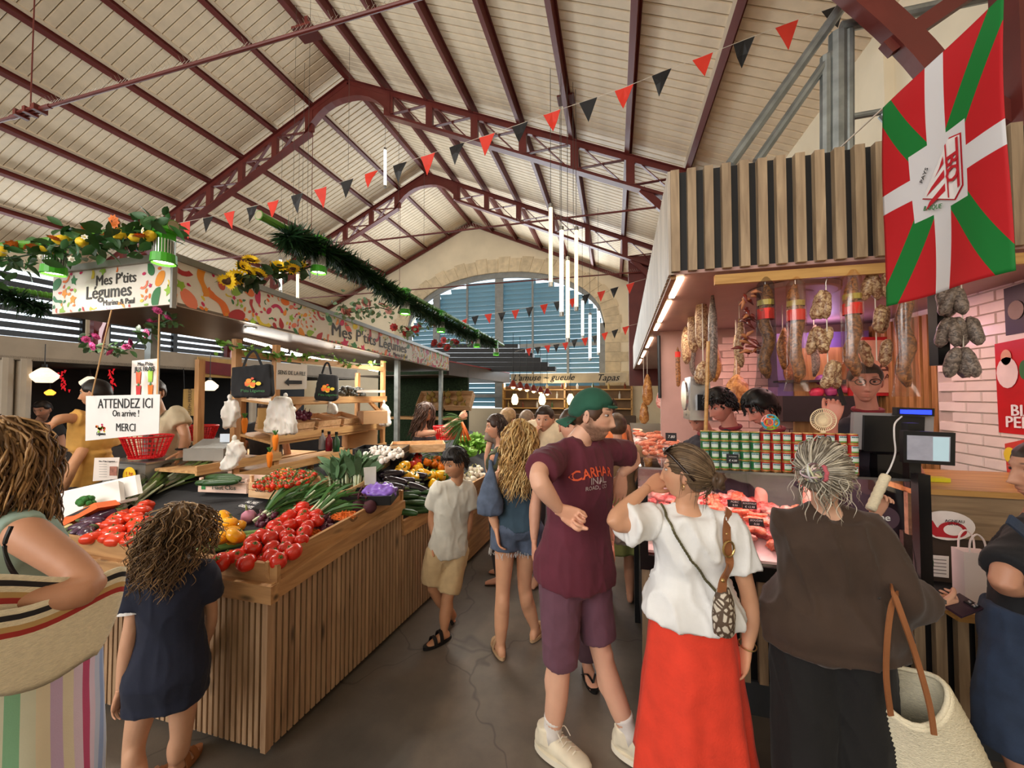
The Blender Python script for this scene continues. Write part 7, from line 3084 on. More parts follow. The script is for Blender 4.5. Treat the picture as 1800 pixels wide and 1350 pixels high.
# white foam box with broccoli and a printed carton
a,b,c_,d_=U(75,875,2.75),U(208,845,2.80),U(212,880,2.66),U(100,912,2.60)
t=thing('foam_box','white polystyrene box leaning beside the notice sheet','box',d_)
FOAM=M('polystyrene',(232,228,224),.8,var=.04)
MB().prism([a,b,c_,d_],(0,.03,-.02)).build('front_wall',FOAM,t)
MB().prism([a+V((0,.10,.02)),b+V((0,.10,.02)),c_+V((0,.10,.02)),d_+V((0,.10,.02))],(0,.03,0)).build('back_wall',FOAM,t)
MB().prism([d_,c_,c_+V((0,.10,0)),d_+V((0,.10,0))],(0,0,-.02)).build('bottom',FOAM,t)
m=MB()
q=[U(108,912,2.52),U(166,884,2.56),U(172,893,2.52),U(112,924,2.48)]
t=thing('printed_carton','orange and black printed carton edge in front of the foam box','box',q[3])
MB().prism(q,(0,.12,-.01)).build('board',M('orange_carton',(222,104,50),.6),t)
MB().prism([lerp(q[0],q[2],.12)+V((0,-.002,.006)),lerp(q[1],q[3],.12)+V((0,-.002,0)),lerp(q[1],q[3],.35)+V((0,-.002,-.008)),lerp(q[0],q[2],.35)+V((0,-.002,0))],(0,-.001,0)).build('printed_band',INK,t)
m=MB()
r=random.Random(90)
bc_=U(152,884,2.6)
for k in range(26):
 dd=V((r.gauss(0,1),r.gauss(0,1),abs(r.gauss(0,.8)))).normalized()
 m.ball(bc_+V((dd.x*.045,dd.y*.035,dd.z*.035)),.018,8,6)
t=thing('broccoli','small broccoli head on the foam box edge','broccoli',bc_)
m.build('florets',M('broccoli',(56,116,52),.8,bump=.5,bscale=140),t,True)
MB().tube([bc_-Z1*.06,bc_],.016,8).build('stalk',PALE,t)
# scale bases, red baskets, totes, bags
def red_basket(c,R0,R1,H,label):
 t=thing('red_basket',label,'basket',c,'red plastic baskets')
 RB=M('red_plastic',(206,26,32),.35,var=.06)
 m=MB()
 m.lathe([(.001,0),(R0,0),(R0*1.01,.012),(R0,.012)],c,24,cap=False)
 m.build('bottom',RB,t)
 for k in range(28):
  a_=2*pi*k/28
  d=V((cos(a_),sin(a_)*.85,0))
  m=MB()
  m.bar(c+d*R0,c+d*R1+Z1*H,.004,.012,up=d)
  m.build('rib',RB,t)
 m=MB()
 for(u,r_)in((.12,.003),(.32,.003),(.52,.003),(.72,.003),(.97,.008)):
  q=lerp(R0,R1,u)
  m=MB()
  m.tube([c+V((q*cos(a_),q*sin(a_)*.85,H*u))for a_ in[2*pi*k/28 for k in range(28)]],r_,6,closed=True)
  m.build('hoop',RB,t)
 return t
SCM=M('scale_steel',(168,166,162),.35,.6,var=.08)
def scale(c,w,d,h,label,rz=0.):
 t=thing('weighing_scale',label,'scale',c)
 ax=(V((cos(rz),sin(rz),0)),V((-sin(rz),cos(rz),0)),Z1)
 MB().box(c+Z1*(h/2),(w,d,h),ax,.9).build('housing',SCM,t)
 MB().box(c+Z1*(h+.012),(w*.98,d*.95,.014),ax).build('pan',STEEL,t)
 MB().box(c+Z1*(h*.55)-ax[1]*(d/2-.004),(w*.6,.006,h*.5),ax).build('display',BLKPL,t)
 return t
c=U(258,862,3.3)
c.z=bedz1(c.y)
zt=U(258,806,3.3).z
scale(c,.50,.34,max(.1,zt-c.z-.02),'grey weighing scale under the red basket at the stall corner')
red_basket(U(258,804,3.26),.117,.19,.185,'large red basket on the grey scale behind the waiting sign')
c=U(355,772,3.9)
MB()
scale(c-Z1*.17,.42,.3,.15,'second scale behind the counter with a small red basket')
red_basket(c,.10,.15,.14,'small red basket in front of the server in the beige tee')
ck=thing('back_table','work table behind the counter carrying scales and bags','table',(-4.1,3.3,0))
MB().box((-4.15,3.35,1.02),(1.0,1.5,.04)).build('top',SHELFW,ck)
for(x,y)in((-4.6,2.65),(-3.7,2.65),(-4.6,4.05),(-3.7,4.05)):
 MB().box((x,y,.5),(.05,.05,1.0)).build('leg',POSTW,ck)
c=U(375,790,3.35)
t=thing('till_scale','grey till with keypad and small screen behind the counter','till',c)
MB().box(c+Z1*-.03,(.34,.22,.10),(RGT,FH,Z1)).build('body',SCM,t)
MB().box(c+Z1*.045,(.30,.16,.012),(RGT,vdir(0,.9,.4),Z1)).build('keypad',M('pale_keys',(176,178,178),.5),t)
MB().box(c+RGT*.11+Z1*.10,(.10,.012,.07),(RGT,FH,Z1)).build('screen',M('lit_screen',(190,200,210),.3,emit=.5),t)
def bag_mesh(pts,mt,name,thick=.03,amp=.014,fr=14,vox=.012):
 m=MB()
 m.prism([p-FH*thick/2 for p in pts],FH*thick)
 vs_,fs_,ns_=remesh(m,vox,2)
 return wrinkle(vs_,ns_,amp,fr,(1,1,.35),rnd.random()*9),fs_
BAGW=M('white_thin_plastic',(226,222,216),.45,var=.06,sub=.1)
for i,(P,d,wd)in enumerate((([(502,697),(512,703),(520,745),(520,762),(493,764),(465,760),(470,735),(480,705),(492,697)],3.42,'largest, bundled below the arrow sign'),([(404,700),(416,706),(419,722),(410,750),(394,753),(392,720),(397,708)],3.2,'hanging on the shelf end post'),([(412,772),(424,780),(430,795),(416,820),(400,826),(386,824),(396,800),(404,780)],3.1,'drooping onto the counter below the end post'),([(675,708),(682,715),(688,745),(684,750),(668,748),(670,725)],5.3,'on the farthest shelf post'),([(580,708),(590,712),(593,724),(588,728),(577,725)],4.4,'small, under the second black tote'))):
 pts=[U(x,y,d)for x,y in P]
 t=thing('carrier_bag','bunch of white carrier bags, %s'%wd,'bag',pts[0],'white carrier bags on the shelving')
 v_,f_=bag_mesh(pts,BAGW,'sheets',.05*d/3,.020,15)
 obj_from(v_,f_,None,'sheets',BAGW,t)
 MB().ball(pts[0]+Z1*.01,(.018,.018,.024),8,6).build('knot',BAGW,t)
TOTE=cloth('black_cotton_tote',(30,30,33))
for(P,d,lg,hl,wd)in(([(411,646),(478,640),(481,692),(476,698),(415,699),(410,695)],3.28,(444,672),[(428,645,3.28),(436,625,3.3),(448,618,3.3),(460,642,3.28)],'beside the arrow sign'),([(562,657),(592,660),(594,700),(588,706),(556,704),(553,698)],4.05,(576,682),[(566,657,4.05),(572,640,4.06),(578,640,4.06),(582,658,4.05)],'hanging between arrow sign and avocado shelf')):
 pts=[U(x,y,d)for x,y in P]
 t=thing('tote_bag','black cotton tote with a colourful vegetable logo %s'%wd,'bag',pts[4])
 v_,f_=bag_mesh(pts,TOTE,'pouch',.06,.006,9)
 obj_from(v_,f_,None,'pouch',TOTE,t)
 strap(None,[U(*q)for q in hl],.02,.004,TOTE,'handle',t,hint=-FH)
 r=random.Random(3)
 for k in range(13):
  p=U(lg[0]+r.gauss(0,6.)*3.28/d,lg[1]+r.gauss(0,4.5)*3.28/d,d-.05)
  q=.013*r.uniform(.7,1.4)
  MB().poly([p+RGT*(q*1.4*cos(a_))+Z1*(q*sin(a_))for a_ in[2*pi*j/9 for j in range(9)]]).build('printed_logo_shape',PCOL[r.choice((1,3,6,8,0))],t)
 text("P'tits Légumes",U(lg[0],lg[1]+15*3.28/d,d-.05),RGT,Z1,.035,PCOL[4],t)
 # boxes on the shelves
for i,(y,z,sz,tl,wd)in enumerate(((3.35,1.35,(.34,.42,.15),.22,'holding red onions'),(3.8,1.35,(.34,.36,.15),.22,'half empty, in the middle'),(4.22,1.35,(.34,.36,.15),.22,'with garlic at the far end'))):
 crate('wooden_crate',(SX-.2,y,z),sz,0,PINE2,'tilted pine crate on the middle shelf %s'%wd,slats=2,tilt=(0,tl),group='tilted crates on the shelf')
pile(roundveg('red_onion',(96,34,60),.03,'onion',(150,120,130),.4),[(515,735),(520,722),(545,728),(543,738)],16,.03,lambda x,y,l=0.:onX(x,y,SX-.12),'red onion in the tilted shelf crate','red onions on the shelf',1,31,pack=1.2)
AV=roundveg('avocado',(40,40,34),.034,'avocado',None,.5)
pile(AV,[(596,694),(602,682),(636,684),(640,696)],34,.034,lambda x,y,l=0.:onX(x,y,SX-.1-.08*rnd.random()),'dark avocado on the top shelf tray','avocados',1,32,pack=1.2)
for i,(x,y,d,sz,col,lab)in enumerate(((632,770,5.2,(.38,.3,.22),(176,134,92),'plain cardboard box under the middle shelf'),(655,733,5.0,(.3,.25,.16),(190,150,110),'opened cardboard box on the middle shelf end'),(652,688,5.0,(.30,.2,.03),(230,228,222),'white carton lid on the avocado tray'),(470,735,3.8,(.16,.12,.2),(196,156,96),'kraft bag of dry goods beside the carrier bags'))):
 c=U(x,y,d)
 t=thing('cardboard_box',lab,'box',c)
 MB().box(c,sz,(vdir(.8,.6),vdir(-.6,.8),Z1)).build('carton',M('carton_%d'%i,col,.8,var=.08),t)
 MB().box(c+Z1*(sz[2]/2+.002),(sz[0]*.98,.05,.003),(vdir(.8,.6),vdir(-.6,.8),Z1)).build('tape',M('brown_tape',(166,128,84),.4),t)
for i,(x,y,col,wd)in enumerate(((578,775,(150,30,50),'crimson'),(591,776,(40,90,60),'green'),(566,772,(160,160,165),'clear'))):
 c=U(x,y+18,4.3)
 t=thing('bottle','%s bottle standing behind the spring onions'%wd,'bottle',c)
 m=MB()
 m.lathe([(.001,0),(.034,0),(.036,.01),(.036,.13),(.014,.17),(.014,.19)],c,14,cap=False)
 m.build('flask',M('bottle_'+wd,col,.25,coat=.3),t,True)
 MB().lathe([(.017,.188),(.017,.22),(.001,.222)],c,12,cap=False).build('cap',BLKPL,t)
 # hanging peppers decoration (orange carrots) on the post
for(x,y,wd)in((484,775,'upper'),(474,805,'lower'),(430,745,'small, on the end post')):
 p=U(x,y,3.3)
 t=thing('toy_carrot','orange fabric carrot hanging on the shelf post, %s one'%wd,'decoration',p)
 MB().tube([p+Z1*.05,p+Z1*.02,p-Z1*.07,p-Z1*.085],[.018,.026,.016,.004],10).build('root',M('orange_felt',(232,130,30),.8),t,True)
 m=MB()
 for k in range(5):
  m.tube([p+Z1*.05,p+Z1*.09+V((.02*cos(k*1.3),.02*sin(k*1.3),0))],.005,5)
 m.build('leafy_top',M('green_felt',(60,120,50),.8),t)
 # ================================================================== meat, hanging sausages, flag, bunting, hall lamps, far stalls
def lump(seed,R,mt,name,cat,n=18,m=12,amp=.28,fr=2.2):
 b=MB()
 b.ball((0,0,0),1.,n,m)
 b.v=[V((p.x*R[0],p.y*R[1],p.z*R[2]))*(1+amp*nz3(p*fr+V((seed*3.3,seed,0))))for p in b.v]
 return proto(name,[('cut',b,mt,True)],cat)
def MEAT(name,c1,c2,sc=26):
 m,nt,b=newmat(name)
 tc=node(nt,'ShaderNodeTexCoord')
 nz=node(nt,'ShaderNodeTexNoise')
 nz.inputs['Scale'].default_value=sc
 nz.inputs['Detail'].default_value=6
 nz.inputs['Distortion'].default_value=1.2
 nt.links.new(tc.outputs['Object'],nz.inputs['Vector'])
 rp=node(nt,'ShaderNodeValToRGB')
 rp.color_ramp.elements[0].position,rp.color_ramp.elements[0].color=.4,lin(c1)
 rp.color_ramp.elements[1].position,rp.color_ramp.elements[1].color=.62,lin(c2)
 nt.links.new(nz.outputs['Fac'],rp.inputs[0])
 nt.links.new(rp.outputs[0],b.inputs['Base Color'])
 bp=node(nt,'ShaderNodeBump')
 bp.inputs['Strength'].default_value=.5
 bp.inputs['Distance'].default_value=.006
 nt.links.new(nz.outputs['Fac'],bp.inputs['Height'])
 nt.links.new(bp.outputs[0],b.inputs['Normal'])
 b.inputs['Roughness'].default_value=.38
 return m
RAW=MEAT('marbled_beef',(150,30,34),(214,130,120))
PORK=MEAT('pale_pork',(206,120,108),(236,190,176),16)
SAUS=MEAT('fresh_sausage',(206,96,70),(232,150,116),40)
DRY=MEAT('dry_sausage_mould',(120,74,48),(206,176,136),55)
CURED=MEAT('cured_rind',(96,56,30),(170,112,60),50)
GREYS=MEAT('grey_mould_sausage',(84,72,66),(150,134,122),60)
HAMM=MEAT('ham_skin',(150,92,44),(202,146,84),22)
def case_z(y):
 return.84+.3*(y-YF-.02)
r=random.Random(44)
kinds=[(lump(1,(.058,.04,.028),RAW,'meat_cut','meat'),'dark red beef cut on the case deck',30),(lump(2,(.062,.042,.026),PORK,'meat_cut','meat'),'pale pork cut on the case deck',34),(lump(3,(.045,.045,.034),SAUS,'meat_cut','meat',amp=.4),'folded pale tripe in the case',26),(lump(4,(.066,.032,.022),RAW,'meat_cut','meat',amp=.35),'long red steak in the case',26)]
cols_=[]
for(pr,lab,n)in kinds:
 k=0
 while k<n:
  y,x=r.uniform(YF+.07,YF+.62),r.uniform(XC+.10,1.36)
  if any((x-a)**2+(y-b)**2<.044**2 for a,b in cols_):
   if r.random()>.02:
    continue
  cols_.append((x,y))
  k+=1
  place(pr,TRS((x,y,case_z(y)+.03),(r.gauss(0,.2),r.gauss(0,.2),r.uniform(0,6.28)),r.uniform(.8,1.15)),lab,lab)
def link(mt,L=.13,R=.017,bend=.03):
 b=MB()
 b.tube([(L*(i/8-.5),bend*sin(pi*i/8),0)for i in range(9)],[R*(.35,.8,1,1,1,1,1,.8,.35)[i]for i in range(9)],10)
 c=MB()
 for sg in(-1,1):
  c.tube([(sg*L*.49,0,0),(sg*L*.56,-.004,0)],.003,5)
 return proto('sausage',[('casing',b,mt,True),('tied_end',c,STRING,False)],'sausage')
SK=link(SAUS)
for k in range(46):
 y=r.uniform(3.35,5.2)
 x=edge_x(y)+r.uniform(.06,.46)
 place(SK,TRS((x,y,1.25+.028*(k%3)),(r.gauss(0,.1),r.gauss(0,.1),r.uniform(0,6.28)),r.uniform(.8,1.25)),'orange fresh sausage heaped on the aisle side case','fresh sausages on the case top')
for k in range(16):
 x,y=r.uniform(.45,1.3),r.uniform(YF+.1,YF+.5)
 place(SK,TRS((x,y,case_z(y)+.065),(0,0,r.uniform(0,6.28)),r.uniform(.8,1.1)),'fresh sausage lying over the cuts in the front case','sausages in the front case')
for k in range(26):
 y=r.uniform(3.3,6.8)
 place(SK,TRS((edge_x(y)+r.uniform(.08,.6),y,.99+.02*(k%3)),(0,r.gauss(0,.1),r.uniform(0,6.28)),r.uniform(.9,1.3)),'orange fresh sausage inside the aisle side case','fresh sausages in the case')
for k,(x,y,body,lab)in enumerate(((1292,892,'PORC\n9.90','small black price tag stuck in the pale meat'),(1318,895,'ROUSTOLLE\n€ 12.90','black price tag reading ROUSTOLLE'),(1330,925,'BOUDIN\n8.50','black price tag low in the case before the tripe'),(1575,985,'Filet Canard\n23.80','black price tag reading 23.80 beside the black post'),(1180,775,'7.80','striped price tag among the fresh sausages'))):
 p=onY(x,y,2.52 if y>800 else 3.6)
 price_tag(p,.075 if y>800 else.09,.042 if y>800 else.07,body,lab,.25)
for(x,y,col,lab,w)in((1305,852,(196,70,50),'red cutting board on the inner shelf',.22),(1365,855,(70,120,80),'green edged white tub on the inner shelf',.26)):
 p=onY(x,y,2.9)
 t=thing('tub',lab,'tray',p)
 MB().box((p.x,2.93,1.262),(w,.2,.02)).build('lid',M('tub_lid_%d'%x,col,.4),t)
 if x>1320:
  MB().box((p.x,2.93,1.256),(w*.9,.18,.008)).build('tub',FOAM,t)
  # --- hanging goods
HOOK=M('steel_hook',(150,140,132),.3,.8)
rail=thing('hanging_rail','pale wooden rail with hooks below the slatted header','rail',(1.2,2.44,2.40))
MB().box((1.42,2.46,2.42),(1.7,.03,.055)).build('rail_board',OAKX,rail)
FILM=GLASS('clear_sleeve',(248,238,230),.14,.22,False)
def hang_top(x,y,Y):
 p=onY(x,y,Y)
 return p
def hook(t,top,z1):
 MB().tube(catmull([V((top.x,top.y,2.43)),V((top.x+.012,top.y,2.41)),V((top.x,top.y,z1+.03)),V((top.x,top.y,z1))],4),.0025,5).build('hook',HOOK,t)
def long_saus(x,y0,y1,Y,R,mt,lab,sleeve=None,red=False):
 a,b=onY(x,y0,Y),onY(x+3,y1,Y)
 t=thing('cured_sausage',lab,'sausage',b,'cured sausages on the front rail')
 n=14
 m=MB()
 pts=[lerp(a,b,i/n)+V((.012*sin(i*.9+x),.008*sin(i*1.3),0))for i in range(n+1)]
 m.tube(pts,[R*(.3 if i==0 else.75 if i in(1,)else.95+.1*nz3(V((i*.7,x,0)))if i<n-1 else.85 if i==n-1 else.35)for i in range(n+1)],14)
 m.v=[p+V((nz3(p*60),nz3(p*60+V((3,0,0))),0))*.004 for p in m.v]
 m.build('casing',mt,t,True)
 hook(t,a,a.z)
 if red:
  c=lerp(a,b,.32)
  m=MB()
  m.lathe([(R*1.3,-.03),(R*1.3,.03)],c,16,cap=False)
  m.build('red_label',M('red_label',(220,44,30),.5),t)
  c=lerp(a,b,.2)
  m=MB()
  m.lathe([(R*1.28,-.015),(R*1.28,.015)],c,16,cap=False)
  m.build('gold_label',M('gold_label',(170,150,70),.4),t)
 if sleeve:
  m=MB()
  w=R*1.45
  zb=b.z-.05
  rs=[]
  for(z,k,d)in((a.z+.04,.35,.4),(a.z,.9,.8),(lerp(a.z,zb,.3),1.05,.95),(lerp(a.z,zb,.7),1.,.9),(b.z+.01,1.15,.7),(zb,1.35,.12)):
   rs.append(superring(V((lerp(a.x,b.x,(a.z-z)/(a.z-b.z)),Y,z)),X1,Y1,w*k,w*d,16,2.2))
  m.rings(rs,cap=False)
  m.v=[p+V((nz3(p*22),nz3(p*22+V((9,0,0))),0))*.006 for p in m.v]
  m.build('film_sleeve',sleeve,t,True)
long_saus(1345,500,665,2.46,.032,CURED,'cured sausage in a black net sleeve with red band',M('black_net',(26,24,24),.5,alpha=.35),True)
long_saus(1398,500,672,2.46,.033,CURED,'cured sausage in clear sleeve, red band, beside the black net one',FILM,True)
long_saus(1497,488,662,2.46,.032,CURED,'cured sausage in clear sleeve, red band, between two sausage bundles',FILM,True)
long_saus(1590,500,680,2.44,.032,CURED,'plain cured sausage in clear sleeve below the flag',FILM)
def bundle(x,y0,y1,Y,n,mt,lab,R=.026,L=.15,w=.05,seed=1):
 rr=random.Random(seed)
 a,b=onY(x,y0,Y),onY(x,y1,Y)
 t=thing('sausage_bundle',lab,'sausages',b)
 hook(t,a,a.z)
 H=a.z-b.z
 k=0
 tiers=3
 for i in range(n):
  u=(i%tiers+.5)/tiers
  c=V((a.x+rr.choice((-1,0,1))*w*.75+rr.gauss(0,.008),Y+rr.gauss(0,.025),a.z-H*u))
  tp=c+Z1*L*.45
  m=MB()
  tl=V((rr.gauss(0,.22),rr.gauss(0,.15),1)).normalized()
  m.tube([c+tl*L*(.5-j/8)for j in range(9)],[R*q for q in(.35,.8,1,1.05,1,1,.98,.8,.3)],12)
  m.v=[p+V((nz3(p*70),nz3(p*70+V((3,0,0))),nz3(p*70+V((0,5,0)))))*.004 for p in m.v]
  m.build('sausage',mt,t,True)
 MB().tube([a,V((a.x,Y,b.z+.05))],.003,4).build('string',STRING,t)
bundle(1452,505,690,2.47,10,DRY,'bundle of floury dry sausages in the middle of the rail',.027,.155,.05,2)
bundle(1537,475,650,2.52,8,DRY,'bundle of dry sausages half hidden beside the flag',.026,.15,.045,3)
bundle(1690,500,665,2.40,12,GREYS,'bundle of grey mouldy sausages under the flag by the brick wall',.027,.15,.055,4)
p=onY(1650,575,2.5)
tag(MB().box((p.x,2.5,p.z),(.05,.06,.40)).build('black_post',BLKPL),'short black post hanging beside the grey sausages','post')
# chilli string and skin-on goods along the aisle edge
t=thing('chilli_string','string of dried dark red peppers on the front rail','chillies',onY(1312,640,2.5))
a=onY(1311,492,2.5)
hook(t,a,a.z)
for k in range(34):
 u=r.random()
 c=V((a.x,2.5,a.z-.06-.38*u))+V((r.gauss(0,.02),r.gauss(0,.02),0))
 d=V((r.gauss(0,1),r.gauss(0,1),r.gauss(0,.5)-.3)).normalized()
 MB().tube([c,c+d*.03+Z1*.004,c+d*.065-Z1*.01],[.006,.011,.002],7).build('chilli',M('dried_chilli',(104,34,26),.4,var=.3)if k%3 else M('dried_chilli_pale',(176,110,70),.5),t,True)
for k,(x,y0,y1,Y,R,mt,sl,wd)in enumerate(((1252,518,665,3.0,.03,GREYS,None,'long grey one'),(1233,520,615,3.3,.05,DRY,FILM,'plump one in film'),(1218,540,620,3.8,.05,DRY,FILM,'second plump one in film'),(1205,575,640,4.2,.045,DRY,FILM,'third plump one in film'),(1190,595,690,4.6,.04,CURED,None,'slim dark one with red label'),(1178,605,695,5.2,.045,CURED,None,'slim dark one behind it'),(1166,615,690,5.8,.05,GREYS,None,'farthest slim one'))):
 a,b=onY(x,y0,Y),onY(x+2,y1,Y)
 t=thing('hanging_sausage','sausage hanging along the aisle edge, %s'%wd,'sausage',b,'sausages along the aisle edge')
 m=MB()
 m.tube([lerp(a,b,i/8)for i in range(9)],[R*q for q in(.3,.7,.9,1,1,1,1,.85,.3)],12)
 m.v=[p+V((nz3(p*50),nz3(p*50+V((3,0,0))),0))*.006 for p in m.v]
 m.build('casing',mt,t,True)
 MB().tube([a,V((a.x,a.y,2.45))],.003,4).build('string',STRING,t)
 if k==4:
  MB().lathe([(R*1.05,-.03),(R*1.05,.03)],lerp(a,b,.3),14,cap=False).build('red_label',M('red_label',(220,44,30),.5),t)
rr_=random.Random(77)
for k in range(16):
 y=3.2+.22*k
 x=.75+.35*(k%3)+.03*y+rr_.uniform(-.1,.1)
 L_,R=rr_.uniform(.3,.5),rr_.uniform(.026,.045)
 a=V((x,y,2.32-.05*(k%2)))
 b=a-Z1*L_
 t=thing('hanging_sausage','cured sausage hanging in rows under the stall soffit','sausage',b,'sausages in rows under the soffit')
 m=MB()
 m.tube([lerp(a,b,i/8)+V((.01*sin(i+k),0,0))for i in range(9)],[R*q for q in(.3,.7,.9,1,1,1,1,.85,.3)],10)
 m.build('casing',(DRY,CURED,GREYS,HAMM)[k%4],t,True)
 MB().tube([a,V((a.x,a.y,2.45))],.003,4).build('string',STRING,t)
for k,(x,y,Y,s,mt,lab)in enumerate(((1236,655,3.2,(.06,.05,.09),DRY,'round netted sausage hanging below the plump ones'),(1295,690,4.0,(.11,.07,.17),HAMM,'whole ham hanging above the servers'),(1138,685,6.2,(.07,.06,.24),HAMM,'orange cured bundle at the aisle corner'),(1132,725,6.3,(.065,.06,.18),HAMM,'lower orange cured bundle at the aisle corner'),(1165,700,5.4,(.08,.07,.14),PORK,'pale wrapped ham end near the scale'))):
 c=onY(x,y,Y)
 t=thing('hanging_ham',lab,'ham',c)
 m=MB()
 m.ball((0,0,0),1.,18,14)
 m.v=[c+V((p.x*s[0]*(1-.35*p.z),p.y*s[1]*(1-.35*p.z),p.z*s[2]))*1+V((nz3(p*3),nz3(p*3+V((4,0,0))),0))*.02 for p in m.v]
 m.build('ham',mt,t,True)
 MB().tube([c+Z1*s[2]*.9,V((c.x,c.y,2.45))],.004,5).build('cord',STRING,t)
for k,(x,y,c)in enumerate(((1435,690,(206,60,90)),(1460,688,(170,70,120)),(1490,683,(220,90,110)),(1445,668,(120,60,110)))):
 p=onY(x,y,4.28)
 place(lump(20+k,(.06,.05,.05),M('violet_meat_%d'%k,c,.4,var=.2),'meat_cut','meat'),TRS(p),'violet lit meat joint in the cold cabinet, piece %s'%('at the edge','beside it','by the knife hand','on top')[k],'meat in the cold cabinet')
pl=thing('wooden_pole','wooden awning pole standing at the aisle corner of the stall','pole',onY(1240,755,2.9))
MB().tube([onY(1245,600,2.85),onY(1240,775,2.85)],.012,8).build('rod',OAKX,pl)
MB().tube([onY(1240,762,2.85),onY(1240,778,2.85)],.016,8).build('ferrule',BRASS,pl)
tag(MB().tube([onY(1158,590,4.5),onY(1160,700,4.5)],.018,8).build('black_pole',BLKPL),'thin black pole hanging among the slim sausages','pole')
# slicer, fan, ball, boards
c=onY(1225,700,3.4)
t=thing('slicer','steel slicing machine with a black handle behind the case','slicer',c)
MB().box(c,(.16,.3,.34),None,.85).build('body',STEEL,t)
MB().box(c+V((.0,-.16,-.03)),(.06,.03,.12)).build('handle',BLKPL,t)
MB().lathe([(.12,-.008),(.12,.008)],c+V((-.1,-.05,.02)),24,(Y1,Z1,X1)).build('blade',STEEL,t)
c=onY(1446,738,2.55)
t=thing('hand_fan','cream round desk fan on top of the cans','fan',c)
FANC=M('cream_plastic',(232,212,176),.4)
MB().lathe([(.001,-.008),(.018,-.008),(.018,.006),(.001,.006)],c,16,(X1,Z1,-Y1),cap=False).build('hub',FANC,t)
for k in range(36):
 a_=2*pi*k/36
 d=V((cos(a_),0,sin(a_)))
 MB().bar(c+d*.018-Y1*.008,c+d*.062-Y1*.008,.003,.003).build('grille_spoke',FANC,t)
for R_ in(.062,.040):
 MB().tube([c+V((R_*cos(a_),-.008,R_*sin(a_)))for a_ in[2*pi*k/40 for k in range(40)]],.003,5,closed=True).build('grille_ring',FANC,t)
MB().bar(c-Z1*.06,c-Z1*.105,.02,.02).build('grip',FANC,t)
c=onY(1354,742,2.5)
t=thing('lattice_ball','rainbow lattice toy ball on top of the cans','ball',c)
g=(1+sqrt(5))/2
ico=[V(q).normalized()for q in((0,1,g),(0,-1,g),(0,1,-g),(0,-1,-g),(1,g,0),(-1,g,0),(1,-g,0),(-1,-g,0),(g,0,1),(-g,0,1),(g,0,-1),(-g,0,-1))]
BC=[M('ball_%d'%i,q,.4)for i,q in enumerate(((240,200,40),(60,170,200),(230,90,50),(140,200,60),(230,160,160)))]
for k,q in enumerate(ico):
 a_,b_,_=basis(q)
 m=MB()
 m.tube([c+(q*.86+(a_*cos(u)+b_*sin(u))*.50)*.042 for u in[2*pi*i/14 for i in range(14)]],.0042,6,closed=True)
 m.build('ring',BC[k%5],t,True)
c=onY(1650,876,2.7)
tag(MB().box(V((c.x,2.75,1.272)),(.14,.06,.022)).build('yellow_sponge',M('yellow_plastic',(226,220,50),.5)),'yellow cloth on the oak worktop','cloth')
q=onY(1712,1070,2.34)
t=thing('paper_bag','white paper carrier with cord handles on the ledge','bag',q)
PBG=M('white_paper',(230,216,212),.7,var=.03)
MB().box((q.x,q.y,.755+.13),(.11,.07,.26)).build('sack',PBG,t)
for dy in(-.03,.03):
 MB().tube(catmull([V((q.x-.03,q.y+dy,1.01)),V((q.x-.025,q.y+dy,1.07)),V((q.x+.0,q.y+dy,1.10)),V((q.x+.025,q.y+dy,1.07)),V((q.x+.03,q.y+dy,1.01))],4),.004,5).build('handle',PBG,t)
 # --- posters on the brick wall
def poster(c4,col,lab,lines=(),mark=None):
 q=[onX(x,y,XW-.068)for x,y in c4]
 t=thing('poster',lab,'poster',q[3])
 MB().prism(q,(.004,0,0)).build('sheet',M('poster_%d_%d'%(col[0],c4[0][1]),col,.4,var=.12,vscale=5),t)
 for(b,x,y,s,mc)in lines:
  text(b,onX(x,y,XW-.074),-Y1,Z1,s,mc,t,bold=.02,align='LEFT')
 for(x,y,sy,sz,mc)in(mark or()):
  p=onX(x,y,XW-.072)
  MB().poly([p+V((0,sy*cos(a_),sz*sin(a_)))for a_ in[2*pi*k/16 for k in range(16)]]).build('printed_figure',mc,t)
poster([(1748,605),(1812,592),(1815,766),(1756,760)],(196,30,34),'red match poster reading BIA PERP on the brick wall',(('BIA',1776,722,.10,PAPER),('PERP',1767,742,.10,PAPER)),((1770,655,.07,.10,M('poster_shirt',(230,214,208),.5)),(1768,628,.035,.05,M('poster_skin',(214,160,130),.5)),(1800,650,.03,.06,M('poster_green',(50,110,60),.5))))
poster([(1764,508),(1815,492),(1815,582),(1768,590)],(48,40,36),'dark poster with pale skull shape high on the brick wall',(),((1785,545,.05,.06,M('poster_grey',(150,130,112),.5)),))
poster([(1766,780),(1812,770),(1815,880),(1774,880)],(208,70,60),'small poster reading Biarritz 21-22 low on the brick wall',(('Biarritz',1778,862,.05,PAPER),('21-22',1778,872,.05,PCOL[2])),((1775,800,.04,.05,PCOL[6]),))
q=[U(1778,262,1.9),U(1830,250,1.9),U(1850,330,1.9),U(1830,410,1.9),U(1785,396,1.9),U(1776,330,1.9)]
t=thing('hanging_sign','pale green lettered sign cut off at the picture edge behind the flag','sign',q[4])
MB().prism(q,FH*.01).build('board',M('sage_board',(176,180,160),.5),t)
text('O',U(1791,284,1.89),RGT,Z1,.07,BRED,t,bold=.04)
text('JAM',U(1797,303,1.89),RGT,Z1,.055,INK,t)
text("'s A",U(1795,323,1.89),RGT,Z1,.04,BRED,t,shear=.3)
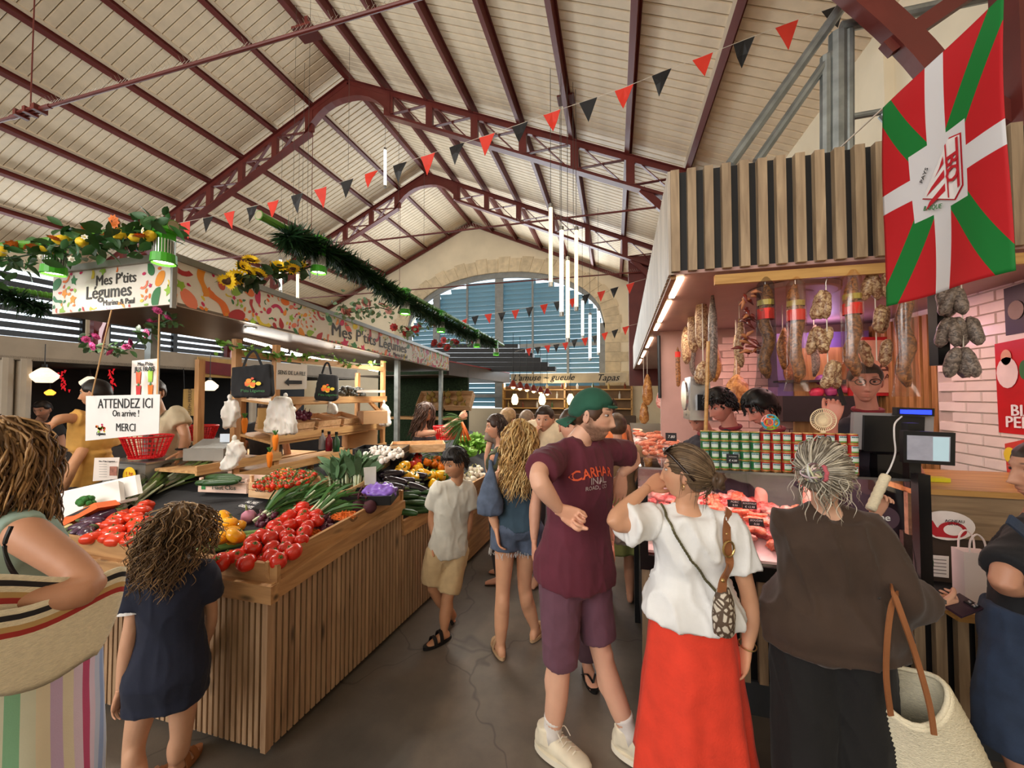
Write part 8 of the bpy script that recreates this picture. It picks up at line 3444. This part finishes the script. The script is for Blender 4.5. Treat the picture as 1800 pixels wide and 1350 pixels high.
# --- Basque flag
FA,FB=onY(1548,195,2.0),None
fa,fb=V((1.14,2.0,0)),V((1.185,1.52,0))
m_,nt,b=newmat('flag_cloth')
L=nt.links.new
uv=node(nt,'ShaderNodeAttribute',attribute_name='Col')
sp=node(nt,'ShaderNodeSeparateXYZ')
L(uv.outputs['Vector'],sp.inputs[0])
def mth(op,a,b_=None):
 n=node(nt,'ShaderNodeMath',operation=op)
 for i,v in enumerate((a,b_)):
  if v is None:
   continue
  if isinstance(v,(int,float)):
   n.inputs[i].default_value=v
  else:
   L(v,n.inputs[i])
 return n.outputs[0]
u_,v_=sp.outputs[0],sp.outputs[1]
du,dv=mth('SUBTRACT',u_,.5),mth('SUBTRACT',v_,.5)
adu,adv=mth('ABSOLUTE',du),mth('ABSOLUTE',dv)
saltire=mth('LESS_THAN',mth('ABSOLUTE',mth('SUBTRACT',adu,adv)),.095)
cross=mth('MAXIMUM',mth('LESS_THAN',adu,.075),mth('LESS_THAN',adv,.047))
pane_=mth('MULTIPLY',mth('LESS_THAN',adu,.23),mth('LESS_THAN',adv,.155))
cross=mth('MAXIMUM',cross,pane_)
def mixc(f_,a,b_):
 n=node(nt,'ShaderNodeMix',data_type='RGBA')
 L(f_,n.inputs[0])
 for i,v in((6,a),(7,b_)):
  if isinstance(v,tuple):
   n.inputs[i].default_value=v
  else:
   L(v,n.inputs[i])
 return n.outputs[2]
fc=mixc(cross,mixc(saltire,lin((206,22,32)),lin((10,130,50))),lin((232,230,232)))
L(fc,b.inputs['Base Color'])
b.inputs['Roughness'].default_value=.7
tr_=node(nt,'ShaderNodeBsdfTranslucent')
L(fc,tr_.inputs[0])
mx_=node(nt,'ShaderNodeMixShader')
mx_.inputs[0].default_value=.25
L(b.outputs[0],mx_.inputs[1])
L(tr_.outputs[0],mx_.inputs[2])
L(mx_.outputs[0],nt.nodes['Material Output'].inputs[0])
NU_,NV2=40,64
vs_,fs_,cs_=[],[],[]
def flagp(u,v):
 z=lerp(3.0,2.13,v)
 p=lerp(fa,fb,u)
 out=V((-1,0,0))
 return V((p.x,p.y,z))+out*(.013*sin(u*7+v*2.5)*(.15+v)+.005*sin(v*6))
for j in range(NV2+1):
 for i in range(NU_+1):
  vs_.append(flagp(i/NU_,j/NV2))
  cs_.append((i/NU_,j/NV2,0))
for j in range(NV2):
 for i in range(NU_):
  a_=j*(NU_+1)+i
  fs_.append((a_,a_+1,a_+NU_+2,a_+NU_+1))
t=thing('flag','red flag with white cross, green saltire and BO crest hanging by the header','flag',V((1.16,1.76,2.13)))
o=obj_from(vs_,fs_,cs_,'cloth',m_,t)
o.modifiers.new('t','SOLIDIFY').thickness=.002
def fdec(pts,mt,lift=.003):
 n_=V((-1,0,0))*1
 return MB().poly([flagp(u,v)+n_*lift for u,v in pts]).build('printed_crest',mt,t)
CR=M('crest_red',(190,24,40),.6)
OUT=[(.35,.565),(.60,.375),(.70,.39),(.70,.605),(.625,.645)]
fdec(OUT,CR,.003)
cu_,cv_=.595,.52
fdec([(lerp(cu_,a,.95),lerp(cv_,b,.95))for a,b in OUT],BADGE,.006)
for k in range(3):
 v0=.44+.058*k
 u0=.52-.075*k if k<2 else.42
 fdec([(u0,v0+.04),(.560,v0-.002),(.560,v0+.030),(max(u0-.045,.385),v0+.068)],CR,.010)
fdec([(.578,.40),(.590,.395),(.590,.625),(.578,.62)],CR,.010)
fdec([(.668,.40),(.690,.40),(.690,.60),(.668,.605)],CR,.010)
text('BO',flagp(.629,.51)+V((-.012,0,0)),-Z1,V((0,-1,0)),.075,CR,t,bold=.02)
text('BASQUE',flagp(.44,.625)+V((-.010,0,0)),V((0,-1,-.35)),Z1,.024,PCOL[4],t)
text('PAYS',flagp(.40,.47)+V((-.010,0,0)),V((0,-.6,.8)),V((0,.8,.6)),.024,INK,t)
for(a_,b_)in((flagp(1,0),U(1790,-20,1.25)),(flagp(0,0),V((1.2,2.45,3.1)))):
 MB().tube([a_,b_],.004,5).build('cord',STRING,t)
 # --- galvanised frame over the meat stall
gf=thing('steel_frame','galvanised tube frame rising above the meat stall header','frame',onY(1470,270,3.0))
for pts,R_ in((((1472,60),(1472,275)),.05),(((1452,100),(1452,275)),.035),(((1492,55),(1492,275)),.03),(((1495,-10),(1283,290)),.035),(((1462,95),(1330,285)),.03),(((1478,48),(1760,-12)),.035),(((1495,206),(1552,196)),.02),(((1552,200),(1600,250)),.03)):
 a_,b_=onY(*pts[0],3.0),onY(*pts[1],3.0)
 MB().tube([a_,b_],R_,10).build('tube',GALV,gf)
 # --- bunting
FR=M('red_pennant',(222,58,40),.6,var=.05)
FBK=M('black_pennant',(30,30,32),.5,var=.05)
def bunting(P,ds,w,lab,first=0,h=1.25):
 pts=[U(x,y,lerp(ds[0],ds[1],i/(len(P)-1)))for i,(x,y)in enumerate(P)]
 t=thing('bunting',lab,'bunting',pts[0])
 MB().tube(pts,.003,4).build('cord',STRING,t)
 for i,p in enumerate(pts[1:-1]):
  d=(pts[i+2]-pts[i]).normalized()
  rr=random.Random(i)
  n_=d.cross(Z1)
  k=w*.5
  tip=p-Z1*(w*h)+d*rr.gauss(0,.015)+n_*rr.gauss(0,.03)
  mid=n_*rr.gauss(0,.015)
  m=MB()
  a_,b_=p-d*k,p+d*k
  vsf=[a_,p+mid*.3,b_,lerp(b_,tip,.5)+mid,tip,lerp(a_,tip,.5)+mid,lerp(p,tip,.45)+mid*1.6]
  m.add(vsf,[(0,1,6,5),(1,2,3,6),(5,6,4),(6,3,4)])
  m.add([q+n_*.002 for q in vsf],[(5,6,1,0),(6,3,2,1),(4,6,5),(4,3,6)])
  m.build('pennant',FR if(i+first)%2==0 else FBK,t)
bunting([(282,400),(325,390),(366,382),(403,373),(443,363),(480,354),(522,342),(563,331),(610,317),(653,303),(703,288),(752,272),(803,255),(856,238),(914,218),(970,197),(1034,176),(1097,154),(1163,127),(1235,99),(1308,70),(1383,42),(1465,12),(1540,-12),(1600,-40)],(5.6,3.3),.19,'long string of red and black pennants crossing the hall')
bunting([(800,572),(815,562),(835,556),(858,552),(882,549),(906,545),(931,540),(956,535),(980,530),(1006,525),(1030,518),(1057,512),(1080,506),(1108,498),(1135,490)],(9.5,8.6),.19,'middle string of red and black pennants before the arched window',0)
bunting([(905,618),(929,612),(945,610),(962,607),(978,605),(994,602),(1010,597),(1028,594),(1046,590),(1063,585),(1081,580),(1100,574),(1125,568)],(11.5,10.5),.19,'lowest string of small pennants above the tapas sign',0)
# --- hanging tube lamps
TUBE=M('glowing_tube',(255,240,208),.4,emit=4.5,var=0)
TUBE2=M('dim_tube',(232,214,176),.4,emit=1.2,var=.05)
for k,(x,y0,y1,d,on,wd)in enumerate(((968,362,500,5.9,0,'unlit, leftmost of the near cluster'),(987,402,552,5.7,1,'brightest of the near cluster'),(998,455,598,5.9,0,'lowest of the near cluster'),(1013,402,543,6.1,0,'unlit, nearest the red column'),(1024,527,592,10,1,'thin, high in the far cluster'),(1037,552,632,9.6,1,'middle of the far cluster'),(1052,545,622,9.8,1,'last of the far cluster'),(677,262,328,9.5,1,'alone below the second truss'),(493,455,512,9,1,'behind the printed fascia, bright'),(523,480,526,9,0,'behind the printed fascia, dim'))):
 a_,b_=U(x,y0,d),U(x,y1,d)
 t=thing('tube_lamp','slim hanging tube lamp, %s'%wd,'lamp',b_)
 MB().tube([a_,b_],.03,10).build('tube',TUBE if on else TUBE2,t,True)
 for q in(a_,b_):
  MB().tube([q+Z1*.03,q-Z1*.03],.034,10).build('end_cap',ALU,t)
 MB().tube([a_,V((a_.x,a_.y,roofz(a_.x)-.02))],.004,4).build('cable',WIRE,t)
for k,(x,y0,y1,d)in enumerate(((540,30,390,6.5),(530,60,460,8.),(515,65,380,7.),(700,245,400,9),(985,185,400,6.),(1008,185,400,6.),(745,330,430,10.5),(612,190,300,7.3))):
 a_=U(x,y1,d)
 tag(MB().tube([a_,V((a_.x,a_.y,roofz(a_.x)))],.004,4).build('hanging_cable',WIRE),'thin cable hanging from the roof, %s'%('over the canopy','beyond the canopy','above the tinsel pole','before the second truss','left one over the tube cluster','right one over the tube cluster','near the gable','at the truss apex')[k],'cable')
 # --- far stalls
BEIGE=M('beige_fascia',(176,164,148),.6,var=.06)
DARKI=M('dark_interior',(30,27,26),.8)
sb=thing('side_stall','dim stall with beige fascia beyond the fruit stall','stall',(-7.2,4,0))
MB().box((-7.1,4.6,2.32),(.1,9.6,.28)).build('fascia',BEIGE,sb)
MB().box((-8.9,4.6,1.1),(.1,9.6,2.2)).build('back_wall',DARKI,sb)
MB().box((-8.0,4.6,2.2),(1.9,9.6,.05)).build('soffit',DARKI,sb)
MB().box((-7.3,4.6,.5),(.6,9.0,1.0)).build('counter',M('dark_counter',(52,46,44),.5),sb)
for yy in(2.9,3.05,6.2,8.6):
 MB().tube([(-7.1,yy,0),(-7.1,yy,2.2)],.07,10).build('pillar',BEIGE,sb)
q=[onX(357,634,-7.0),onX(412,641,-7.0),onX(412,662,-7.0),onX(357,656,-7.0)]
t=thing('red_sign','dark red sign with ochre border on the beige fascia','sign',q[3])
MB().prism(q,(-.02,0,0)).build('panel',M('dark_red_panel',(120,30,34),.5),t)
MB().box((q[0].x-.03,(q[0].y+q[1].y)/2,(q[0].z+q[3].z)/2),(.02,abs(q[1].y-q[0].y)*1.25,abs(q[0].z-q[3].z)*1.6)).build('border',M('ochre_panel',(196,158,92)),t)
PG=M('pendant_glass',(226,204,176),.25,emit=1.1,var=.2,vscale=30)
for k,(x,y,d,R_,wd)in enumerate(((78,660,4.9,.13,'biggest, over the men eating'),(18,672,5.6,.13,'dim, at the picture edge'),(158,672,6.0,.12,'behind the waiting sign'),(369,678,6.0,.11,'beside the ochre sign'),(88,690,5.8,.06,'small orange bulb below the big one'))):
 c=U(x,y,d)
 t=thing('pendant_lamp','glass pendant lamp, %s'%wd,'lamp',c)
 m=MB()
 m.lathe([(R_*.25,R_*.75),(R_*.5,R_*.55),(R_,.05*R_),(R_*.95,-.25*R_),(R_*.55,-.7*R_)],c,20,cap=False)
 m.build('shade',PG if k<4 else M('orange_glow',(240,150,50),.4,emit=2.),t,True)
 MB().tube([c+Z1*R_*.7,c+Z1*R_*1.1],R_*.2,8).build('cap',BLKPL,t)
 MB().tube([c+Z1*R_,V((c.x,c.y,2.4))],.005,5).build('cord',BLKPL,t)
for k,(x,y,wd)in enumerate(((112,668,'middle'),(10,660,'at the edge'),(195,665,'by the juice poster'))):
 c=U(x,y,6.2)
 t=thing('pepper_string','string of lit red peppers, %s'%wd,'decoration',c)
 for j in range(14):
  p=c+V((r.gauss(0,.02),r.gauss(0,.02),.16-.024*j))
  MB().tube([p,p+V((r.gauss(0,.02),r.gauss(0,.02),-.05))],[.014,.004],6).build('pepper',M('glow_pepper',(220,36,44),.4,emit=.5),t,True)
  # gable end stall: sign, dark stepped canopy, red pendants
sgn=thing('tapas_sign','cream fascia sign reading L\'amuse-gueule Tapas below the window','sign',onY(1000,665,13.6))
q=[onY(898,657,13.6),onY(1101,655,13.6),onY(1101,672,13.6),onY(898,674,13.6)]
MB().prism(q,(0,.08,0)).build('board',M('cream_sign',(206,190,160),.6,var=.1,vscale=3),sgn)
text("L'amuse ~ gueule",onY(954,664,13.58),X1,Z1,.32,INK,sgn,shear=.35,bold=.01)
text('Tapas',onY(1068,664,13.58),X1,Z1,.32,INK,sgn,shear=.35,bold=.01)
cbar=thing('tapas_bar','tapas bar with warm lit shelves at the far end of the aisle','bar',(-1.8,14,0))
MB().box((-1.8,13.9,.52),(5,.5,1.04)).build('bar_counter',M('dark_bar',(84,62,44),.5),cbar)
for z in(1.25,1.6,1.95):
 MB().box((-1.8,14.55,z),(4.8,.3,.04)).build('shelf',OAKX,cbar)
MB().box((-1.8,14.78,1.5),(4.9,.04,1.2)).build('back_board',M('bar_back',(120,92,62),.6),cbar)
for x_ in(-4.2,-1.8,.6):
 MB().box((x_,14.55,1.1),(.06,.3,2.2)).build('upright',OAKX,cbar)
for k in range(24):
 c=V((-4.0+.19*k,14.5,1.27+.35*(k%3)))
 tag(MB().lathe([(.04,0),(.04,.14),(.014,.2),(.014,.26)],c,8).build('bottle',M('bar_glass_%d'%(k%4),((180,150,90),(70,90,60),(200,196,190),(120,60,40))[k%4],.2)),'small bottle on the shelves of the far tapas bar','bottle','bottles of the tapas bar')
for k,x_ in enumerate((905,953,1003)):
 c=onY(x_,703,12.5)
 t=thing('cream_pendant','cream glass pendant over the tapas bar, %s'%('first','second','third')[k],'lamp',c,'cream pendants of the tapas bar')
 MB().lathe([(.05,.2),(.11,.08),(.12,-.06),(.07,-.16)],c,12).build('shade',M('cream_glow',(255,226,170),.4,emit=2.2,var=0),t,True)
 MB().tube([c+Z1*.2,c+Z1*.9],.006,4).build('cord',BLKPL,t)
point_light('tapas_bar_glow',(-2,13.4,1.9),30,(1,.82,.55),.3)
stp=thing('stepped_canopy','black stepped timber canopy in front of the arched window','canopy',onY(850,640,12))
for k in range(6):
 xr,yy=912+13*k,609+8*k
 a_,b_=onY(760,yy,12-.25*k),onY(xr,yy,12-.25*k)
 MB().bar(a_,b_,.25,.13).build('beam',BLACK,stp)
ns=thing('next_stall','next stall canopy with red edge beyond the fruit stall','stall',onX(850,660,-3.4))
pa,pb=V((-3.72,8.2,2.36)),V((-3.35,12.2,2.30))
MB().bar(pa,pb,.06,.3).build('fascia',M('dark_bronze',(70,52,48),.5),ns)
MB().bar(pa+Z1*.17,pb+Z1*.17,.08,.03).build('edge',M('red_edge',(150,30,34),.5),ns)
MB().prism([pa+V((0,0,-.15)),pb+V((0,0,-.15)),pb+V((-2.5,0,-.15)),pa+V((-2.5,0,-.15))],(0,0,.02)).build('soffit',SOFF,ns)
MB().box((-4.9,9.2,1.2),(2.6,.08,2.4)).build('green_wall',M('ivy_wall',(34,52,30),.9,var=.5,vscale=25,bump=.8,bscale=30),ns)
MB().box((-4.3,8.4,1.2),(1.8,.4,.06)).build('counter',SHELFW,ns)
for k in range(2):
 crate('wooden_crate',V((-4.05+.72*k-.3,8.75,1.55)),(.66,.45,.2),0,PINE2,'tilted crate of pineapples on the back wall, %s one'%('first','second')[k],tilt=(.9,0),group='pineapple crates')
pile(roundveg('pineapple',(150,120,56),.07,'pineapple',(90,110,60),.8),[(745,712),(750,690),(815,690),(815,715)],12,.075,lambda x,y,l=0.:onY(x,y,8.6),'pineapple in the tilted crates behind the seller','pineapples',1,40,pack=1.3)
for k in range(6):
 c=onY(902+12*k,678+2.5*k,8.5+.4*k)
 t=thing('red_pendant','small red dome pendant lamp, %s in the row'%('first','second','third','fourth','fifth','sixth')[k],'lamp',c,'red dome pendants')
 MB().lathe([(.02,.13),(.05,.10),(.08,.03),(.13,-.03)],c,14,cap=False).build('shade',M('red_enamel',(130,40,26),.4),t,True)
 MB().ball(c-Z1*.03,.05,8,6).build('bulb',M('warm_bulb',(255,214,150),.4,emit=5.),t,True)
 MB().tube([c+Z1*.12,c+Z1*1.2],.006,4).build('cord',BLKPL,t)
MB
# ================================================================== people farther back
def simple(label,px,d,h,head,skin,hair,sex,top,look=None,sl=.6,bottom=(60,56,58),hairopt=None,joints=None,t1=1.05,hands=('relaxed','relaxed'),vox=.014,face=None,locks=None,collar=None,handf={},bw=1.,skirtc=None,off=.018):
 J=stand(*gp(px,d),head,h)
 J['bw']=bw
 for k,v in(joints or{}).items():
  J[k]=U(*v)
 if look is not None:
  J['look']=look
 person(label,J,skin,hair,sex,vox,hands,face or{},handf=handf)
 hair_cap(J,**(hairopt or{}))
 tm=cloth('cloth_%d_%d_%d'%top,top)
 sh=[g_torso(J,off,-.1,t1)]
 if t1>1:
  sh+=[g_sleeve(J,'R',sl,off,.016),g_sleeve(J,'L',sl,off,.016)]
 garment(J,'top',tm,sh,amp=.008)
 bm=cloth('cloth_%d_%d_%d'%bottom,bottom)
 if skirtc:
  skirt(J,'skirt',cloth('cloth_%d_%d_%d'%skirtc,skirtc),J['hpR'].z+.08,.45,(.15,.12),(.24,.22),7,.02)
 else:
  garment(J,'trousers',bm,[g_torso(J,.01,-.16,.15),g_leg(J,'R',.95),g_leg(J,'L',.95)],amp=.004)
 if collar:
  nk=J['neck']
  m=MB()
  m.tube([nk+J['r']*(.068*cos(t))+J['f']*(.060*sin(t))+Z1*(.006-.014*sin(t))for t in[2*pi*i/18 for i in range(18)]],.014,7,closed=True)
  m.build('collar',cloth('cloth_%d_%d_%d'%collar,collar),J['root'],True)
 if locks:
  hair_locks(J,*locks[0],**locks[1])
 return J
SHORT=dict(thick=.012,style=dict(front=.055,side=.012,nape=-.05),rough=.003)
NAVYP=(34,30,40)
# servers of the meat stall
simple('server with dark wavy hair looking down behind the sausages',1278,2.85,1.74,hd(-.85,-.3),(190,128,112),(24,18,18),'m',NAVYP,vdir(-.86,-.25,-.42),joints=dict(head=(1266,712,2.82),neck=(1284,752,2.86),shR=(1262,785,2.75),shL=(1312,782,2.95)),hairopt=dict(thick=.022,style=dict(front=.05,side=.02,nape=-.05),rough=.008,fr=40),locks=((220,.040,.007,1.2),dict(rad=.007,off=.016,seg=6,spread=.03,style=dict(front=.045,side=.015,nape=-.05))),collar=(120,26,36),hands=(None,None))
simple('server with straight black hair bending over the cans',1356,2.66,1.72,hd(-.80,-.2),(190,128,112),(16,13,14),'m',NAVYP,vdir(-.84,-.15,-.5),joints=dict(head=(1336,716,2.62),neck=(1358,756,2.66),shR=(1335,785,2.55),shL=(1390,778,2.75)),hairopt=dict(thick=.022,style=dict(front=.045,side=.0,nape=-.06),rough=.005),locks=((200,.045,.002,1.),dict(rad=.006,off=.016,seg=6,spread=.02,style=dict(front=.04,side=0.,nape=-.06))),collar=(120,26,36),hands=(None,None))
simple('server bent low behind the slicer, mostly hidden',1236,3.2,1.62,hd(-.85,-.3),(196,134,112),(30,20,20),'m',NAVYP,vdir(-.7,-.4,-.6),joints=dict(head=(1228,735,3.15),neck=(1243,762,3.2)),hairopt=SHORT,collar=(120,26,36),hands=(None,None))
J=simple('man with glasses behind the till raising a dark tool',1535,2.42,1.76,hd(-.45,-.9),(206,142,124),(70,56,50),'m',NAVYP,vdir(-.55,-.8,-.12),joints=dict(head=(1520,672,2.36),neck=(1525,722,2.42),shR=(1490,752,2.36),shL=(1572,748,2.5),elR=(1458,815,2.36),wrR=(1464,742,2.26)),hairopt=dict(thick=.010,style=dict(front=.06,side=.01,nape=-.05),rough=.002),collar=(120,26,36),hands=('grip',None),handf={'R':(vdir(.1,-.1,1),vdir(-.5,-.8,.1))},vox=.012)
hm=head_matrix(J)
m=MB()
for sx in(-.033,.033):
 m.tube([hm@V((sx+.024*cos(t),.098,.012+.017*sin(t)))for t in[2*pi*i/16 for i in range(16)]],.0025,5,closed=True)
for sx in(-1,1):
 m.tube([hm@V((sx*.057,.096,.016)),hm@V((sx*.082,.02,.014))],.002,4)
m.build('glasses',BLKPL,J['root'])
kn=thing('dark_tool','dark knife handle held up by the man with glasses','knife',U(1478,690,2.2))
MB().bar(U(1466,655,2.2),U(1484,712,2.2),.012,.02).build('handle',BLKPL,kn)
MB().bar(U(1462,640,2.2),U(1466,655,2.2),.004,.022).build('blade',STEEL,kn)
# seller with carrots
J=simple('seller with long brown hair holding out a bunch of carrots',745,4.9,1.66,hd(.8,-.3),(206,150,122),(72,50,40),'w',(52,44,46),vdir(.9,-.25,-.25),joints=dict(head=(748,724,4.85),neck=(745,752,4.9),shR=(735,762,4.8),shL=(757,760,5.0),elR=(772,758,4.65),wrR=(806,736,4.6),elL=(785,765,4.95),wrL=(800,748,4.8)),t1=.86,hands=('grip','grip'),locks=((150,.32,.012,2.),dict(rad=.008,style=dict(front=.05,side=0,nape=-.08),off=.014,spread=.1)),hairopt=dict(thick=.016,style=dict(front=.055,side=0.,nape=-.08)))
c=U(812,742,4.55)
t=thing('carrot_bunch','bunch of carrots with green tops in the seller\'s hands','carrots',c)
r=random.Random(5)
for k in range(7):
 d=V((r.uniform(-.02,.14),r.uniform(-.06,.06),-.26)).normalized()
 MB().tube([c,c+d*.1,c+d*.24],[.014,.016,.003],8).build('carrot',M('carrot_orange',(214,100,34),.5),t,True)
bunch('carrot_foliage',c,c+V((-.2,0,-.06)),70,.24,.006,M('carrot_top',(66,100,46),.6,var=.3),6,.45,.8,'feathery green carrot tops drooping beside the red basket',None,'greens')
red_basket(U(784,772,4.7),.11,.16,.16,'red basket below the seller\'s outstretched arms')
# queue between the stalls
BUNH=dict(thick=.014,style=dict(front=.055,side=0.,nape=-.075),rough=.003)
simple('dark haired woman in profile wearing olive green',880,3.7,1.64,hd(-.9,.1),(200,146,118),(58,42,36),'w',(64,66,44),vdir(-.97,-.1,-.12),joints=dict(head=(872,750,3.7),neck=(880,782,3.72),shR=(868,805,3.6),shL=(886,800,3.85)),hairopt=BUNH,locks=((90,.17,.008,1.5),dict(rad=.007,off=.012,region=lambda p:p.y<0)))
J=simple('man with short dark hair and cream tee, hand on his cheek',962,3.6,1.80,hd(-.25,-.95),(196,144,116),(50,38,32),'m',(214,194,162),vdir(-.35,-.9,-.05),joints=dict(head=(958,738,3.55),elR=(938,830,3.5),wrR=(938,778,3.45)),hairopt=SHORT,face=dict(beard=.4),hands=('relaxed','relaxed'),handf={'R':(vdir(.2,0,1),vdir(-.9,-.3,0))})
simple('bald man behind the blonde woman',928,4.2,1.76,hd(.3,.9),(206,156,130),(120,100,84),'m',(120,104,88),vdir(.6,.7,0),joints=dict(head=(926,740,4.1)),hairopt=dict(thick=.001,style=dict(front=.2,side=.0,nape=-.05),rough=0.))
simple('light haired person with sunglasses on the head in the queue',893,4.3,1.70,hd(.2,.9),(206,156,130),(150,120,86),'w',(110,92,80),vdir(.7,.6,0),joints=dict(head=(893,737,4.2)),hairopt=BUNH)
simple('woman with long light hair beyond the man with the cap',1084,5.6,1.60,hd(-.1,-1),(206,140,110),(150,96,60),'w',(150,96,70),vdir(-.1,-1,-.1),joints=dict(head=(1084,748,5.5)),hairopt=BUNH,locks=((120,.30,.01,1.6),dict(rad=.008,off=.012,region=lambda p:p.y<.03)),t1=.9)
simple('person in an orange tee beyond the bearded man',1068,4.6,1.62,hd(.6,.6),(206,150,120),(60,44,36),'m',(206,110,60),None,joints=None,hairopt=SHORT)
simple('person in a pale green skirt waiting behind the man with the cap',1085,3.35,1.58,hd(.2,1),(200,146,118),(80,60,46),'w',(150,120,90),None,hairopt=BUNH,skirtc=(150,160,96))
c=U(1090,925,2.75)
m=MB()
m.ball(c,(.11,.09,.13),18,14)
vs_,fs_,ns_=remesh(m,.01,0)
tag(obj_from([v+n*(.02*nz3(v*22))for v,n in zip(vs_,ns_)],fs_,None,'plastic_carrier',BAGW,None),'full white plastic carrier hanging beside the man with the cap','bag')
J=simple('person in flip-flops standing hidden behind the man with the cap',1004,2.45,1.66,hd(-.05,-1),(206,152,126),(70,52,40),'m',(70,60,60),None,hairopt=SHORT,bottom=(86,60,70))
for q in 'RL':
 sandal(J,q,BLKPL,.95,True)
 # people at the back of the fruit stall
J=simple('man in an ochre tee pointing across the counter',165,3.5,1.78,hd(-.8,-.2),(206,150,112),(40,32,28),'m',(206,154,76),vdir(-.9,-.3,-.05),joints=dict(head=(168,692,3.45),neck=(172,724,3.5),shR=(150,738,3.4),shL=(186,735,3.6),elR=(112,735,3.25),wrR=(94,745,3.2)),hairopt=SHORT,hands=('point','relaxed'),face=dict(beard=.3))
J=simple('man in a beige tee reaching down beside the till',285,3.6,1.80,hd(.2,-.95),(206,156,122),(60,46,36),'m',(196,180,150),None,joints=dict(head=(268,690,3.55),shL=(310,725,3.55),elL=(326,768,3.5),wrL=(318,795,3.4)),hairopt=SHORT,hands=('relaxed','relaxed'))
m=MB()
w=J['wrL']
m.tube([w+Z1*.03+RGT*(.034*cos(t))+FH*(.034*sin(t))for t in[2*pi*i/14 for i in range(14)]],.009,6,closed=True)
m.build('wristwatch',BLKPL,J['root'])
simple('man with glasses eating in the dim stall behind',72,5.2,1.66,hd(.3,-.9),(190,136,110),(44,36,32),'m',(40,38,40),vdir(.3,-.9,-.3),joints=dict(head=(75,720,5.1)),hairopt=SHORT,face=dict(beard=.4))
simple('dark haired person beside the man eating',38,5.6,1.55,hd(.9,.1),(190,136,110),(30,24,24),'w',(60,52,54),None,hairopt=BUNH)
simple('worker in dark grey seen between the shelf posts',470,4.6,1.70,hd(-.2,.9),(200,150,122),(70,52,42),'m',(44,44,48),None,joints=dict(head=(470,715,4.5)),hairopt=SHORT)
bpy.data.scenes.remove(TMP)
# ------------------------------------------------------------------ lettering becomes plain mesh
dg=bpy.context.evaluated_depsgraph_get()
fonts=[q for q in scene.objects if q.type=='FONT']
meshes=[bpy.data.meshes.new_from_object(q.evaluated_get(dg))for q in fonts]
for o,me in zip(fonts,meshes):
 nm,par,mb_=o.name,o.parent,o.matrix_basis.copy()
 bpy.data.objects.remove(o)
 n=bpy.data.objects.new('lettering',me)
 COL.objects.link(n)
 n.parent=par
 n.matrix_basis=mb_
for cu in list(bpy.data.curves):
 bpy.data.curves.remove(cu)
